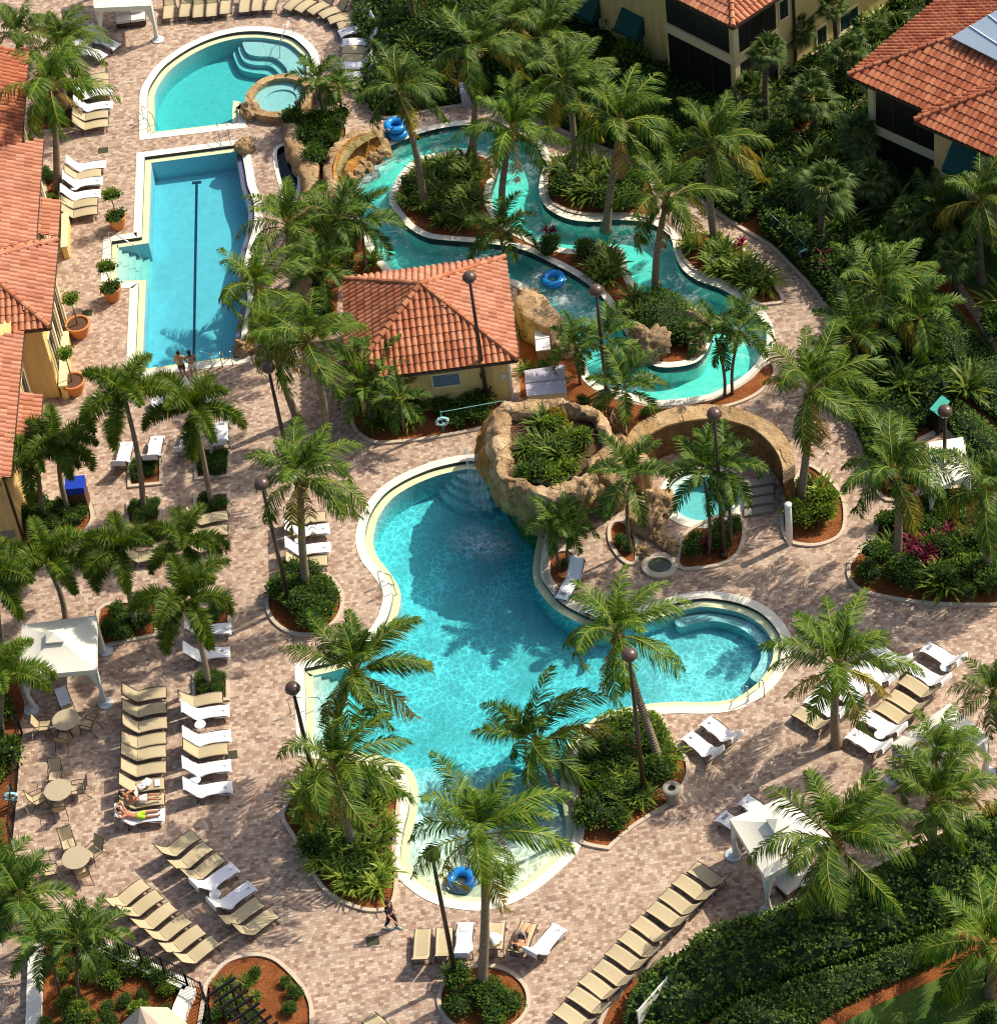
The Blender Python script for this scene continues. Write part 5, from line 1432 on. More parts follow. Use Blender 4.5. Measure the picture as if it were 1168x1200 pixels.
# potted trees
ball = bush_mesh(140, 420, [M['bush_lt'], M['core']], (.52, .52, .42), .12, .034, 7); under = bush_mesh(141, 380, [M['bush'], M['core']], (.62, .62, .3), .11, .034, 6)
for px, r, cp, ud, wh in (((139,266),.46,(133,226),1,'nearest the towelled loungers by the clubhouse'),((133,350),.46,(126,311),1,'beside the lap pool step alcove'),((94,392),.56,(86,349),0,'at the corner of the clubhouse wall'),((88,459),.56,(80,413),0,'nearest the viewer beside the yellow clubhouse wall')):
    g, h = pot_tree(f'clipped tree in terracotta pot {wh}', px, r, cp, ud)
    c = link('crown', ball, g, (0, 0, h - .38), (0, 0, r * 9), 1.0)
    if ud: link('underplanting', under, g, (0, 0, .55), (0, 0, r * 5), 1.05)
NB1 = [(426,-60,1),(418,30),(436,60),(428,110),(445,133),(480,130),(513,124),(577,116),(610,123),(640,140),(690,163),(770,195),(830,236),(868,260),(884,240),(890,178,1),(945,141),(1000,116),(1085,60,1),(1100,-60,1)]
NB2 = [(910,286),(934,311),(949,326),(966,346),(979,368),(989,400),(994,440),(992,470),(1004,500),(1019,535),(1026,556),(1042,576),(1066,566),(1062,540),(1070,508),(1100,492),(1118,470),(1090,430),(1060,395),(1052,350),(1080,335),(1105,305),(1150,270),(1200,250,1),(1200,160,1),(1070,110,1),(1014,133),(958,161),(903,196),(893,240),(895,272)]
setp(leaf_mass('garden_shrubs', 'dark mass of garden shrubs filling the top right planting', NB1, 1.2, HM, 60, .24, .06, 1.3, 'shrub mass', amp=.6), kind='stuff')
setp(leaf_mass('garden_shrubs', 'dark mass of garden shrubs between the path and the red roofed house', NB2, 1.3, HM, 65, .26, .06, 1.3, 'shrub mass', amp=.65), kind='stuff')
# ---------------------------------------------------------------- rock work
def fbm(v, o=4):
    s = 0; a = 1
    for _ in range(o): s += a * mnoise.noise(v); v = v * 2.03; a *= .5
    return s
def crev(v, s=1.0):
    d, _ = mnoise.voronoi(v * s); return min(1.0, (d[1] - d[0]) / .24)
def ring_px(pts, z, n):
    o = dedupe(ground(pts, 8, True, z)); a = np.array(o); c = a.mean(0)
    return a, c
def resample(o, n):
    a = np.array(o + [o[0]]); d = np.concatenate([[0], np.cumsum(np.linalg.norm(np.diff(a, axis=0), axis=1))])
    t = np.linspace(0, d[-1], n, endpoint=False)
    return np.column_stack([np.interp(t, d, a[:, 0]), np.interp(t, d, a[:, 1])])
def align(A, B):
    """rotate B's start to match A's"""
    i = int(np.argmin(((B - A[0]) ** 2).sum(1))); B = np.roll(B, -i, 0)
    return B if area([tuple(p) for p in A]) * area([tuple(p) for p in B]) > 0 else np.roll(B[::-1], 1, 0)
RIM_O = [(580,476),(577,492),(577,510),(580,530),(577,557),(591,573),(608,578),(626,582),(645,583),(664,581),(680,576),(690,557),(702,544),(712,534),(726,524),(720,512),(714,500),(703,478),(680,470),(655,467),(620,468),(596,470)]
RIM_I = [(596,484),(595,500),(595.5,520),(596,540),(596,556),(605,562),(625,567),(648,568),(664,565),(677,561),(688,549),(692,541),(700,530),(708,520),(708,510),(702,498),(692,486),(675,480),(652,477),(625,478),(606,480),(600,481)]
LIP = [(566,492),(556,512),(553,530),(554,549),(566,564),(578,588),(592,598),(607,605),(632,611),(660,613),(679,608),(695,592),(712,566),(724,545),(730,530),(722,515),(700,490),(670,480),(640,478),(610,478),(590,480),(575,484)]
NR = 220
ZR, ZL = 3.7, 2.0
ro = resample(dedupe(ground(RIM_O, 6, True, ZR)), NR); ri = align(ro, resample(dedupe(ground(RIM_I, 6, True, ZR)), NR)); li = align(ro, resample(dedupe(ground(LIP, 6, True, ZL)), NR))
BC = ro.mean(0)
def bowl():
    prof = []
    def lerp(a, b, t): return a + (b - a) * t
    for t, z, k in ((0, 3.1, None), (0, 3.5, None)): prof.append((ri, z))
    prof.append((lerp(ri, ro, .12), ZR + .02)); prof.append((lerp(ri, ro, .5), ZR + .12)); prof.append((lerp(ri, ro, .88), ZR + .05))
    prof.append((ro, ZR - .15)); prof.append((lerp(ro, li, .25) , 3.2)); prof.append((lerp(ro, li, .5), 2.8)); prof.append((lerp(ro, li, .8), 2.4)); prof.append((li, 2.05))
    for k, z in ((.97, 1.75), (.86, 1.4), (.74, .9), (.66, .2), (.62, -.6), (.62, -1.5)): prof.append((BC + (li - BC) * k, z))
    fine = []
    for (r0, z0), (r1, z1) in zip(prof, prof[1:]):
        for q in range(3): fine.append((r0 + (r1 - r0) * q / 3, z0 + (z1 - z0) * q / 3))
    prof = fine + [prof[-1]]
    mb = MB(); V = []
    for r, z in prof:
        row_ = []
        for j, p in enumerate(r):
            v = Vector((p[0], p[1], z)); n = Vector((p[0] - BC[0], p[1] - BC[1], 0)).normalized()
            blk = mnoise.cell(Vector((p[0] * .9, p[1] * .9, z * .5))) if 0 else 0
            d = .26 * fbm(v * .8) + .06 * fbm(v * 2.2, 3) - .20 * (1 - crev(v + Vector((.2 * mnoise.noise(v * 2), 0, 0)), .8)) - .03 * (1 - crev(v, 2.3))
            if z < 1.9: d *= .7
            v = v + n * d * 1.0 + Vector((0, 0, .17 * fbm(v * 1.1 + Vector((9, 3, 1))) if z > 2.2 else 0))
            row_.append(mb.vert(v))
        V.append(row_)
    for a, b in zip(V, V[1:]):
        for j in range(NR): mb.face((a[j], a[(j+1) % NR], b[(j+1) % NR], b[j]))
    for f, i in ((0, 0),): pass
    # wet golden side on the left where the water runs, mossy front
    for k, f in enumerate(mb.f):
        c = Vector((0, 0, 0))
        for q in f: c += Vector(mb.v[q])
        c /= len(f); px, py = proj(*c)
        nz = fbm(c * 1.3) * 14
        if c.z < 3.3 and px + nz < 572 and c.z > 1.3: mb.m[k] = 1
        elif c.z < 2.9 and px + nz < 690: mb.m[k] = 2
    return mb
gr = thing('grotto_rock', 'great mushroom shaped sandstone bowl full of plants hanging over the lagoon', 'rock bowl', (0, 0, 0))
bowl().obj('stone_bowl', [M['rock'], M['rock_gold'], M['moss']], gr, True)
mb = MB(); v, f = tri([tuple(p) for p in ri], (), .5); mb.v = [(x, y, 3.15) for x, y in v]
for t_ in f: mb.face(t_)
mb.obj('soil', M['soil'], gr)
a, b = P(602, 557, 3.35), P(644, 567, 3.35); mb = MB(); mb.bar(a, b, .12); mb.bar(P(652, 566, 3.35), P(670, 558, 3.35), .10); mb.obj('water_pipe', M['disc'], gr)
# waterfall sheet and splash
w0 = P(554, 531, 2.25)
mb = MB(); rows = []
for i in range(14):
    t = i / 13; z = 2.35 * (1 - t ** 1.6) - .17 * t
    cpt = Vector((w0.x, w0.y, 0)).lerp(Vector((*P(566, 600)[:2], 0)), min(1, t * .75))
    rows.append([mb.vert((cpt.x + (s - 4) * .11 + .05 * math.sin(5 * t + s), cpt.y + (s - 4) * -.10 + .04 * math.sin(7 * t + 2 * s), z)) for s in range(9)])
for a, b in zip(rows, rows[1:]):
    for s in range(8): mb.face((a[s], a[s+1], b[s+1], b[s]))
def fall_mat():
    m, nt, out = nodes('falling_water'); g = N(nt)
    pos = g('NewGeometry').outputs['Position']
    sc_ = g('VectorMath', operation='MULTIPLY', i={0: pos, 1: (9, 9, .9)}).outputs[0]
    n1 = g('TexNoise', i={'Vector': sc_, 'Scale': 1.0, 'Detail': 4.0}).outputs[0]
    k = g.ramp(n1, [(.35, .06), (.75, .5)])
    t = g('BsdfTransparent'); d = g('BsdfDiffuse', i={0: (.72, .88, .9, 1)})
    x = g('MixShader', i={0: k, 1: t.outputs[0], 2: d.outputs[0]})
    nt.links.new(x.outputs[0], out.inputs[0]); return m
FALL = fall_mat()
fw = mb.obj('waterfall', FALL); fw['kind'] = 'structure'
def foam_patch(px, rx, ry, seed, n=0):
    c = P(*px, -.15); mb = MB(); k = 28
    mb.poly([(math.cos(2*math.pi*i/k), math.sin(2*math.pi*i/k), 0) for i in range(k)])
    o = mb.obj('foam', M['foam'], None, False, (c.x, c.y, -.155 + .003 * seed), (0, 0, seed)); o.scale = (rx * 1.5, ry * 1.5, 1); o['kind'] = 'stuff'
foam_patch((567, 636), .8, 1.2, 1, 130)
foam_patch((440, 190), .9, .7, 2, 150); foam_patch((424, 208), .8, .6, 3, 150); foam_patch((628, 332), 1.0, .6, 4, 130); foam_patch((660, 352), .9, .8, 5, 120); foam_patch((412, 226), .5, .7, 6, 60)
# plants in the bowl
bowl_poly = [tuple(p) for p in ri]
scatter('x', [('bush', 4), ('lt', 3), ('aut', 1), ('strap', 3)], .82, 'in the rock bowl above the lagoon', (.95, 1.3), .5, 1.0, 3.05, 1.1, bowl_poly)

def rock_wall(label, name, line, w, h0, h1, mat='rock_wall', z0=-.1, base_out=.12, amp=.10, cat='rock wall', zl=0.0):
    """a wall of carved stone over a photo line of its top (px,py) at height h"""
    L = [tuple(P(x, y, h0)[:2]) for x, y in smooth(line, 12, False)]; k = len(L)
    mb = MB(); R_ = []
    for i, p in enumerate(L):
        a = Vector(L[max(i-1, 0)]); b = Vector(L[min(i+1, k-1)]); d = (b - a).normalized(); nn = Vector((-d.y, d.x))
        h = h0 + (h1 - h0) * i / (k - 1)
        ww = w * (1 + .18 * mnoise.noise(Vector((p[0] * .8, p[1] * .8, 1))))
        row_ = []
        for o_, z in ((-ww/2 - base_out, z0), (-ww/2 - base_out * .4, h * .6), (-ww/2, h - .08), (-ww/2 + .1, h + .02), (0, h + .05), (ww/2 - .1, h + .02), (ww/2, h - .08), (ww/2 + base_out * .4, h * .6), (ww/2 + base_out, z0)):
            q = Vector((p[0] + nn.x * o_, p[1] + nn.y * o_, z)); s = fbm(q * 1.3) * amp - .14 * (1 - crev(q, 1.0))
            row_.append(mb.vert(q + Vector((nn.x * s * (1 if o_ > 0 else -1), nn.y * s * (1 if o_ > 0 else -1), (s * .5 if z > z0 else 0)))))
        R_.append(row_)
    for a, b in zip(R_, R_[1:]):
        for j in range(8): mb.face((a[j], a[j+1], b[j+1], b[j]))
    mb.face(R_[0][::-1]); mb.face(R_[-1])
    o = mb.obj(name, M[mat], None, True); return setp(o, label, cat)
rock_wall('curving wall of blocky sandstone between the terrace and the shrubs', 'rock_wall', [(342,128),(343,145),(344,162),(350,175),(358,188),(363,205),(365,222),(360,235),(352,246),(348,258)], .95, .9, .9)
rock_wall('lower end of the sandstone wall below the leaning palms', 'rock_wall', [(361,300),(358,318),(352,336),(350,352)], .8, .9, .7)
g = thing('water_slide', 'golden rock water slide spilling into the lazy river', 'water slide', (0, 0, 0))
def sub(o, nm): o.parent = g; o.name = nm; [o.pop(k) for k in ('label', 'category') if k in o]; return o
sub(rock_wall('x', 'rim_wall', [(394,228),(386,212),(385,196),(388,180),(396,166),(408,156),(422,150),(434,148)], .75, 1.15, .8), 'rim_wall')
sub(rock_wall('x', 'end_wall', [(437,147),(443,151),(447,160),(450,170)], .55, .75, .3), 'end_wall')
# sloping golden cascade bed inside the rim
mb = MB(); top = [(390,208),(391,192),(396,178),(406,166),(418,159),(430,156),(440,158)]; bot = [(410,236),(417,222),(424,212),(431,203),(439,195),(447,188),(453,181)]
A = smooth(top, 6, False); B = smooth(bot, 6, False); R_ = []
for (ax, ay), (bx, by) in zip(A, B):
    row_ = []
    for j in range(11):
        t = j / 10; z = 1.15 * (1 - t ** 1.7) - .32 * t
        q = P(ax, ay, 1.15).lerp(P(bx, by, -.3), t); q.z = z
        q += Vector((0, 0, .30 * fbm(q * 1.5) * (1 if t > .25 else .2))); row_.append(mb.vert(q))
    R_.append(row_)
for a, b in zip(R_, R_[1:]):
    for j in range(10): mb.face((a[j], b[j], b[j+1], a[j+1]))
mb.obj('cascade', M['rock_gold'], g, True)
mb = MB(); rr = []
for i in range(16):
    t = i / 15; x, y = smooth([(440,158),(425,164),(410,174),(401,188),(397,202)], 6, False)[min(int(t * 24), 24)]
    c = P(x, y, 1.2); nn = Vector((.5, -.6, 0)).normalized()
    rr.append([mb.vert(c + nn * (s - 3) * .09 + Vector((0, 0, .12 * ((s - 3) / 3) ** 2 - t * .25))) for s in range(7)])
for a, b in zip(rr, rr[1:]):
    for s in range(6): mb.face((a[s], a[s+1], b[s+1], b[s]))
mb.obj('chute', M['moss'], g, True)

def boulder(label, px, r, h, seed, mat='rock_grey', sx=1.0, sy=1.0, rz=0.0, group=None, z=0.0):
    b = P(*px, z); mb = MB(); n, m = 44, 26; R_ = []
    for i in range(m + 1):
        t = math.pi * i / m; row_ = []
        for j in range(n):
            a = 2 * math.pi * j / n; v = Vector((math.sin(t) * math.cos(a), math.sin(t) * math.sin(a), math.cos(t)))
            k = 1 + .34 * fbm(v * 1.4 + Vector((seed * 3.1, seed, 0))) - .16 * abs(mnoise.noise(v * 2.1 + Vector((seed, 2, 5)))) - .12 * (1 - crev(v + Vector((seed, 0, 0)), 1.2)) + .2 * round(4 * mnoise.noise(v * 1.9 + Vector((seed, 0, 5)))) / 4
            row_.append(mb.vert((v.x * r * sx * k, v.y * r * sy * k, v.z * h * k + h * .45)))
        R_.append(row_)
    for a, c in zip(R_, R_[1:]):
        for j in range(n): mb.face((a[j], c[j], c[(j+1) % n], a[(j+1) % n]))
    o = mb.obj('boulder', M[mat], None, True, b, (0, 0, rz)); return setp(o, label, 'boulder', group)
boulder('large hollowed boulder at the left tip of the rock island', (759,414), .95, 1.15, 3, sx=1.1, sy=.9)
boulder('tan boulder right of the clipped shrub on the rock island', (815,390), .7, .95, 5, sx=1.05)
boulder('small tan boulder below the tan one on the rock island', (818,412), .42, .5, 8)
boulder('sandstone boulder at the right foot of the rock bowl', (712,592), 1.0, 2.0, 11, 'rock', sy=.9)
boulder('leaning sandstone boulder behind the small feather palm bed', (731,560), 1.1, 1.6, 13, 'rock', sx=.8)
boulder('pale slab boulder left of the spa steps', (757,616), .8, .7, 17, 'rock')
boulder('split sandstone boulder above the little pond', (773,600), .7, .9, 19, 'rock')
boulder('upright sandstone block beside the palm behind the rock bowl', (724,520), .6, 1.5, 23, 'rock')
boulder('low rock beside the raised spa shrubs', (388,112), .7, .8, 29, 'rock_grey')
boulder('brown capping rock at the corner of the half round pool', (295,134), .55, .5, 31, 'rock')
boulder('brown capping rock at the top right corner of the lap pool', (288,176), .5, .55, 37, 'rock')
boulder('brown capping rock at the bottom right corner of the lap pool', (287,411), .5, .5, 41, 'rock')
for i, (q, r_) in enumerate((((410,216),.38),((420,206),.45),((428,198),.4),((438,190),.42),((446,182),.34))):
    boulder('wet golden rock at the foot of the water slide', q, r_, .42, 90 + i, 'rock', 1.2, .9, i, 'wet golden rocks at the foot of the water slide', -.2)
for i in range(24):
    boulder('small pale stone in the dry stream below the grotto spa', (752 + (i * 7.3) % 40, 622 + (i * 5.1) % 30), rng.uniform(.18, .36), rng.uniform(.12, .25), 50 + i, 'rock', 1, .8, i, 'small pale stones of the dry stream')
rock_wall('sandstone shelter wall on the left bank below the pool house corner', 'rock_wall', [(614,345),(620,362),(640,372),(650,376)], 1.0, 1.5, 1.4, 'rock')
rock_wall('sloping brown rock bank of the river right of the pool house', 'rock_wall', [(616,338),(632,352),(646,370),(656,390),(662,408)], .9, .7, .3, 'rock')
rock_wall('rock spur leading from the bowl to the ring wall', 'rock_wall', [(694,553),(708,538),(722,526),(738,520),(752,512)], 1.0, 2.6, 1.7, 'rock')
# stone ring wall round the grotto spa
IN = [(742,536),(748,523),(757,512),(770,504),(784,498),(811,492.5),(837,490.5),(862,495),(882,502),(900,516),(912,532),(918,548),(919,566)]
OU = [(730,536),(735,518),(745,502),(763,491),(782,483),(806,478),(835,477),(862,481),(886,490),(908,502),(922,519),(929,540),(930,560)]
ia = [Vector(P(x, y, 1.8)) for x, y in smooth(IN, 6, False)]; oa = [Vector(P(x, y, 1.8)) for x, y in smooth(OU, 6, False)]
g = thing('ring_wall', 'curved stone topped wall enclosing the grotto spa', 'wall', (0, 0, 0))
mb = MB(); dz = Vector((0, 0, -1.82)); strip(mb, ia, [p + dz for p in ia], False); strip(mb, [p + dz for p in oa], oa, False)
for k in (0, -1): mb.poly((ia[k], oa[k], oa[k] + dz, ia[k] + dz))
mb.obj('wall', M['stucco_brown'], g)
mb = MB(); c = len(ia); up = [Vector((0, 0, .10)) for i in range(c)]
i2 = [p + (p - q).normalized() * .07 for p, q in zip(ia, oa)]; o2 = [q + (q - p).normalized() * .07 for p, q in zip(ia, oa)]
for i in range(c - 1):
    s = (ia[i+1] - ia[i]) * -.001
    a0, a1, b0, b1 = i2[i] + s, i2[i+1] - s, o2[i] + s, o2[i+1] - s
    u = up[i]; mb.quad(a0 + u, b0 + u, b1 + u, a1 + u); mb.quad(a0, a0 + u, a1 + u, a1); mb.quad(b1, b1 + u, b0 + u, b0); mb.quad(a0, b0, b0 + u, a0 + u); mb.quad(a1, a1 + u, b1 + u, b1)
mb.obj('capstones', M['flag'], g)
g = thing('stone_steps', 'grey stone steps beside the grotto spa', 'steps', (0, 0, 0))
for k in range(4):
    y0 = 570 + k * 9; mb = MB(); q = [P(x, y) for x, y in ((872, y0 + 2), (906, y0 - 4), (907, y0 + 4), (872, y0 + 10))]
    mb.prism([(p.x, p.y) for p in q], .0, .50 - .12 * k); mb.obj('step', M['urn'], g)
sheet('pond', dedupe(ground(ell(773, 664, 14, 9), 2)), M['pond'], z=.03)
mb = MB(); q = dedupe(ground(ell(773, 664, 14, 9), 2)); q2 = offset(q, .28); strip(mb, at(q2, .12), at(q, .12)); strip(mb, at(q2, 0), at(q2, .12)); strip(mb, at(q, .12), at(q, 0)); k_ = mb.obj('kerb', M['kerb']); k_['kind'] = 'structure'
b = P(925, 637); t = above(b, 923, 592); g = thing('white_post', 'short white post standing at the edge of the mulch bed', 'post', b)
mb = MB(); mb.lathe([(.15, 0), (.15, t.z - .06), (.12, t.z)], 14); mb.obj('shaft', M['white'], g, True)
mb = MB(); mb.lathe([(.17, t.z - .02), (.17, t.z + .06), (.02, t.z + .10)], 14); mb.obj('cap', M['white'], g, True)
b = P(353, 143); g = thing('stone_post', 'short grey post between the raised spa and the shrubs', 'post', b)
mb = MB(); mb.lathe([(.16, 0), (.15, 1.2), (.12, 1.26)], 12); mb.obj('shaft', M['urn'], g, True)
mb = MB(); mb.lathe([(.18, 1.24), (.18, 1.3), (.02, 1.36)], 12); mb.obj('cap', M['urn'], g, True)
# ---------------------------------------------------------------- tiled roofs
def roof_face(parent, poly, e0, e1, mat, W=.29, C=.42, flat_=True):
    """poly: planar 3-D outline; e0 -> e1: the eave"""
    poly = [Vector(p) for p in poly]; e0 = Vector(e0); u = (Vector(e1) - e0).normalized()
    n = Vector((0, 0, 0))
    for i in range(len(poly)): n += (poly[i] - e0).cross(poly[(i+1) % len(poly)] - e0)
    n.normalize();  n = n if n.z > 0 else -n
    v = n.cross(u)
    if v.z < 0: v = -v
    q = [((p - e0).dot(u), (p - e0).dot(v)) for p in poly]; a = np.array(q); lo, hi = a.min(0), a.max(0)
    mb = MB(); mb.poly([p - n * .03 for p in (poly if area(q) * u.cross(v).dot(n) > 0 else poly[::-1])])
    us = np.arange(math.floor(lo[0] / W) * W, hi[0], W); vs_ = np.arange(0 if lo[1] > -.2 else math.floor(lo[1] / C) * C, hi[1], C)
    cen = [(x + W/2, y + C/2) for y in vs_ for x in us]
    if not cen: return
    ok = inside(cen, q)
    prof = [(0, 0), (.14, .055), (.34, .088), (.54, .088), (.74, .055), (.88, 0), (1.0, -.005)]
    for (cx, cy), k in zip(cen, ok):
        if not k: continue
        x, y = cx - W/2, cy - C/2; z0 = .045 + rng.uniform(-.006, .008); z1 = .0; m = len(mb.v)
        for (yy, zz) in ((y - .03, z0), (y + C + .02, z1)):
            for s, hgt in prof: mb.v.append(tuple(e0 + u * (x + s * W) + v * yy + n * (hgt + zz)))
        for s, hgt in prof: mb.v.append(tuple(e0 + u * (x + s * W) + v * (y - .03) + n * (z0 - .05)))
        L = len(prof)
        for j in range(L - 1):
            f = (m + j, m + j + 1, m + L + j + 1, m + L + j); mb.face(f); mb.face((m + 2*L + j, m + 2*L + j + 1, m + j + 1, m + j))
    return mb.obj('roof', mat, parent)
def hip_cap(parent, a, b, mat, r=.13):
    a, b = Vector(a), Vector(b); n = max(2, int((b - a).length / .42)); mb = MB()
    for i in range(n):
        p, q = a.lerp(b, i / n), a.lerp(b, (i + 1.08) / n); mb.tube([p + Vector((0, 0, .07)), q + Vector((0, 0, .035))], [r * 1.05, r * .86], 8)
    mb.obj('hip_cap', mat, parent)
def gutter(parent, a, b):
    mb = MB(); mb.bar(Vector(a) - Vector((0, 0, .10)), Vector(b) - Vector((0, 0, .10)), .12, .13); mb.obj('gutter', M['gutter'], parent)
def slope_plane(p0, p1, deg, toward):
    """plane through an eave rising at deg toward a point"""
    u = (p1 - p0).normalized(); w = Vector((0, 0, 1)).cross(u)
    if w.dot(Vector(toward) - p0) < 0: w = -w
    v = w * math.cos(R(deg)) + Vector((0, 0, math.sin(R(deg)))); return u.cross(v).normalized()
def px_face(parent, z, e0, e1, others, deg, toward, mat, gut=True, cap=True):
    a, b = P(*e0, z), P(*e1, z); n = slope_plane(a, b, deg, toward)
    poly = [a, b] + [ray_plane(x, y, a, n) for x, y in others]
    roof_face(parent, poly, a, b, mat)
    if gut: gutter(parent, a, b)
    return poly
# ---- pool house
ea = [P(402.7,327,2.8), P(591.5,301.3,2.8), P(606,421,2.8), P(406.5,446.5,2.8)]
ce = sum(ea, Vector()) / 4; ap = above(Vector((ce.x, ce.y, 0)), 492.6, 333)
g = thing('pool_house', 'small yellow pool house with a pyramid roof of clay tiles', 'pool house', (0, 0, 0))
for i in range(4):
    a, b = ea[i], ea[(i+1) % 4]; roof_face(g, [a, b, ap], a, b, M['roof'] if i in (2, 3) else M['roof_pink']); gutter(g, a, b); hip_cap(g, a, ap, M['roof'])  # paler tile on the sunward faces puts the sun's brightness into the colour
mb = MB(); wc = [p.lerp(ce, .10) for p in ea]; mb.prism([(p.x, p.y) for p in wc], 0, 2.85); mb.obj('wall', M['stucco_olive'], g)
mb = MB(); mb.poly([(p.x, p.y, 2.72) for p in ea][::-1]); mb.obj('soffit', M['trim'], g)
def wall_frame(p0, p1):
    p0 = Vector((p0[0], p0[1], 0)); p1 = Vector((p1[0], p1[1], 0)); d = (p1 - p0).normalized(); n = Vector((d.y, -d.x, 0))
    if n.dot(CPOS - p0) < 0: n = -n
    return p0, d, n
def on_wall(fr, px):
    p0, d, n = fr; q = ray_plane(px[0], px[1], p0, n); return (q - p0).dot(d), q.z
def panel(parent, name, fr, s0, s1, z0, z1, mat, out=.03, th=.05):
    p0, d, n = fr; c = p0 + d * (s0 + s1) / 2 + n * (out - th / 2) + Vector((0, 0, (z0 + z1) / 2))
    Mx = Matrix.Translation(c) @ Matrix(((d.x, n.x, 0, 0), (d.y, n.y, 0, 0), (0, 0, 1, 0), (0, 0, 0, 1)))
    mb = MB(); mb.box(None, (abs(s1 - s0), th, abs(z1 - z0)), M=Mx); return mb.obj(name, mat, parent)
def panel_px(parent, name, fr, a, b, mat, out=.03, th=.05):
    s0, z0 = on_wall(fr, a); s1, z1 = on_wall(fr, b); return panel(parent, name, fr, s0, s1, z0, z1, mat, out, th), (min(s0, s1), max(s0, s1), min(z0, z1), max(z0, z1))
def window(parent, fr, s0, s1, z0, z1, glass='glass', bars=1, frame='trim'):
    f = panel(parent, 'window', fr, s0, s1, z0, z1, M[glass], .02, .04); p0, d, n = fr
    for a, b, c, e in ((s0 - .08, s1 + .08, z1, z1 + .1), (s0 - .12, s1 + .12, z0 - .12, z0), (s0 - .08, s0, z0, z1), (s1, s1 + .08, z0, z1)):
        panel(f, 'frame', fr, a, b, c, e, M[frame], .06, .08)
    for k in range(bars):
        s = s0 + (s1 - s0) * (k + 1) / (bars + 1); panel(f, 'mullion', fr, s - .025, s + .025, z0, z1, M['gutter'], .045, .03)
    return f
def awning(parent, fr, s0, s1, z0, z1, out=.9):
    p0, d, n = fr; A = [p0 + d * s + Vector((0, 0, z1)) for s in (s0, s1)]; B = [p0 + d * s + n * out + Vector((0, 0, z0)) for s in (s0, s1)]
    mb = MB(); mb.quad(A[0] + n * .03, A[1] + n * .03, B[1], B[0]); mb.quad(B[0], B[1], B[1] - Vector((0, 0, .22)), B[0] - Vector((0, 0, .22)))
    for a, b in zip(A, B): mb.poly((a + n * .03, b, b - Vector((0, 0, .22)), Vector((a.x, a.y, z0 - .22)) + n * .03))
    return mb.obj('awning', M['awning'], parent)
fr = wall_frame(wc[3], wc[2])
L = (wc[2] - wc[3]).length
s0, z0 = on_wall(fr, (508, 450)); s1, z1 = on_wall(fr, (537, 434)); wn = window(g, fr, s0, s1, 1.45, 2.15, 'shutter', 0)
for k in range(6): panel(wn, 'slat', fr, s0, s1, 1.47 + k * .115, 1.53 + k * .115, M['shutter'], .055, .03)
panel(g, 'wall_lamp', fr, L * .80, L * .80 + .14, 1.7, 1.95, M['gutter'], .12, .12)
panel(g, 'meter_box', fr, L - .45, L - .2, 1.4, 1.7, M['disc'], .06, .06)
panel(g, 'corner_trim', fr, L - .1, L + .02, 0, 2.7, M['white'], .04, .05)
# ---- grey service boxes right of the pool house
def service_box(label, px, z, mats, rise=0.0):
    q = [P(x, y, z) for x, y in px]; c = sum(q, Vector()) / 4; g = thing('service_box', label, 'service box', (c.x, c.y, 0))
    mb = MB(); loc = [(p.x - c.x, p.y - c.y) for p in q]; mb.prism([(x * .96, y * .96) for x, y in loc], 0, z - .05); mb.obj('box', mats[1], g)
    mb = MB(); mb.prism(loc, z - .05, z); o = mb.obj('lid', mats[0], g)
    mb = MB(); a = (Vector(loc[0]) + Vector(loc[3])) / 2 ; e = (Vector(loc[1]) + Vector(loc[2])) / 2; mb.bar((a.x, a.y, z + .03), (e.x, e.y, z + .03), .05, .06); mb.obj('ridge', mats[0], g)
service_box('pale lavender equipment box beside the pool house palms', [(614,434),(661,427),(664,460),(617,464)], 1.1, [M['grey_box'], M['trim']])
service_box('narrow white topped box against the sandstone shelter wall', [(626,385),(642,381),(645,409),(628,411)], 1.0, [M['white'], M['rock']])
service_box('white equipment box in the dark planting at the top', [(537,96),(552,94),(554,107),(539,109)], .9, [M['grey_box'], M['grey_box']])
service_box('pale small box behind the white equipment box at the top', [(528,62),(541,60),(542,71),(529,72)], .9, [M['teal'], M['grey_box']])
service_box('row of white tanks at the top planting', [(506,62),(512,62),(513,80),(507,81)], .8, [M['white'], M['grey_box']])
service_box('teal topped equipment stand behind the right lamp', [(1089,479),(1103,463),(1113,470),(1100,487)], 1.3, [M['teal'], M['black']])
for label, px, hgt in (('white panel screen on posts among the palms at the top', ((618,72),(646,84)), 1.9), ('white panel screen at the foot of the lower right hedge', ((750,1215),(784,1176)), 1.7)):
    a, b = P(*px[0], 0) if px[0][1] > 300 else P(px[0][0], px[0][1] + 20), P(*px[1], 0) if px[1][1] > 300 else P(px[1][0], px[1][1] + 16)
    g = thing('panel_screen', label, 'screen', a); d = b - a; mb = MB(); mb.bar((0, 0, hgt * .6), d + Vector((0, 0, hgt * .6)), .05, hgt * .75); mb.obj('board', M['canvas'], g)
    for q in (Vector((0, 0, 0)), d): mb = MB(); mb.tube([q, q + Vector((0, 0, hgt))], .035, 6); mb.obj('post', M['disc'], g)
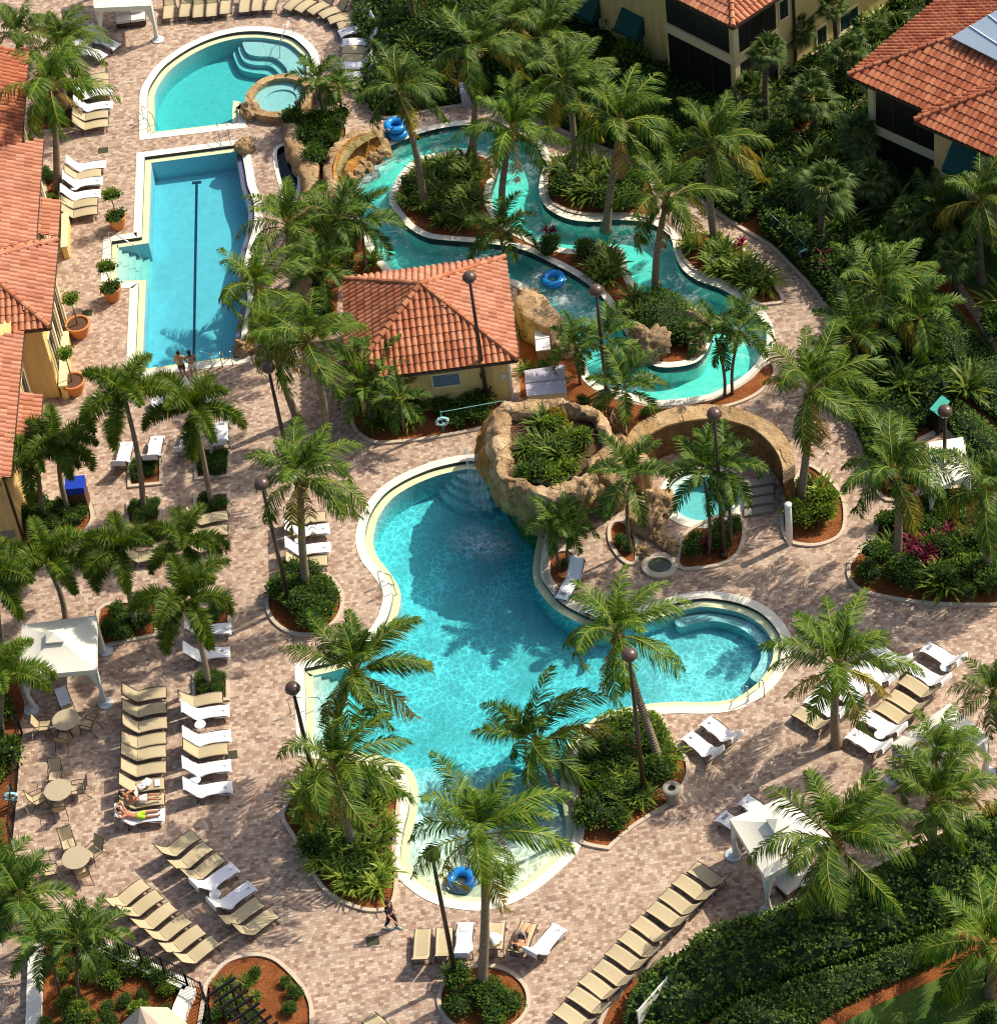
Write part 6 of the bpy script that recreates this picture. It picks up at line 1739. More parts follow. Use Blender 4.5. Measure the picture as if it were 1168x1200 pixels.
# ---- clubhouse at the left
g = thing('clubhouse', 'yellow clubhouse with terracotta roofs along the left edge', 'building', (0, 0, 0))
W_ = Vector((-60, 100, 0))
Z = 4.8
px_face(g, 5.0, (29.5,103), (24.4,168), [(-60,186),(-60,52),(33,58)], 24, W_, M['roof_red'])
px_face(g, Z, (50,164), (41,283), [(-60,300),(-60,182)], 23, W_, M['roof_pink'])
s_ = P(58,383.5,Z); n_ = P(67.6,281,Z); ax = (s_ - n_).normalized(); west = Vector((ax.y, -ax.x, 0)); west = west if west.x < 0 else -west
n1 = slope_plane(n_, s_, 23, W_); hipS = ray_plane(0, 333, n_, n1); hipN = ray_plane(0, 298, n_, n1); apx = ray_plane(-30, 307, n_, n1)
roof_face(g, [n_, s_, apx], n_, s_, M['roof_pink']); gutter(g, n_, s_)
sw = s_ + west * 14; nw = n_ + west * 14; ridge = apx + west * 8
roof_face(g, [s_, sw, ridge, apx], s_, sw, M['roof']); gutter(g, s_, sw)
roof_face(g, [n_, nw, ridge, apx], n_, nw, M['roof']); hip_cap(g, s_, apx, M['roof']); hip_cap(g, n_, apx, M['roof_pink'])
px_face(g, Z, (27,389), (11.6,557), [(-60,572),(-60,400)], 23, W_, M['roof_pink'])
px_face(g, 3.1, (70,235), (67,278), [(40,272),(45,229)], 20, W_, M['roof_pink'])
px_face(g, 3.1, (49,463), (45,516.5), [(15,511),(20,457)], 20, W_, M['roof_pink'])
def block(e0, e1, z, inset=.55, depth=12, ends=(.5, .5)):
    a, b = P(*e0, z), P(*e1, z); d = (b - a).normalized(); wv = Vector((d.y, -d.x, 0)); wv = wv if wv.x < 0 else -wv
    a2, b2 = a + wv * inset + d * ends[0], b + wv * inset - d * ends[1]
    return [a2, b2, b2 + wv * depth, a2 + wv * depth]
blocks = [block((29.5,103), (24.4,168), 5.0), block((50,164), (41,283), Z, ends=(.5, -2)), block((67.6,281), (58,383.5), Z), block((27,389), (11.6,557), Z, ends=(-2, .5))]
mb = MB()
for k, q in enumerate(blocks): mb.prism([(p.x + k * .003, p.y) for p in q], 0, Z + .25)
mb.obj('wall', M['stucco'], g)
fr = wall_frame(blocks[2][0], blocks[2][1]); LL = (blocks[2][1] - blocks[2][0]).length
for k in range(3):
    s = .6 + k * (LL - .8) / 3; window(g, fr, s, s + .9, .5, 3.0, 'glass', 1)
    panel(g, 'pilaster', fr, s - .45, s - .2, 0, 4.4, M['trim'], .12, .12)
fr = wall_frame(blocks[1][0], blocks[1][1]); LL = (blocks[1][1] - blocks[1][0]).length
for k in range(4):
    s = .6 + k * (LL - .8) / 4; window(g, fr, s, s + 1.1, .4, 3.2, 'screen', 1); panel(g, 'pilaster', fr, s - .45, s - .15, 0, 4.5, M['trim'], .12, .12)
fr = wall_frame(blocks[0][0], blocks[0][1]); LL = (blocks[0][1] - blocks[0][0]).length
for k in range(2):
    s = .5 + k * 2.1; window(g, fr, s, s + 1.3, .4, 3.6, 'screen', 0); panel(g, 'pilaster', fr, s - .45, s - .15, 0, 4.7, M['trim'], .12, .12)
fr = wall_frame(blocks[3][1], blocks[3][2]); (o_, r_) = panel_px(g, 'wall_lamp', fr, (4, 630), (16, 621), M['urn'], .10, .10)
fr3 = wall_frame(blocks[3][0], blocks[3][1]); panel(g, 'drain_pipe', fr3, (blocks[3][1] - blocks[3][0]).length - .25, (blocks[3][1] - blocks[3][0]).length - .1, 0, 4.6, M['gutter'], .10, .10)
for k in range(3): window(g, fr3, 2.0 + k * 2.2, 3.0 + k * 2.2, .5, 2.6, 'glass', 1)
def low_wall(label, px, w, h, mat='stucco', cap='trim'):
    L = [tuple(P(x, y)[:2]) for x, y in px]; g = thing('garden_wall', label, 'wall', (0, 0, 0))
    mb = MB(); ribbon(mb, L, -w/2, w/2, 0, h); mb.obj('wall', M[mat], g); mb = MB(); ribbon(mb, L, -w/2 - .05, w/2 + .05, h + .002, h + .08); mb.obj('cap', M[cap], g)
low_wall('low yellow wall edging the narrow strip by the clubhouse', [(80,262),(79,303)], .25, .7)
low_wall('low yellow wall at the foot of the clubhouse between two pots', [(80,404),(78,468)], .3, .8)
# ---- yellow building with screened balconies at the top
zb = 4.0; cb = P(861, 72, zb); d1 = (P(788.8, 36, zb) - P(854, 69, zb)).normalized(); d2 = (P(893, 54, zb) - P(866, 72, zb)).normalized()
c0 = Vector((cb.x, cb.y, 0)); ht = above(c0, 857, 17).z
g = thing('apartment_house', 'yellow building with dark screened balconies and green awnings at the top', 'building', (0, 0, 0))
A1 = c0 + d1 * 4.6; A2 = A1 + d2 * .5; A3 = A2 + d1 * 9; E1 = c0 + d2 * 3.0; E2 = E1 + d1 * .4; E3 = E2 + d2 * 22
mb = MB(); mb.prism([(p.x, p.y) for p in (c0, A1, A2, A3, A3 + d2 * 14, E3 + d1 * 1, E3, E2, E1)], 0, ht); mb.obj('wall', M['stucco_olive'], g)
f1 = wall_frame(c0, A1); f2 = wall_frame(c0, E1); f3 = wall_frame(E2, E3); f4 = wall_frame(A2, A3)
for f, L in ((f1, 4.6), (f2, 3.0)):
    for z0, z1 in ((.5, zb - .25), (zb + .35, ht - .2)):
        s = panel(g, 'balcony_screen', f, .32, L - .15, z0, z1, M['screen'], .02, .05)
        for k in range(1, 3): panel(s, 'mullion', f, L * k / 3 - .03, L * k / 3 + .03, z0, z1, M['gutter'], .05, .04)
    panel(g, 'band', f, 0.02, L - .02, zb - .22, zb + .3, M['trim'], .09, .10)
panel(g, 'corner_post', f2, -.08, .24, 0, ht - .05, M['trim'], .10, .10)
for a, b in (((913,24),(922,-4)),((957,54),(967,28)),((984,38),(1004,6))):
    s0, z0 = on_wall(f3, a); s1, z1 = on_wall(f3, b); window(g, f3, min(s0, s1), max(s0, s1), min(z0, z1), max(z0, z1), 'glass', 1)
panel(g, 'band', f3, .0, 22, .7, 1.0, M['trim'], .10, .10)
panel(g, 'drain_pipe', f3, 1.4, 1.55, 0, ht, M['gutter'], .08, .08)
for a, b in (((727,34),(758,16)),((676,14),(706,-6))):
    sm, zm = on_wall(f4, ((a[0] + b[0]) / 2, (a[1] + b[1]) / 2)); awning(g, f4, sm - .75, sm + .75, zm - .3, zm + .6, .7); window(g, f4, sm - .6, sm + .6, zm - 1.4, zm + .2, 'glass', 1)
ov = .7; rc = c0 - (d1 + d2) * ov + Vector((0, 0, ht)); r1 = rc + d1 * 16; r2 = rc + d2 * 26; hp = rc + (d1 + d2) * 6 + Vector((0, 0, 2.6))
roof_face(g, [rc, r1, hp + d1 * 8, hp], rc, r1, M['roof']); roof_face(g, [rc, r2, hp + d2 * 18, hp], rc, r2, M['roof']); hip_cap(g, rc, hp, M['roof']); gutter(g, rc, r1); gutter(g, rc, r2)
for px in ((1067,14),(970,70)):
    p = P(*px, .8); q = thing('air_conditioner', 'round air conditioner ' + ('at the far end of the long yellow wall' if px[0] > 1000 else 'under the window among the fan palms'), 'air conditioner', (p.x, p.y, 0))
    mb = MB(); mb.lathe([(.42, 0), (.42, .75), (.40, .8)], 18); mb.obj('case', M['disc'], q); mb = MB(); mb.lathe([(.05, .82), (.34, .82)], 18, cap=False); mb.obj('fan', M['black'], q)
# ---- red roofed house at the upper right
Z3 = 6.3
w0 = P(993, 88, Z3); s0_ = P(1085, 129, Z3); n0 = P(1138, 0, Z3)
g = thing('tiled_house', 'house with a large red tiled roof and solar panels at the upper right', 'building', (0, 0, 0))
dS = (s0_ - w0).normalized(); dN = Vector((-dS.y, dS.x, 0)); dN = dN if dN.y > 0 else -dN
sE = w0 + dS * 16; nE = w0 + dN * 26; hp = w0 + (dS + dN) * 6.5 + Vector((0, 0, 2.9))
roof_face(g, [w0, sE, hp + dS * 9, hp], w0, sE, M['roof_red']); roof_face(g, [w0, nE, hp + dN * 18, hp], w0, nE, M['roof_red']); hip_cap(g, w0, hp, M['roof_red']); gutter(g, w0, nE); gutter(g, w0, s0_)
q0 = P(1083, 127, Z3 + .05); q0 = s0_ - dN * .9; q1 = q0 + dS * 16; qh = q0 + (dS + dN) * 5 + Vector((0, 0, 2.45))
roof_face(g, [q0, q1, qh + dS * 9, qh], q0, q1, M['roof_red']); roof_face(g, [q0, q0 + dN * 5, qh], q0, q0 + dN * 5, M['roof_red']); hip_cap(g, q0, qh, M['roof_red']); gutter(g, q0, q1)
nrm = slope_plane(w0, sE, math.degrees(math.atan2(2.9, 6.5)), hp)
sp = [ray_plane(x, y, w0 + nrm * .3, nrm) for x, y in ((1114,43),(1180,4),(1240,60),(1172,72))]
mb = MB(); mb.poly(sp if (sp[1]-sp[0]).cross(sp[2]-sp[0]).z > 0 else sp[::-1]); mb.poly([p - nrm * .12 for p in sp])
for i in range(4): mb.quad(sp[i], sp[(i+1) % 4], sp[(i+1) % 4] - nrm * .12, sp[i] - nrm * .12)
so_ = mb.obj('solar_panel', M['solar'], g)
for k in (1/3, 2/3):
    mb = MB(); mb.bar(sp[0].lerp(sp[1], k) + nrm * .02, sp[3].lerp(sp[2], k) + nrm * .02, .05, .04); mb.obj('seam', M['disc'], so_)
b0 = w0 + (dS + dN) * .7; b0.z = 0; jS = (s0_ - w0).length - .2; k0 = b0 + dS * jS; k1 = k0 - dN * .75; k2 = k1 + dS * 14
mb = MB(); mb.prism([(p.x, p.y) for p in (b0, k0, k1, k2, k2 + dN * 14, b0 + dN * 24 + dS * 14, b0 + dN * 24)], 0, Z3 - .02); mb.obj('wall', M['stucco'], g)
f1 = wall_frame(b0, k0); f2 = wall_frame(k1, k2)
for z0, z1 in ((.2, 2.9), (3.4, Z3 - .3)):
    s = panel(g, 'porch_screen', f1, .4, jS - .1, z0, z1, M['screen'], .02, .05)
    for k in range(1, 3): panel(s, 'mullion', f1, jS * k / 3 - .03, jS * k / 3 + .03, z0, z1, M['gutter'], .05, .04)
panel(g, 'band', f1, .0, jS - .05, 2.9, 3.35, M['trim'], .08, .09)
panel(g, 'corner_post', f1, -.02, .3, 0, Z3 - .3, M['trim'], .06, .07)
for a, b in (((1117,178),(1150,152)),((1114,238),(1132,218))):
    s0, z0 = on_wall(f2, a); s1, z1 = on_wall(f2, b); za = 4.3 if b[1] < 200 else 1.3; awning(g, f2, min(s0, s1), max(s0, s1), za, za + 1.1); window(g, f2, min(s0, s1) + .1, max(s0, s1) - .1, za - .9, za + .6, 'glass', 1)
# ---- white wall, black fence and pergola at the lower left
def wall_line(label, px, w, h):
    L = [tuple(P(x, y, 0)[:2]) for x, y in px]; g = thing('white_wall', label, 'wall', (0, 0, 0))
    mb = MB(); ribbon(mb, L, -w/2, w/2, -.02, h); mb.obj('wall', M['white_wall'], g); mb = MB(); ribbon(mb, L, -w/2 - .04, w/2 + .04, h + .002, h + .07); mb.obj('cap', M['white_wall'], g)
wall_line('white retaining wall below the black fence at the lower left', [(44,1092),(72,1098),(118,1115),(170,1138),(222,1162)], .40, .35)
wall_line('white wall running down to the bottom edge at the left', [(45,1096),(44,1130),(41,1215)], .5, .35)
wall_line('short white wall returning from the end of the black fence', [(224,1164),(214,1186),(206,1215)], .5, .35)
def fence(label, px, h, gap=.13, z=.42, cat='fence'):
    L = [P(x, y) for x, y in px]; g = thing('iron_fence', label, cat, (0, 0, 0))
    for i, (a, b) in enumerate(zip(L, L[1:])):
        d = b - a; n = max(1, int(d.length / gap)); mb = MB()
        for zz in (z + .08, z + h - .06): mb.bar(a + Vector((0, 0, zz)), b + Vector((0, 0, zz)), .045, .045)
        for k in range(1, n): q = a.lerp(b, k / n); mb.bar(q + Vector((0, 0, z + .08)), q + Vector((0, 0, z + h - .06)), .022)
        mb.obj('railing', M['black'], g)
    for q in L: mb = MB(); mb.box(q + Vector((0, 0, (z + h) / 2)), (.08, .08, z + h + .06)); mb.obj('post', M['black'], g)
fence('black iron fence on the white wall behind the slanting loungers', [(58,1094),(84,1102),(118,1115),(145,1127),(170,1138),(196,1150),(222,1162)], 1.15)
fence('black iron railing along the left edge of the terrace', [(26,860),(22,900),(19,940),(15,985),(18,1015),(30,1040),(44,1068),(52,1090)], 1.1, .14, .02)
fence('short black iron fence beside the pergola', [(222,1162),(240,1172),(248,1192),(250,1215)], 1.1, .13, .05)
g = thing('pergola', 'small black slatted pergola over the curved mulch bed', 'pergola', (0, 0, 0))
a, b, c = P(243, 1168, 2.0), P(276, 1146, 2.0), P(290, 1226, 2.0)
for k in range(8):
    t = k / 7 * 1.0; off = (P(268, 1196, 2.0) - P(243, 1169, 2.0)) * (k / 3.6); mb = MB(); mb.bar(a + off, b + off, .07, .12); mb.obj('slat', M['black'], g)
for t in (.3, .75):
    mb = MB(); s = a.lerp(b, t) - Vector((0, 0, .1)); mb.bar(s, s + off, .07, .12); mb.obj('beam', M['black'], g)
    for u in (0.05, .9): q = s + off * u; mb = MB(); mb.bar((q.x, q.y, 0), (q.x, q.y, 1.95), .09); mb.obj('post', M['black'], g)
tp = P(164, 1180, 4.1); g = thing('patio_umbrella', 'beige umbrella top peeking in at the bottom left', 'umbrella', (tp.x, tp.y, 0))
mb = MB(); n = 8; R_ = [(1.45 * math.cos(2*math.pi*k/n + .3), 1.45 * math.sin(2*math.pi*k/n + .3), 2.0) for k in range(n)]
for k in range(n): mb.poly((R_[k], R_[(k+1) % n], (0, 0, 4.1))); mb.quad(R_[k], (R_[k][0], R_[k][1], 1.82), (R_[(k+1) % n][0], R_[(k+1) % n][1], 1.82), R_[(k+1) % n])
mb.obj('canopy', M['canvas2'], g); mb = MB(); mb.tube([(0, 0, 0), (0, 0, 4.05)], .03, 6); mb.obj('pole', M['bronze'], g)
# ---- rails and grates
def rail(label, pts, hgt=.85, double=0.5):
    """pts: photo points on the ground from the deck into the water"""
    a, b = P(*pts[0]), P(*pts[1]); d = b - a; s = Vector((-d.y, d.x, 0)).normalized() * double / 2
    g = thing('pool_rail', label, 'hand rail', a, group='steel pool hand rails')
    for k in ((-1, 1) if double else (0,)):
        q = s * k; mb = MB(); mb.tube([q, q + Vector((0, 0, hgt)), q + d * .12 + Vector((0, 0, hgt + .06)), q + d * .8 + Vector((0, 0, hgt * .55)), q + d + Vector((0, 0, -.5))], .024, 6); mb.obj('rail', M['steel'], g, True)
rail('steel ladder rails at the near end of the lap pool', ((255,431),(257,419)))
rail('second steel ladder rails nearest the rock at the lap pool end', ((267,429),(268.5,417)))
rail('steel ladder rails at the far end of the lap pool', ((263,158),(265,172)))
rail('steel ladder rails at the left corner of the half round pool', ((166,143),(180,146)))
rail('steel rail into the steps of the half round pool', ((344,38),(326,62)), .9, 0)
rail('steel ladder rails on the left shore of the lagoon', ((447,692),(464,688)), .85, .6)
rail('steel rail down the lagoon entry steps', ((341,836),(383,824)), .9, 0)
rail('steel ladder rails on the round lobe of the lagoon', ((886,820),(879,806)), .9, .7)
rail('white rail down the lap pool step alcove', ((131,288),(166,298)), .9, 0)
for px in ((121,176),(437,1103),(271,885),(102,367)):
    p = P(*px); mb = MB(); mb.box((p.x, p.y, .012), (.5, .42, .016)); o = mb.obj('drain_grate', M['grate']); setp(o, {121:'dark drain grate in the bricks near the lap pool corner',437:'dark green drain grate below the walking person',271:'dark drain grate at the foot of the right lounger column',102:'dark drain grate beside a terracotta pot'}[px[0]], 'drain grate')
# ---------------------------------------------------------------- people
def skin_mesh(name, J, E_, rad, mat, sub=1, root=None):
    keys = list(J); me = bpy.data.meshes.new(name + '_cage')
    me.from_pydata([J[k] for k in keys], [(keys.index(a), keys.index(b)) for a, b in E_], [])
    o = bpy.data.objects.new(name, me); col.objects.link(o)
    o.modifiers.new('skin', 'SKIN'); s = o.modifiers.new('sub', 'SUBSURF'); s.levels = s.render_levels = sub
    me.skin_vertices[0].data.foreach_set('radius', [x for k in keys for x in (rad[k] if isinstance(rad[k], tuple) else (rad[k], rad[k]))])
    me.skin_vertices[0].data[keys.index(root or keys[0])].use_root = True
    dg = bpy.context.evaluated_depsgraph_get(); ev = o.evaluated_get(dg)
    out = bpy.data.meshes.new_from_object(ev); out.materials.clear(); out.materials.append(mat)
    bpy.data.objects.remove(o); out.polygons.foreach_set('use_smooth', [True] * len(out.polygons)); out.name = name
    return out
RAD = dict(pelvis=(.15, .11), waist=(.125, .095), chest=(.155, .11), neck=.055, jaw=.068, head=(.088, .10), crown=.07, nose=.014,
           sh=.066, el=.043, wr=.030, palm=(.038, .016), hip=.090, kn=.058, an=.040, heel=.034, toe=(.04, .022))
def person(label, J, loc, rz, skin='skin', hair='hair', long=False, cl=(), hands=True):
    """J: joints for one pose; limbs given for l and r"""
    J = {k: Vector(v) for k, v in J.items()}
    E_ = [('pelvis', 'waist'), ('waist', 'chest'), ('chest', 'neck'), ('neck', 'jaw'), ('jaw', 'head'), ('head', 'crown'), ('jaw', 'nose')]
    for s in 'lr':
        E_ += [('chest', 'sh' + s), ('sh' + s, 'el' + s), ('el' + s, 'wr' + s), ('wr' + s, 'palm' + s), ('pelvis', 'hip' + s), ('hip' + s, 'kn' + s), ('kn' + s, 'an' + s), ('an' + s, 'toe' + s)]
    rad = {k: RAD[k[:-1] if k not in RAD else k] for k in J}
    for s in 'lr':
        d = (J['palm' + s] - J['wr' + s]).normalized(); sd_ = d.cross(Vector((0, 0, 1))); sd_ = sd_.normalized() if sd_.length > .1 else Vector((0, 1, 0)); dn = sd_.cross(d)
        for q, (o_, l) in enumerate(((-.032, .065), (-.011, .078), (.011, .074), (.031, .058))):
            a = J['palm' + s] + sd_ * o_ + d * .035; b = a + d * l * .55; c = b + (d + dn * -.5).normalized() * l * .5
            for nm, v in (('a', a), ('b', b), ('c', c)): J[f'f{q}{nm}{s}'] = v; rad[f'f{q}{nm}{s}'] = .0095
            E_ += [('palm' + s, f'f{q}a{s}'), (f'f{q}a{s}', f'f{q}b{s}'), (f'f{q}b{s}', f'f{q}c{s}')]
        a = J['wr' + s].lerp(J['palm' + s], .6) + sd_ * -.04; b = a + (d - sd_ * .8).normalized() * .045
        J['ta' + s] = a; J['tb' + s] = b; rad['ta' + s] = rad['tb' + s] = .0105; E_ += [('palm' + s, 'ta' + s), ('ta' + s, 'tb' + s)]
    g = thing('person', label, 'person', loc, rz)
    link('body', skin_mesh('body', J, E_, rad, M[skin], 1, 'pelvis'), g)
    up = (J['crown'] - J['jaw']).normalized(); fwd = (J['nose'] - J['jaw']); fwd = (fwd - up * fwd.dot(up)).normalized(); sd_ = up.cross(fwd)
    mb = MB(); c = J['head'] + up * .025 - fwd * .02
    for i in range(7):
        pass
    blob(mb, c + up * .02 - fwd * .012, (.102, .102, .098), 3, (12, 8), .06)
    if long: blob(mb, c - up * .10 - fwd * .06, (.085, .075, .13), 5, (10, 7), .1)
    mb.v = [v for v in mb.v]; mb.obj('hair', M[hair], g, True)
    for s in (-1, 1):
        mb = MB(); blob(mb, J['head'] + fwd * .088 + sd_ * .034 * s - up * .01, (.011, .011, .009), 1, (6, 4), 0); mb.obj('eye', M['black'], g)
        mb = MB(); blob(mb, J['head'] + sd_ * .092 * s - up * .02, (.018, .018, .03), 1, (6, 4), 0); mb.obj('ear', M[skin], g)
    mb = MB(); blob(mb, J['jaw'] + fwd * .062 + up * .01, (.022, .012, .006), 1, (6, 4), 0); mb.obj('mouth', M['cloth_red'], g)
    for kind, mat in cl:
        mb = MB()
        if kind == 'shirt':
            E2 = [('waist', 'chest'), ('chest', 'shl'), ('chest', 'shr'), ('shl', 'sleevel'), ('shr', 'sleever'), ('pelvis', 'waist'), ('chest', 'coll')]
            Jc = {k: J[k] for k in ('chest', 'waist', 'pelvis', 'shl', 'shr')}
            for s in 'lr': Jc['sleeve' + s] = J['sh' + s].lerp(J['el' + s], .62)
            Jc['coll'] = J['chest'].lerp(J['neck'], .75)
            rc = dict(chest=(.178, .135), waist=(.155, .125), pelvis=(.172, .135), shl=.084, shr=.084, sleevel=.068, sleever=.068, coll=.075)
            link('shirt', skin_mesh('shirt', Jc, E2, rc, M[mat], 1, 'chest'), g)
        elif kind in ('shorts', 'trousers', 'skirt'):
            f = dict(shorts=.72, trousers=1.0, skirt=.6)[kind]
            Jc = {'pelvis': J['pelvis'], 'waist': J['pelvis'].lerp(J['waist'], .6)}; E2 = [('waist', 'pelvis')]; rc = dict(pelvis=(.172, .13), waist=(.145, .115))
            for s in 'lr':
                Jc['hip' + s] = J['hip' + s]; rc['hip' + s] = .110; E2 += [('pelvis', 'hip' + s)]
                if kind == 'trousers':
                    Jc['kn' + s] = J['kn' + s]; rc['kn' + s] = .078; Jc['an' + s] = J['an' + s] + Vector((0, 0, .03)); rc['an' + s] = .062; E2 += [('hip' + s, 'kn' + s), ('kn' + s, 'an' + s)]
                else:
                    Jc['hem' + s] = J['hip' + s].lerp(J['kn' + s], f); rc['hem' + s] = .098 if kind == 'shorts' else .13; E2 += [('hip' + s, 'hem' + s)]
            link(kind, skin_mesh(kind, Jc, E2, rc, M[mat], 1, 'pelvis'), g)
        elif kind == 'shoes':
            for s in 'lr':
                mb = MB(); a, b = J['an' + s], J['toe' + s]; d = (b - a).normalized(); mb.tube([a - d * .07 - Vector((0, 0, .035)), a + d * .02 - Vector((0, 0, .03)), b - Vector((0, 0, .0)), b + d * .05], [.04, .05, .045, .02], 8); mb.obj('shoe', M[mat], g, True)
        elif kind == 'top':
            mb.lathe([(.001, 0)], 3) if 0 else None
            Jc = {'a': J['chest'] - (J['chest'] - J['waist']) * .35, 'b': J['chest'] + (J['neck'] - J['chest']) * .1}; link('bikini_top', skin_mesh('bikini_top', Jc, [('a', 'b')], dict(a=(.165, .122), b=(.165, .122)), M[mat], 1), g)
    return g
def standing(step=0.0, arms=((.26, .02), (.26, .02)), bend=0.0):
    J = dict(pelvis=(0, 0, .95), waist=(0, .0, 1.10), chest=(.01, 0, 1.32), neck=(.015, 0, 1.49), jaw=(.03, 0, 1.57), head=(.03, 0, 1.65), crown=(.02, 0, 1.72), nose=(.135, 0, 1.62))
    for k, (s, sg) in enumerate((('l', 1), ('r', -1))):
        ph = step * (1 if k == 0 else -1); ax, ay = arms[k]
        J['sh' + s] = (.01, sg * .185, 1.42); J['el' + s] = (-ph * .25 + .0 + ay, sg * ax, 1.14); J['wr' + s] = (-ph * .35 + .10 + ay * 2.2, sg * (ax - .01), .93 + abs(ay) * .8); J['palm' + s] = (-ph * .38 + .12 + ay * 2.6, sg * (ax - .01), .86 + abs(ay))
        J['hip' + s] = (0, sg * .09, .90); J['kn' + s] = (ph * .24 + .03, sg * .10, .50); J['an' + s] = (ph * .42 - .02 - max(0, -ph) * .1, sg * .10, .085 + max(0, -ph) * .16); J['toe' + s] = (ph * .42 + .15, sg * .11, .03 + max(0, -ph) * .04)
    return J
def face(a, b):
    v = P(*b) - P(*a); return math.atan2(v.y, v.x)
person('standing man in a yellow shirt and brown shorts at the end of the lap pool', standing(.12), P(216, 444), face((216,444), (222,425)), 'skin', cl=(('shirt', 'shirt_yellow'), ('shorts', 'cloth_brown'), ('shoes', 'cloth_dark')))
person('standing woman in a white skirt beside the man at the lap pool', standing(.06, ((.26, .1), (.26, .02))), P(228.5, 443), face((228,443), (222,425)), 'skin', long=True, cl=(('top', 'cloth_red'), ('skirt', 'cloth_white'), ('shoes', 'cloth_white')))
person('walking person in dark shirt and trousers near the bottom shrubs', standing(.42, ((.25, .03), (.27, .06))), P(460, 1088), face((459,1088), (474,1094)), 'skin', cl=(('shirt', 'cloth_dark'), ('trousers', 'cloth_dark'), ('shoes', 'ringblue')))
def lying(arms='up', knees=0.0):
    J = dict(pelvis=(.98, 0, .50), waist=(1.16, 0, .53), chest=(1.37, 0, .71), neck=(1.51, 0, .89), jaw=(1.555, 0, .965), head=(1.60, 0, 1.04), crown=(1.645, 0, 1.10), nose=(1.505, 0, 1.06))
    for s, sg in (('l', 1), ('r', -1)):
        J['sh' + s] = (1.45, sg * .185, .82)
        if arms == 'up': J['el' + s] = (1.58, sg * .42, 1.02); J['wr' + s] = (1.70, sg * .20, 1.10); J['palm' + s] = (1.73, sg * .12, 1.10)
        else: J['el' + s] = (1.22, sg * .30, .72); J['wr' + s] = (1.04, sg * .20, .90); J['palm' + s] = (.98, sg * .17, .94)
        J['hip' + s] = (.93, sg * .09, .50); J['kn' + s] = (.50, sg * .13, .49 + knees * (1 if sg > 0 else .7)); J['an' + s] = (.10 + knees * .5, sg * .12, .47); J['toe' + s] = (.04 + knees * .4, sg * .15, .58 - knees * .22)
    return J
def on_lounger(px, d):
    a = P(*px, .36); b = P(px[0] + d[0], px[1] + d[1], .36); v = b - a; return (a.x, a.y, .02), math.atan2(v.y, v.x)
l, r_ = on_lounger((190, 955), E); person('man sunbathing in lime green shorts with his arms behind his head', lying('up'), l, r_, 'skin2', cl=(('shorts', 'cloth_lime'),))
l, r_ = on_lounger((192.7, 936), E); g = person('person reading a newspaper on the lounger next to the sunbather', lying('read', .12), l, r_, 'skin2', long=True, cl=(('top', 'cloth_white'), ('shorts', 'cloth_white')))
def paper(label, l, r_, name, cat, w=.42):
    o = thing(name, label, cat, l, r_); mb = MB()
    for s in (-1, 1): mb.quad((.96, 0, .98), (.96 + .06, s * w * .6, .95), (1.08, s * w * .6, 1.22), (1.02, 0, 1.25))
    me = mb.obj('pages', M['paper'], o); sol = me.modifiers.new('t', 'SOLIDIFY'); sol.thickness = .01
paper('open newspaper held by the reader on the lounger', l, r_, 'newspaper', 'newspaper')
l, r_ = on_lounger((620.4, 1081.4), (-7, 19)); person('woman in a dark bikini reading on a lounger in the bottom row', lying('read', .2), l, r_, 'skin', long=True, cl=(('top', 'cloth_dark'), ('shorts', 'cloth_dark')))
paper('open book held by the woman in the bottom row', l, r_, 'book', 'book', .28)
def bundle(label, px, d, x, n=3, seed=1):
    l, r_ = on_lounger(px, d); o = thing('towel_bundle', label, 'towel', (l[0], l[1], 0), r_); r = random.Random(seed)
    for k in range(n):
        mb = MB(); blob(mb, (x + r.uniform(-.2, .2), r.uniform(-.15, .15), .47 + .02 * k), (r.uniform(.14, .24), r.uniform(.14, .22), .07), seed + k, (12, 8), .6); mb.obj('fold', M['towel'], o, True)
bundle('crumpled white towels on the lounger above the reader', (192.7, 918), E, .75, 4, 2)
bundle('crumpled white towels on the lounger beside the reading woman', (582.6, 1081), (-2, 20), .8, 4, 5)
for px, d, lab in (((192.7, 918), E, 'grey magazine lying on the lounger above the reader'), ((545.3, 1083), (-1, 20), 'folded cream towel at the foot of the towelled lounger in the bottom row')):
    l, r_ = on_lounger(px, d); o = thing('magazine' if 'mag' in lab else 'folded_towel', lab, 'magazine' if 'mag' in lab else 'towel', (l[0], l[1], 0), r_)
    mb = MB(); mb.box((.28, 0, .445), (.22, .34, .03)); mb.obj('pages' if 'mag' in lab else 'fold', M['paper'] if 'mag' in lab else M['canvas'], o)
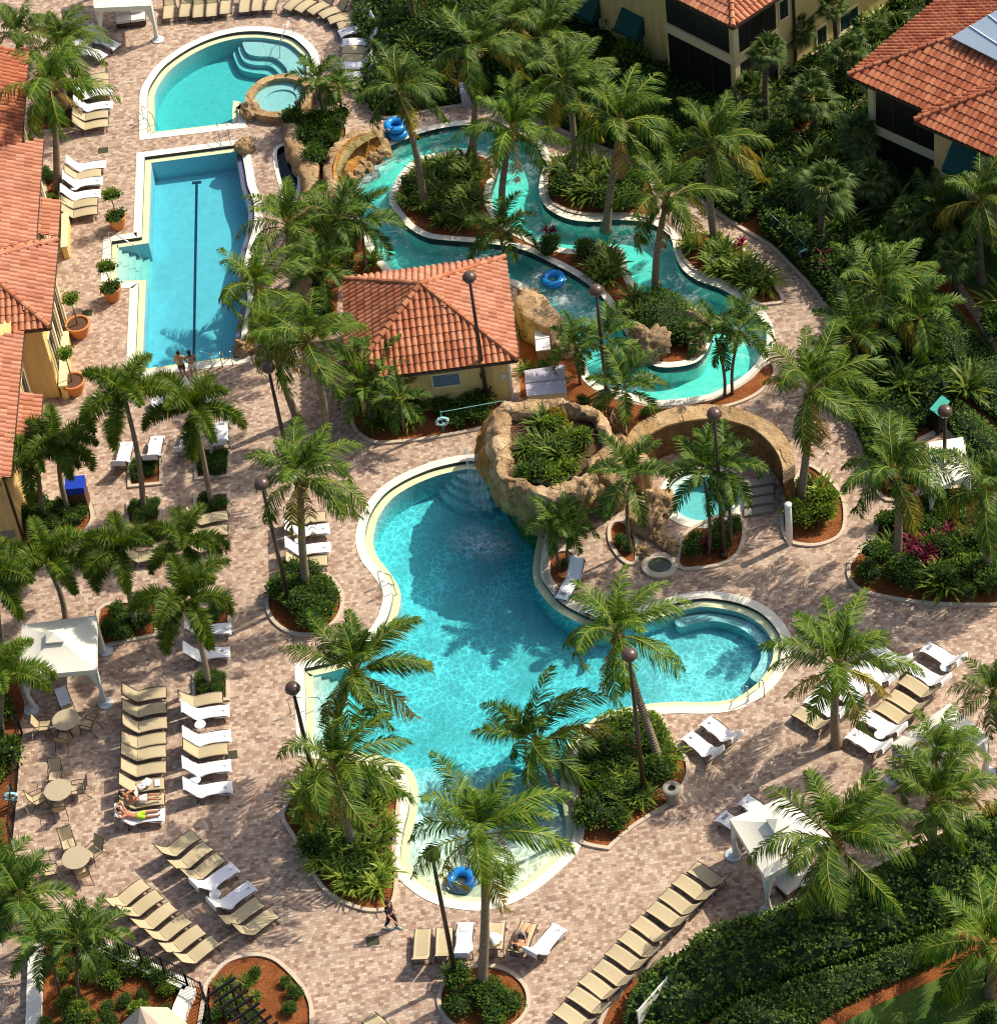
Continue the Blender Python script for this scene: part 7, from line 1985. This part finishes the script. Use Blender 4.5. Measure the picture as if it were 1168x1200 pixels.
# ---------------------------------------------------------------- light, sky, camera
SUN_AZ, SUN_EL = R(22), R(47)        # azimuth from +X, counter-clockwise
sd = Vector((math.cos(SUN_AZ) * math.cos(SUN_EL), math.sin(SUN_AZ) * math.cos(SUN_EL), math.sin(SUN_EL)))
sl = bpy.data.lights.new('sun', 'SUN'); sl.energy = 4.3; sl.angle = R(0.5); sl.color = (1.0, 0.90, 0.74)
so = bpy.data.objects.new('sun', sl); col.objects.link(so)
so.rotation_euler = sd.to_track_quat('Z', 'Y').to_euler(); so.location = sd * 200
w = bpy.data.worlds.new('World'); scene.world = w; w.use_nodes = True
nt = w.node_tree; nt.nodes.clear()
sky = nt.nodes.new('ShaderNodeTexSky'); sky.sky_type = 'NISHITA'; sky.sun_disc = False
sky.dust_density = 4.0; sky.sun_elevation = SUN_EL; sky.sun_rotation = math.atan2(sd.x, sd.y)
bg = nt.nodes.new('ShaderNodeBackground'); bg.inputs[1].default_value = 0.13
ow = nt.nodes.new('ShaderNodeOutputWorld')
nt.links.new(sky.outputs[0], bg.inputs[0]); nt.links.new(bg.outputs[0], ow.inputs[0])
cd = bpy.data.cameras.new('camera'); co = bpy.data.objects.new('camera', cd); col.objects.link(co)
cd.sensor_fit = 'HORIZONTAL'; cd.sensor_width = 36; cd.lens = 36 * FPX / 1168; cd.clip_end = 2000; cd.clip_start = 1
m = Matrix.Identity(4)
for i in range(3): m[i][0] = CR[i]; m[i][1] = CU[i]; m[i][2] = -FW[i]
m.translation = CPOS; co.matrix_world = m
scene.camera = co
vs = scene.view_settings
scene.display_settings.display_device = 'sRGB'
vs.view_transform = 'Standard'; vs.look = 'None'; vs.gamma = 1.0; vs.use_curve_mapping = False; vs.exposure = 0.22
cy = scene.cycles
cy.filter_width = 1.1; cy.use_denoising = True; cy.use_adaptive_sampling = True; cy.adaptive_threshold = 0.01
cy.max_bounces = 6; cy.diffuse_bounces = 2; cy.glossy_bounces = 2; cy.transmission_bounces = 3; cy.transparent_max_bounces = 8; cy.volume_bounces = 0
cy.caustics_reflective = False; cy.caustics_refractive = False
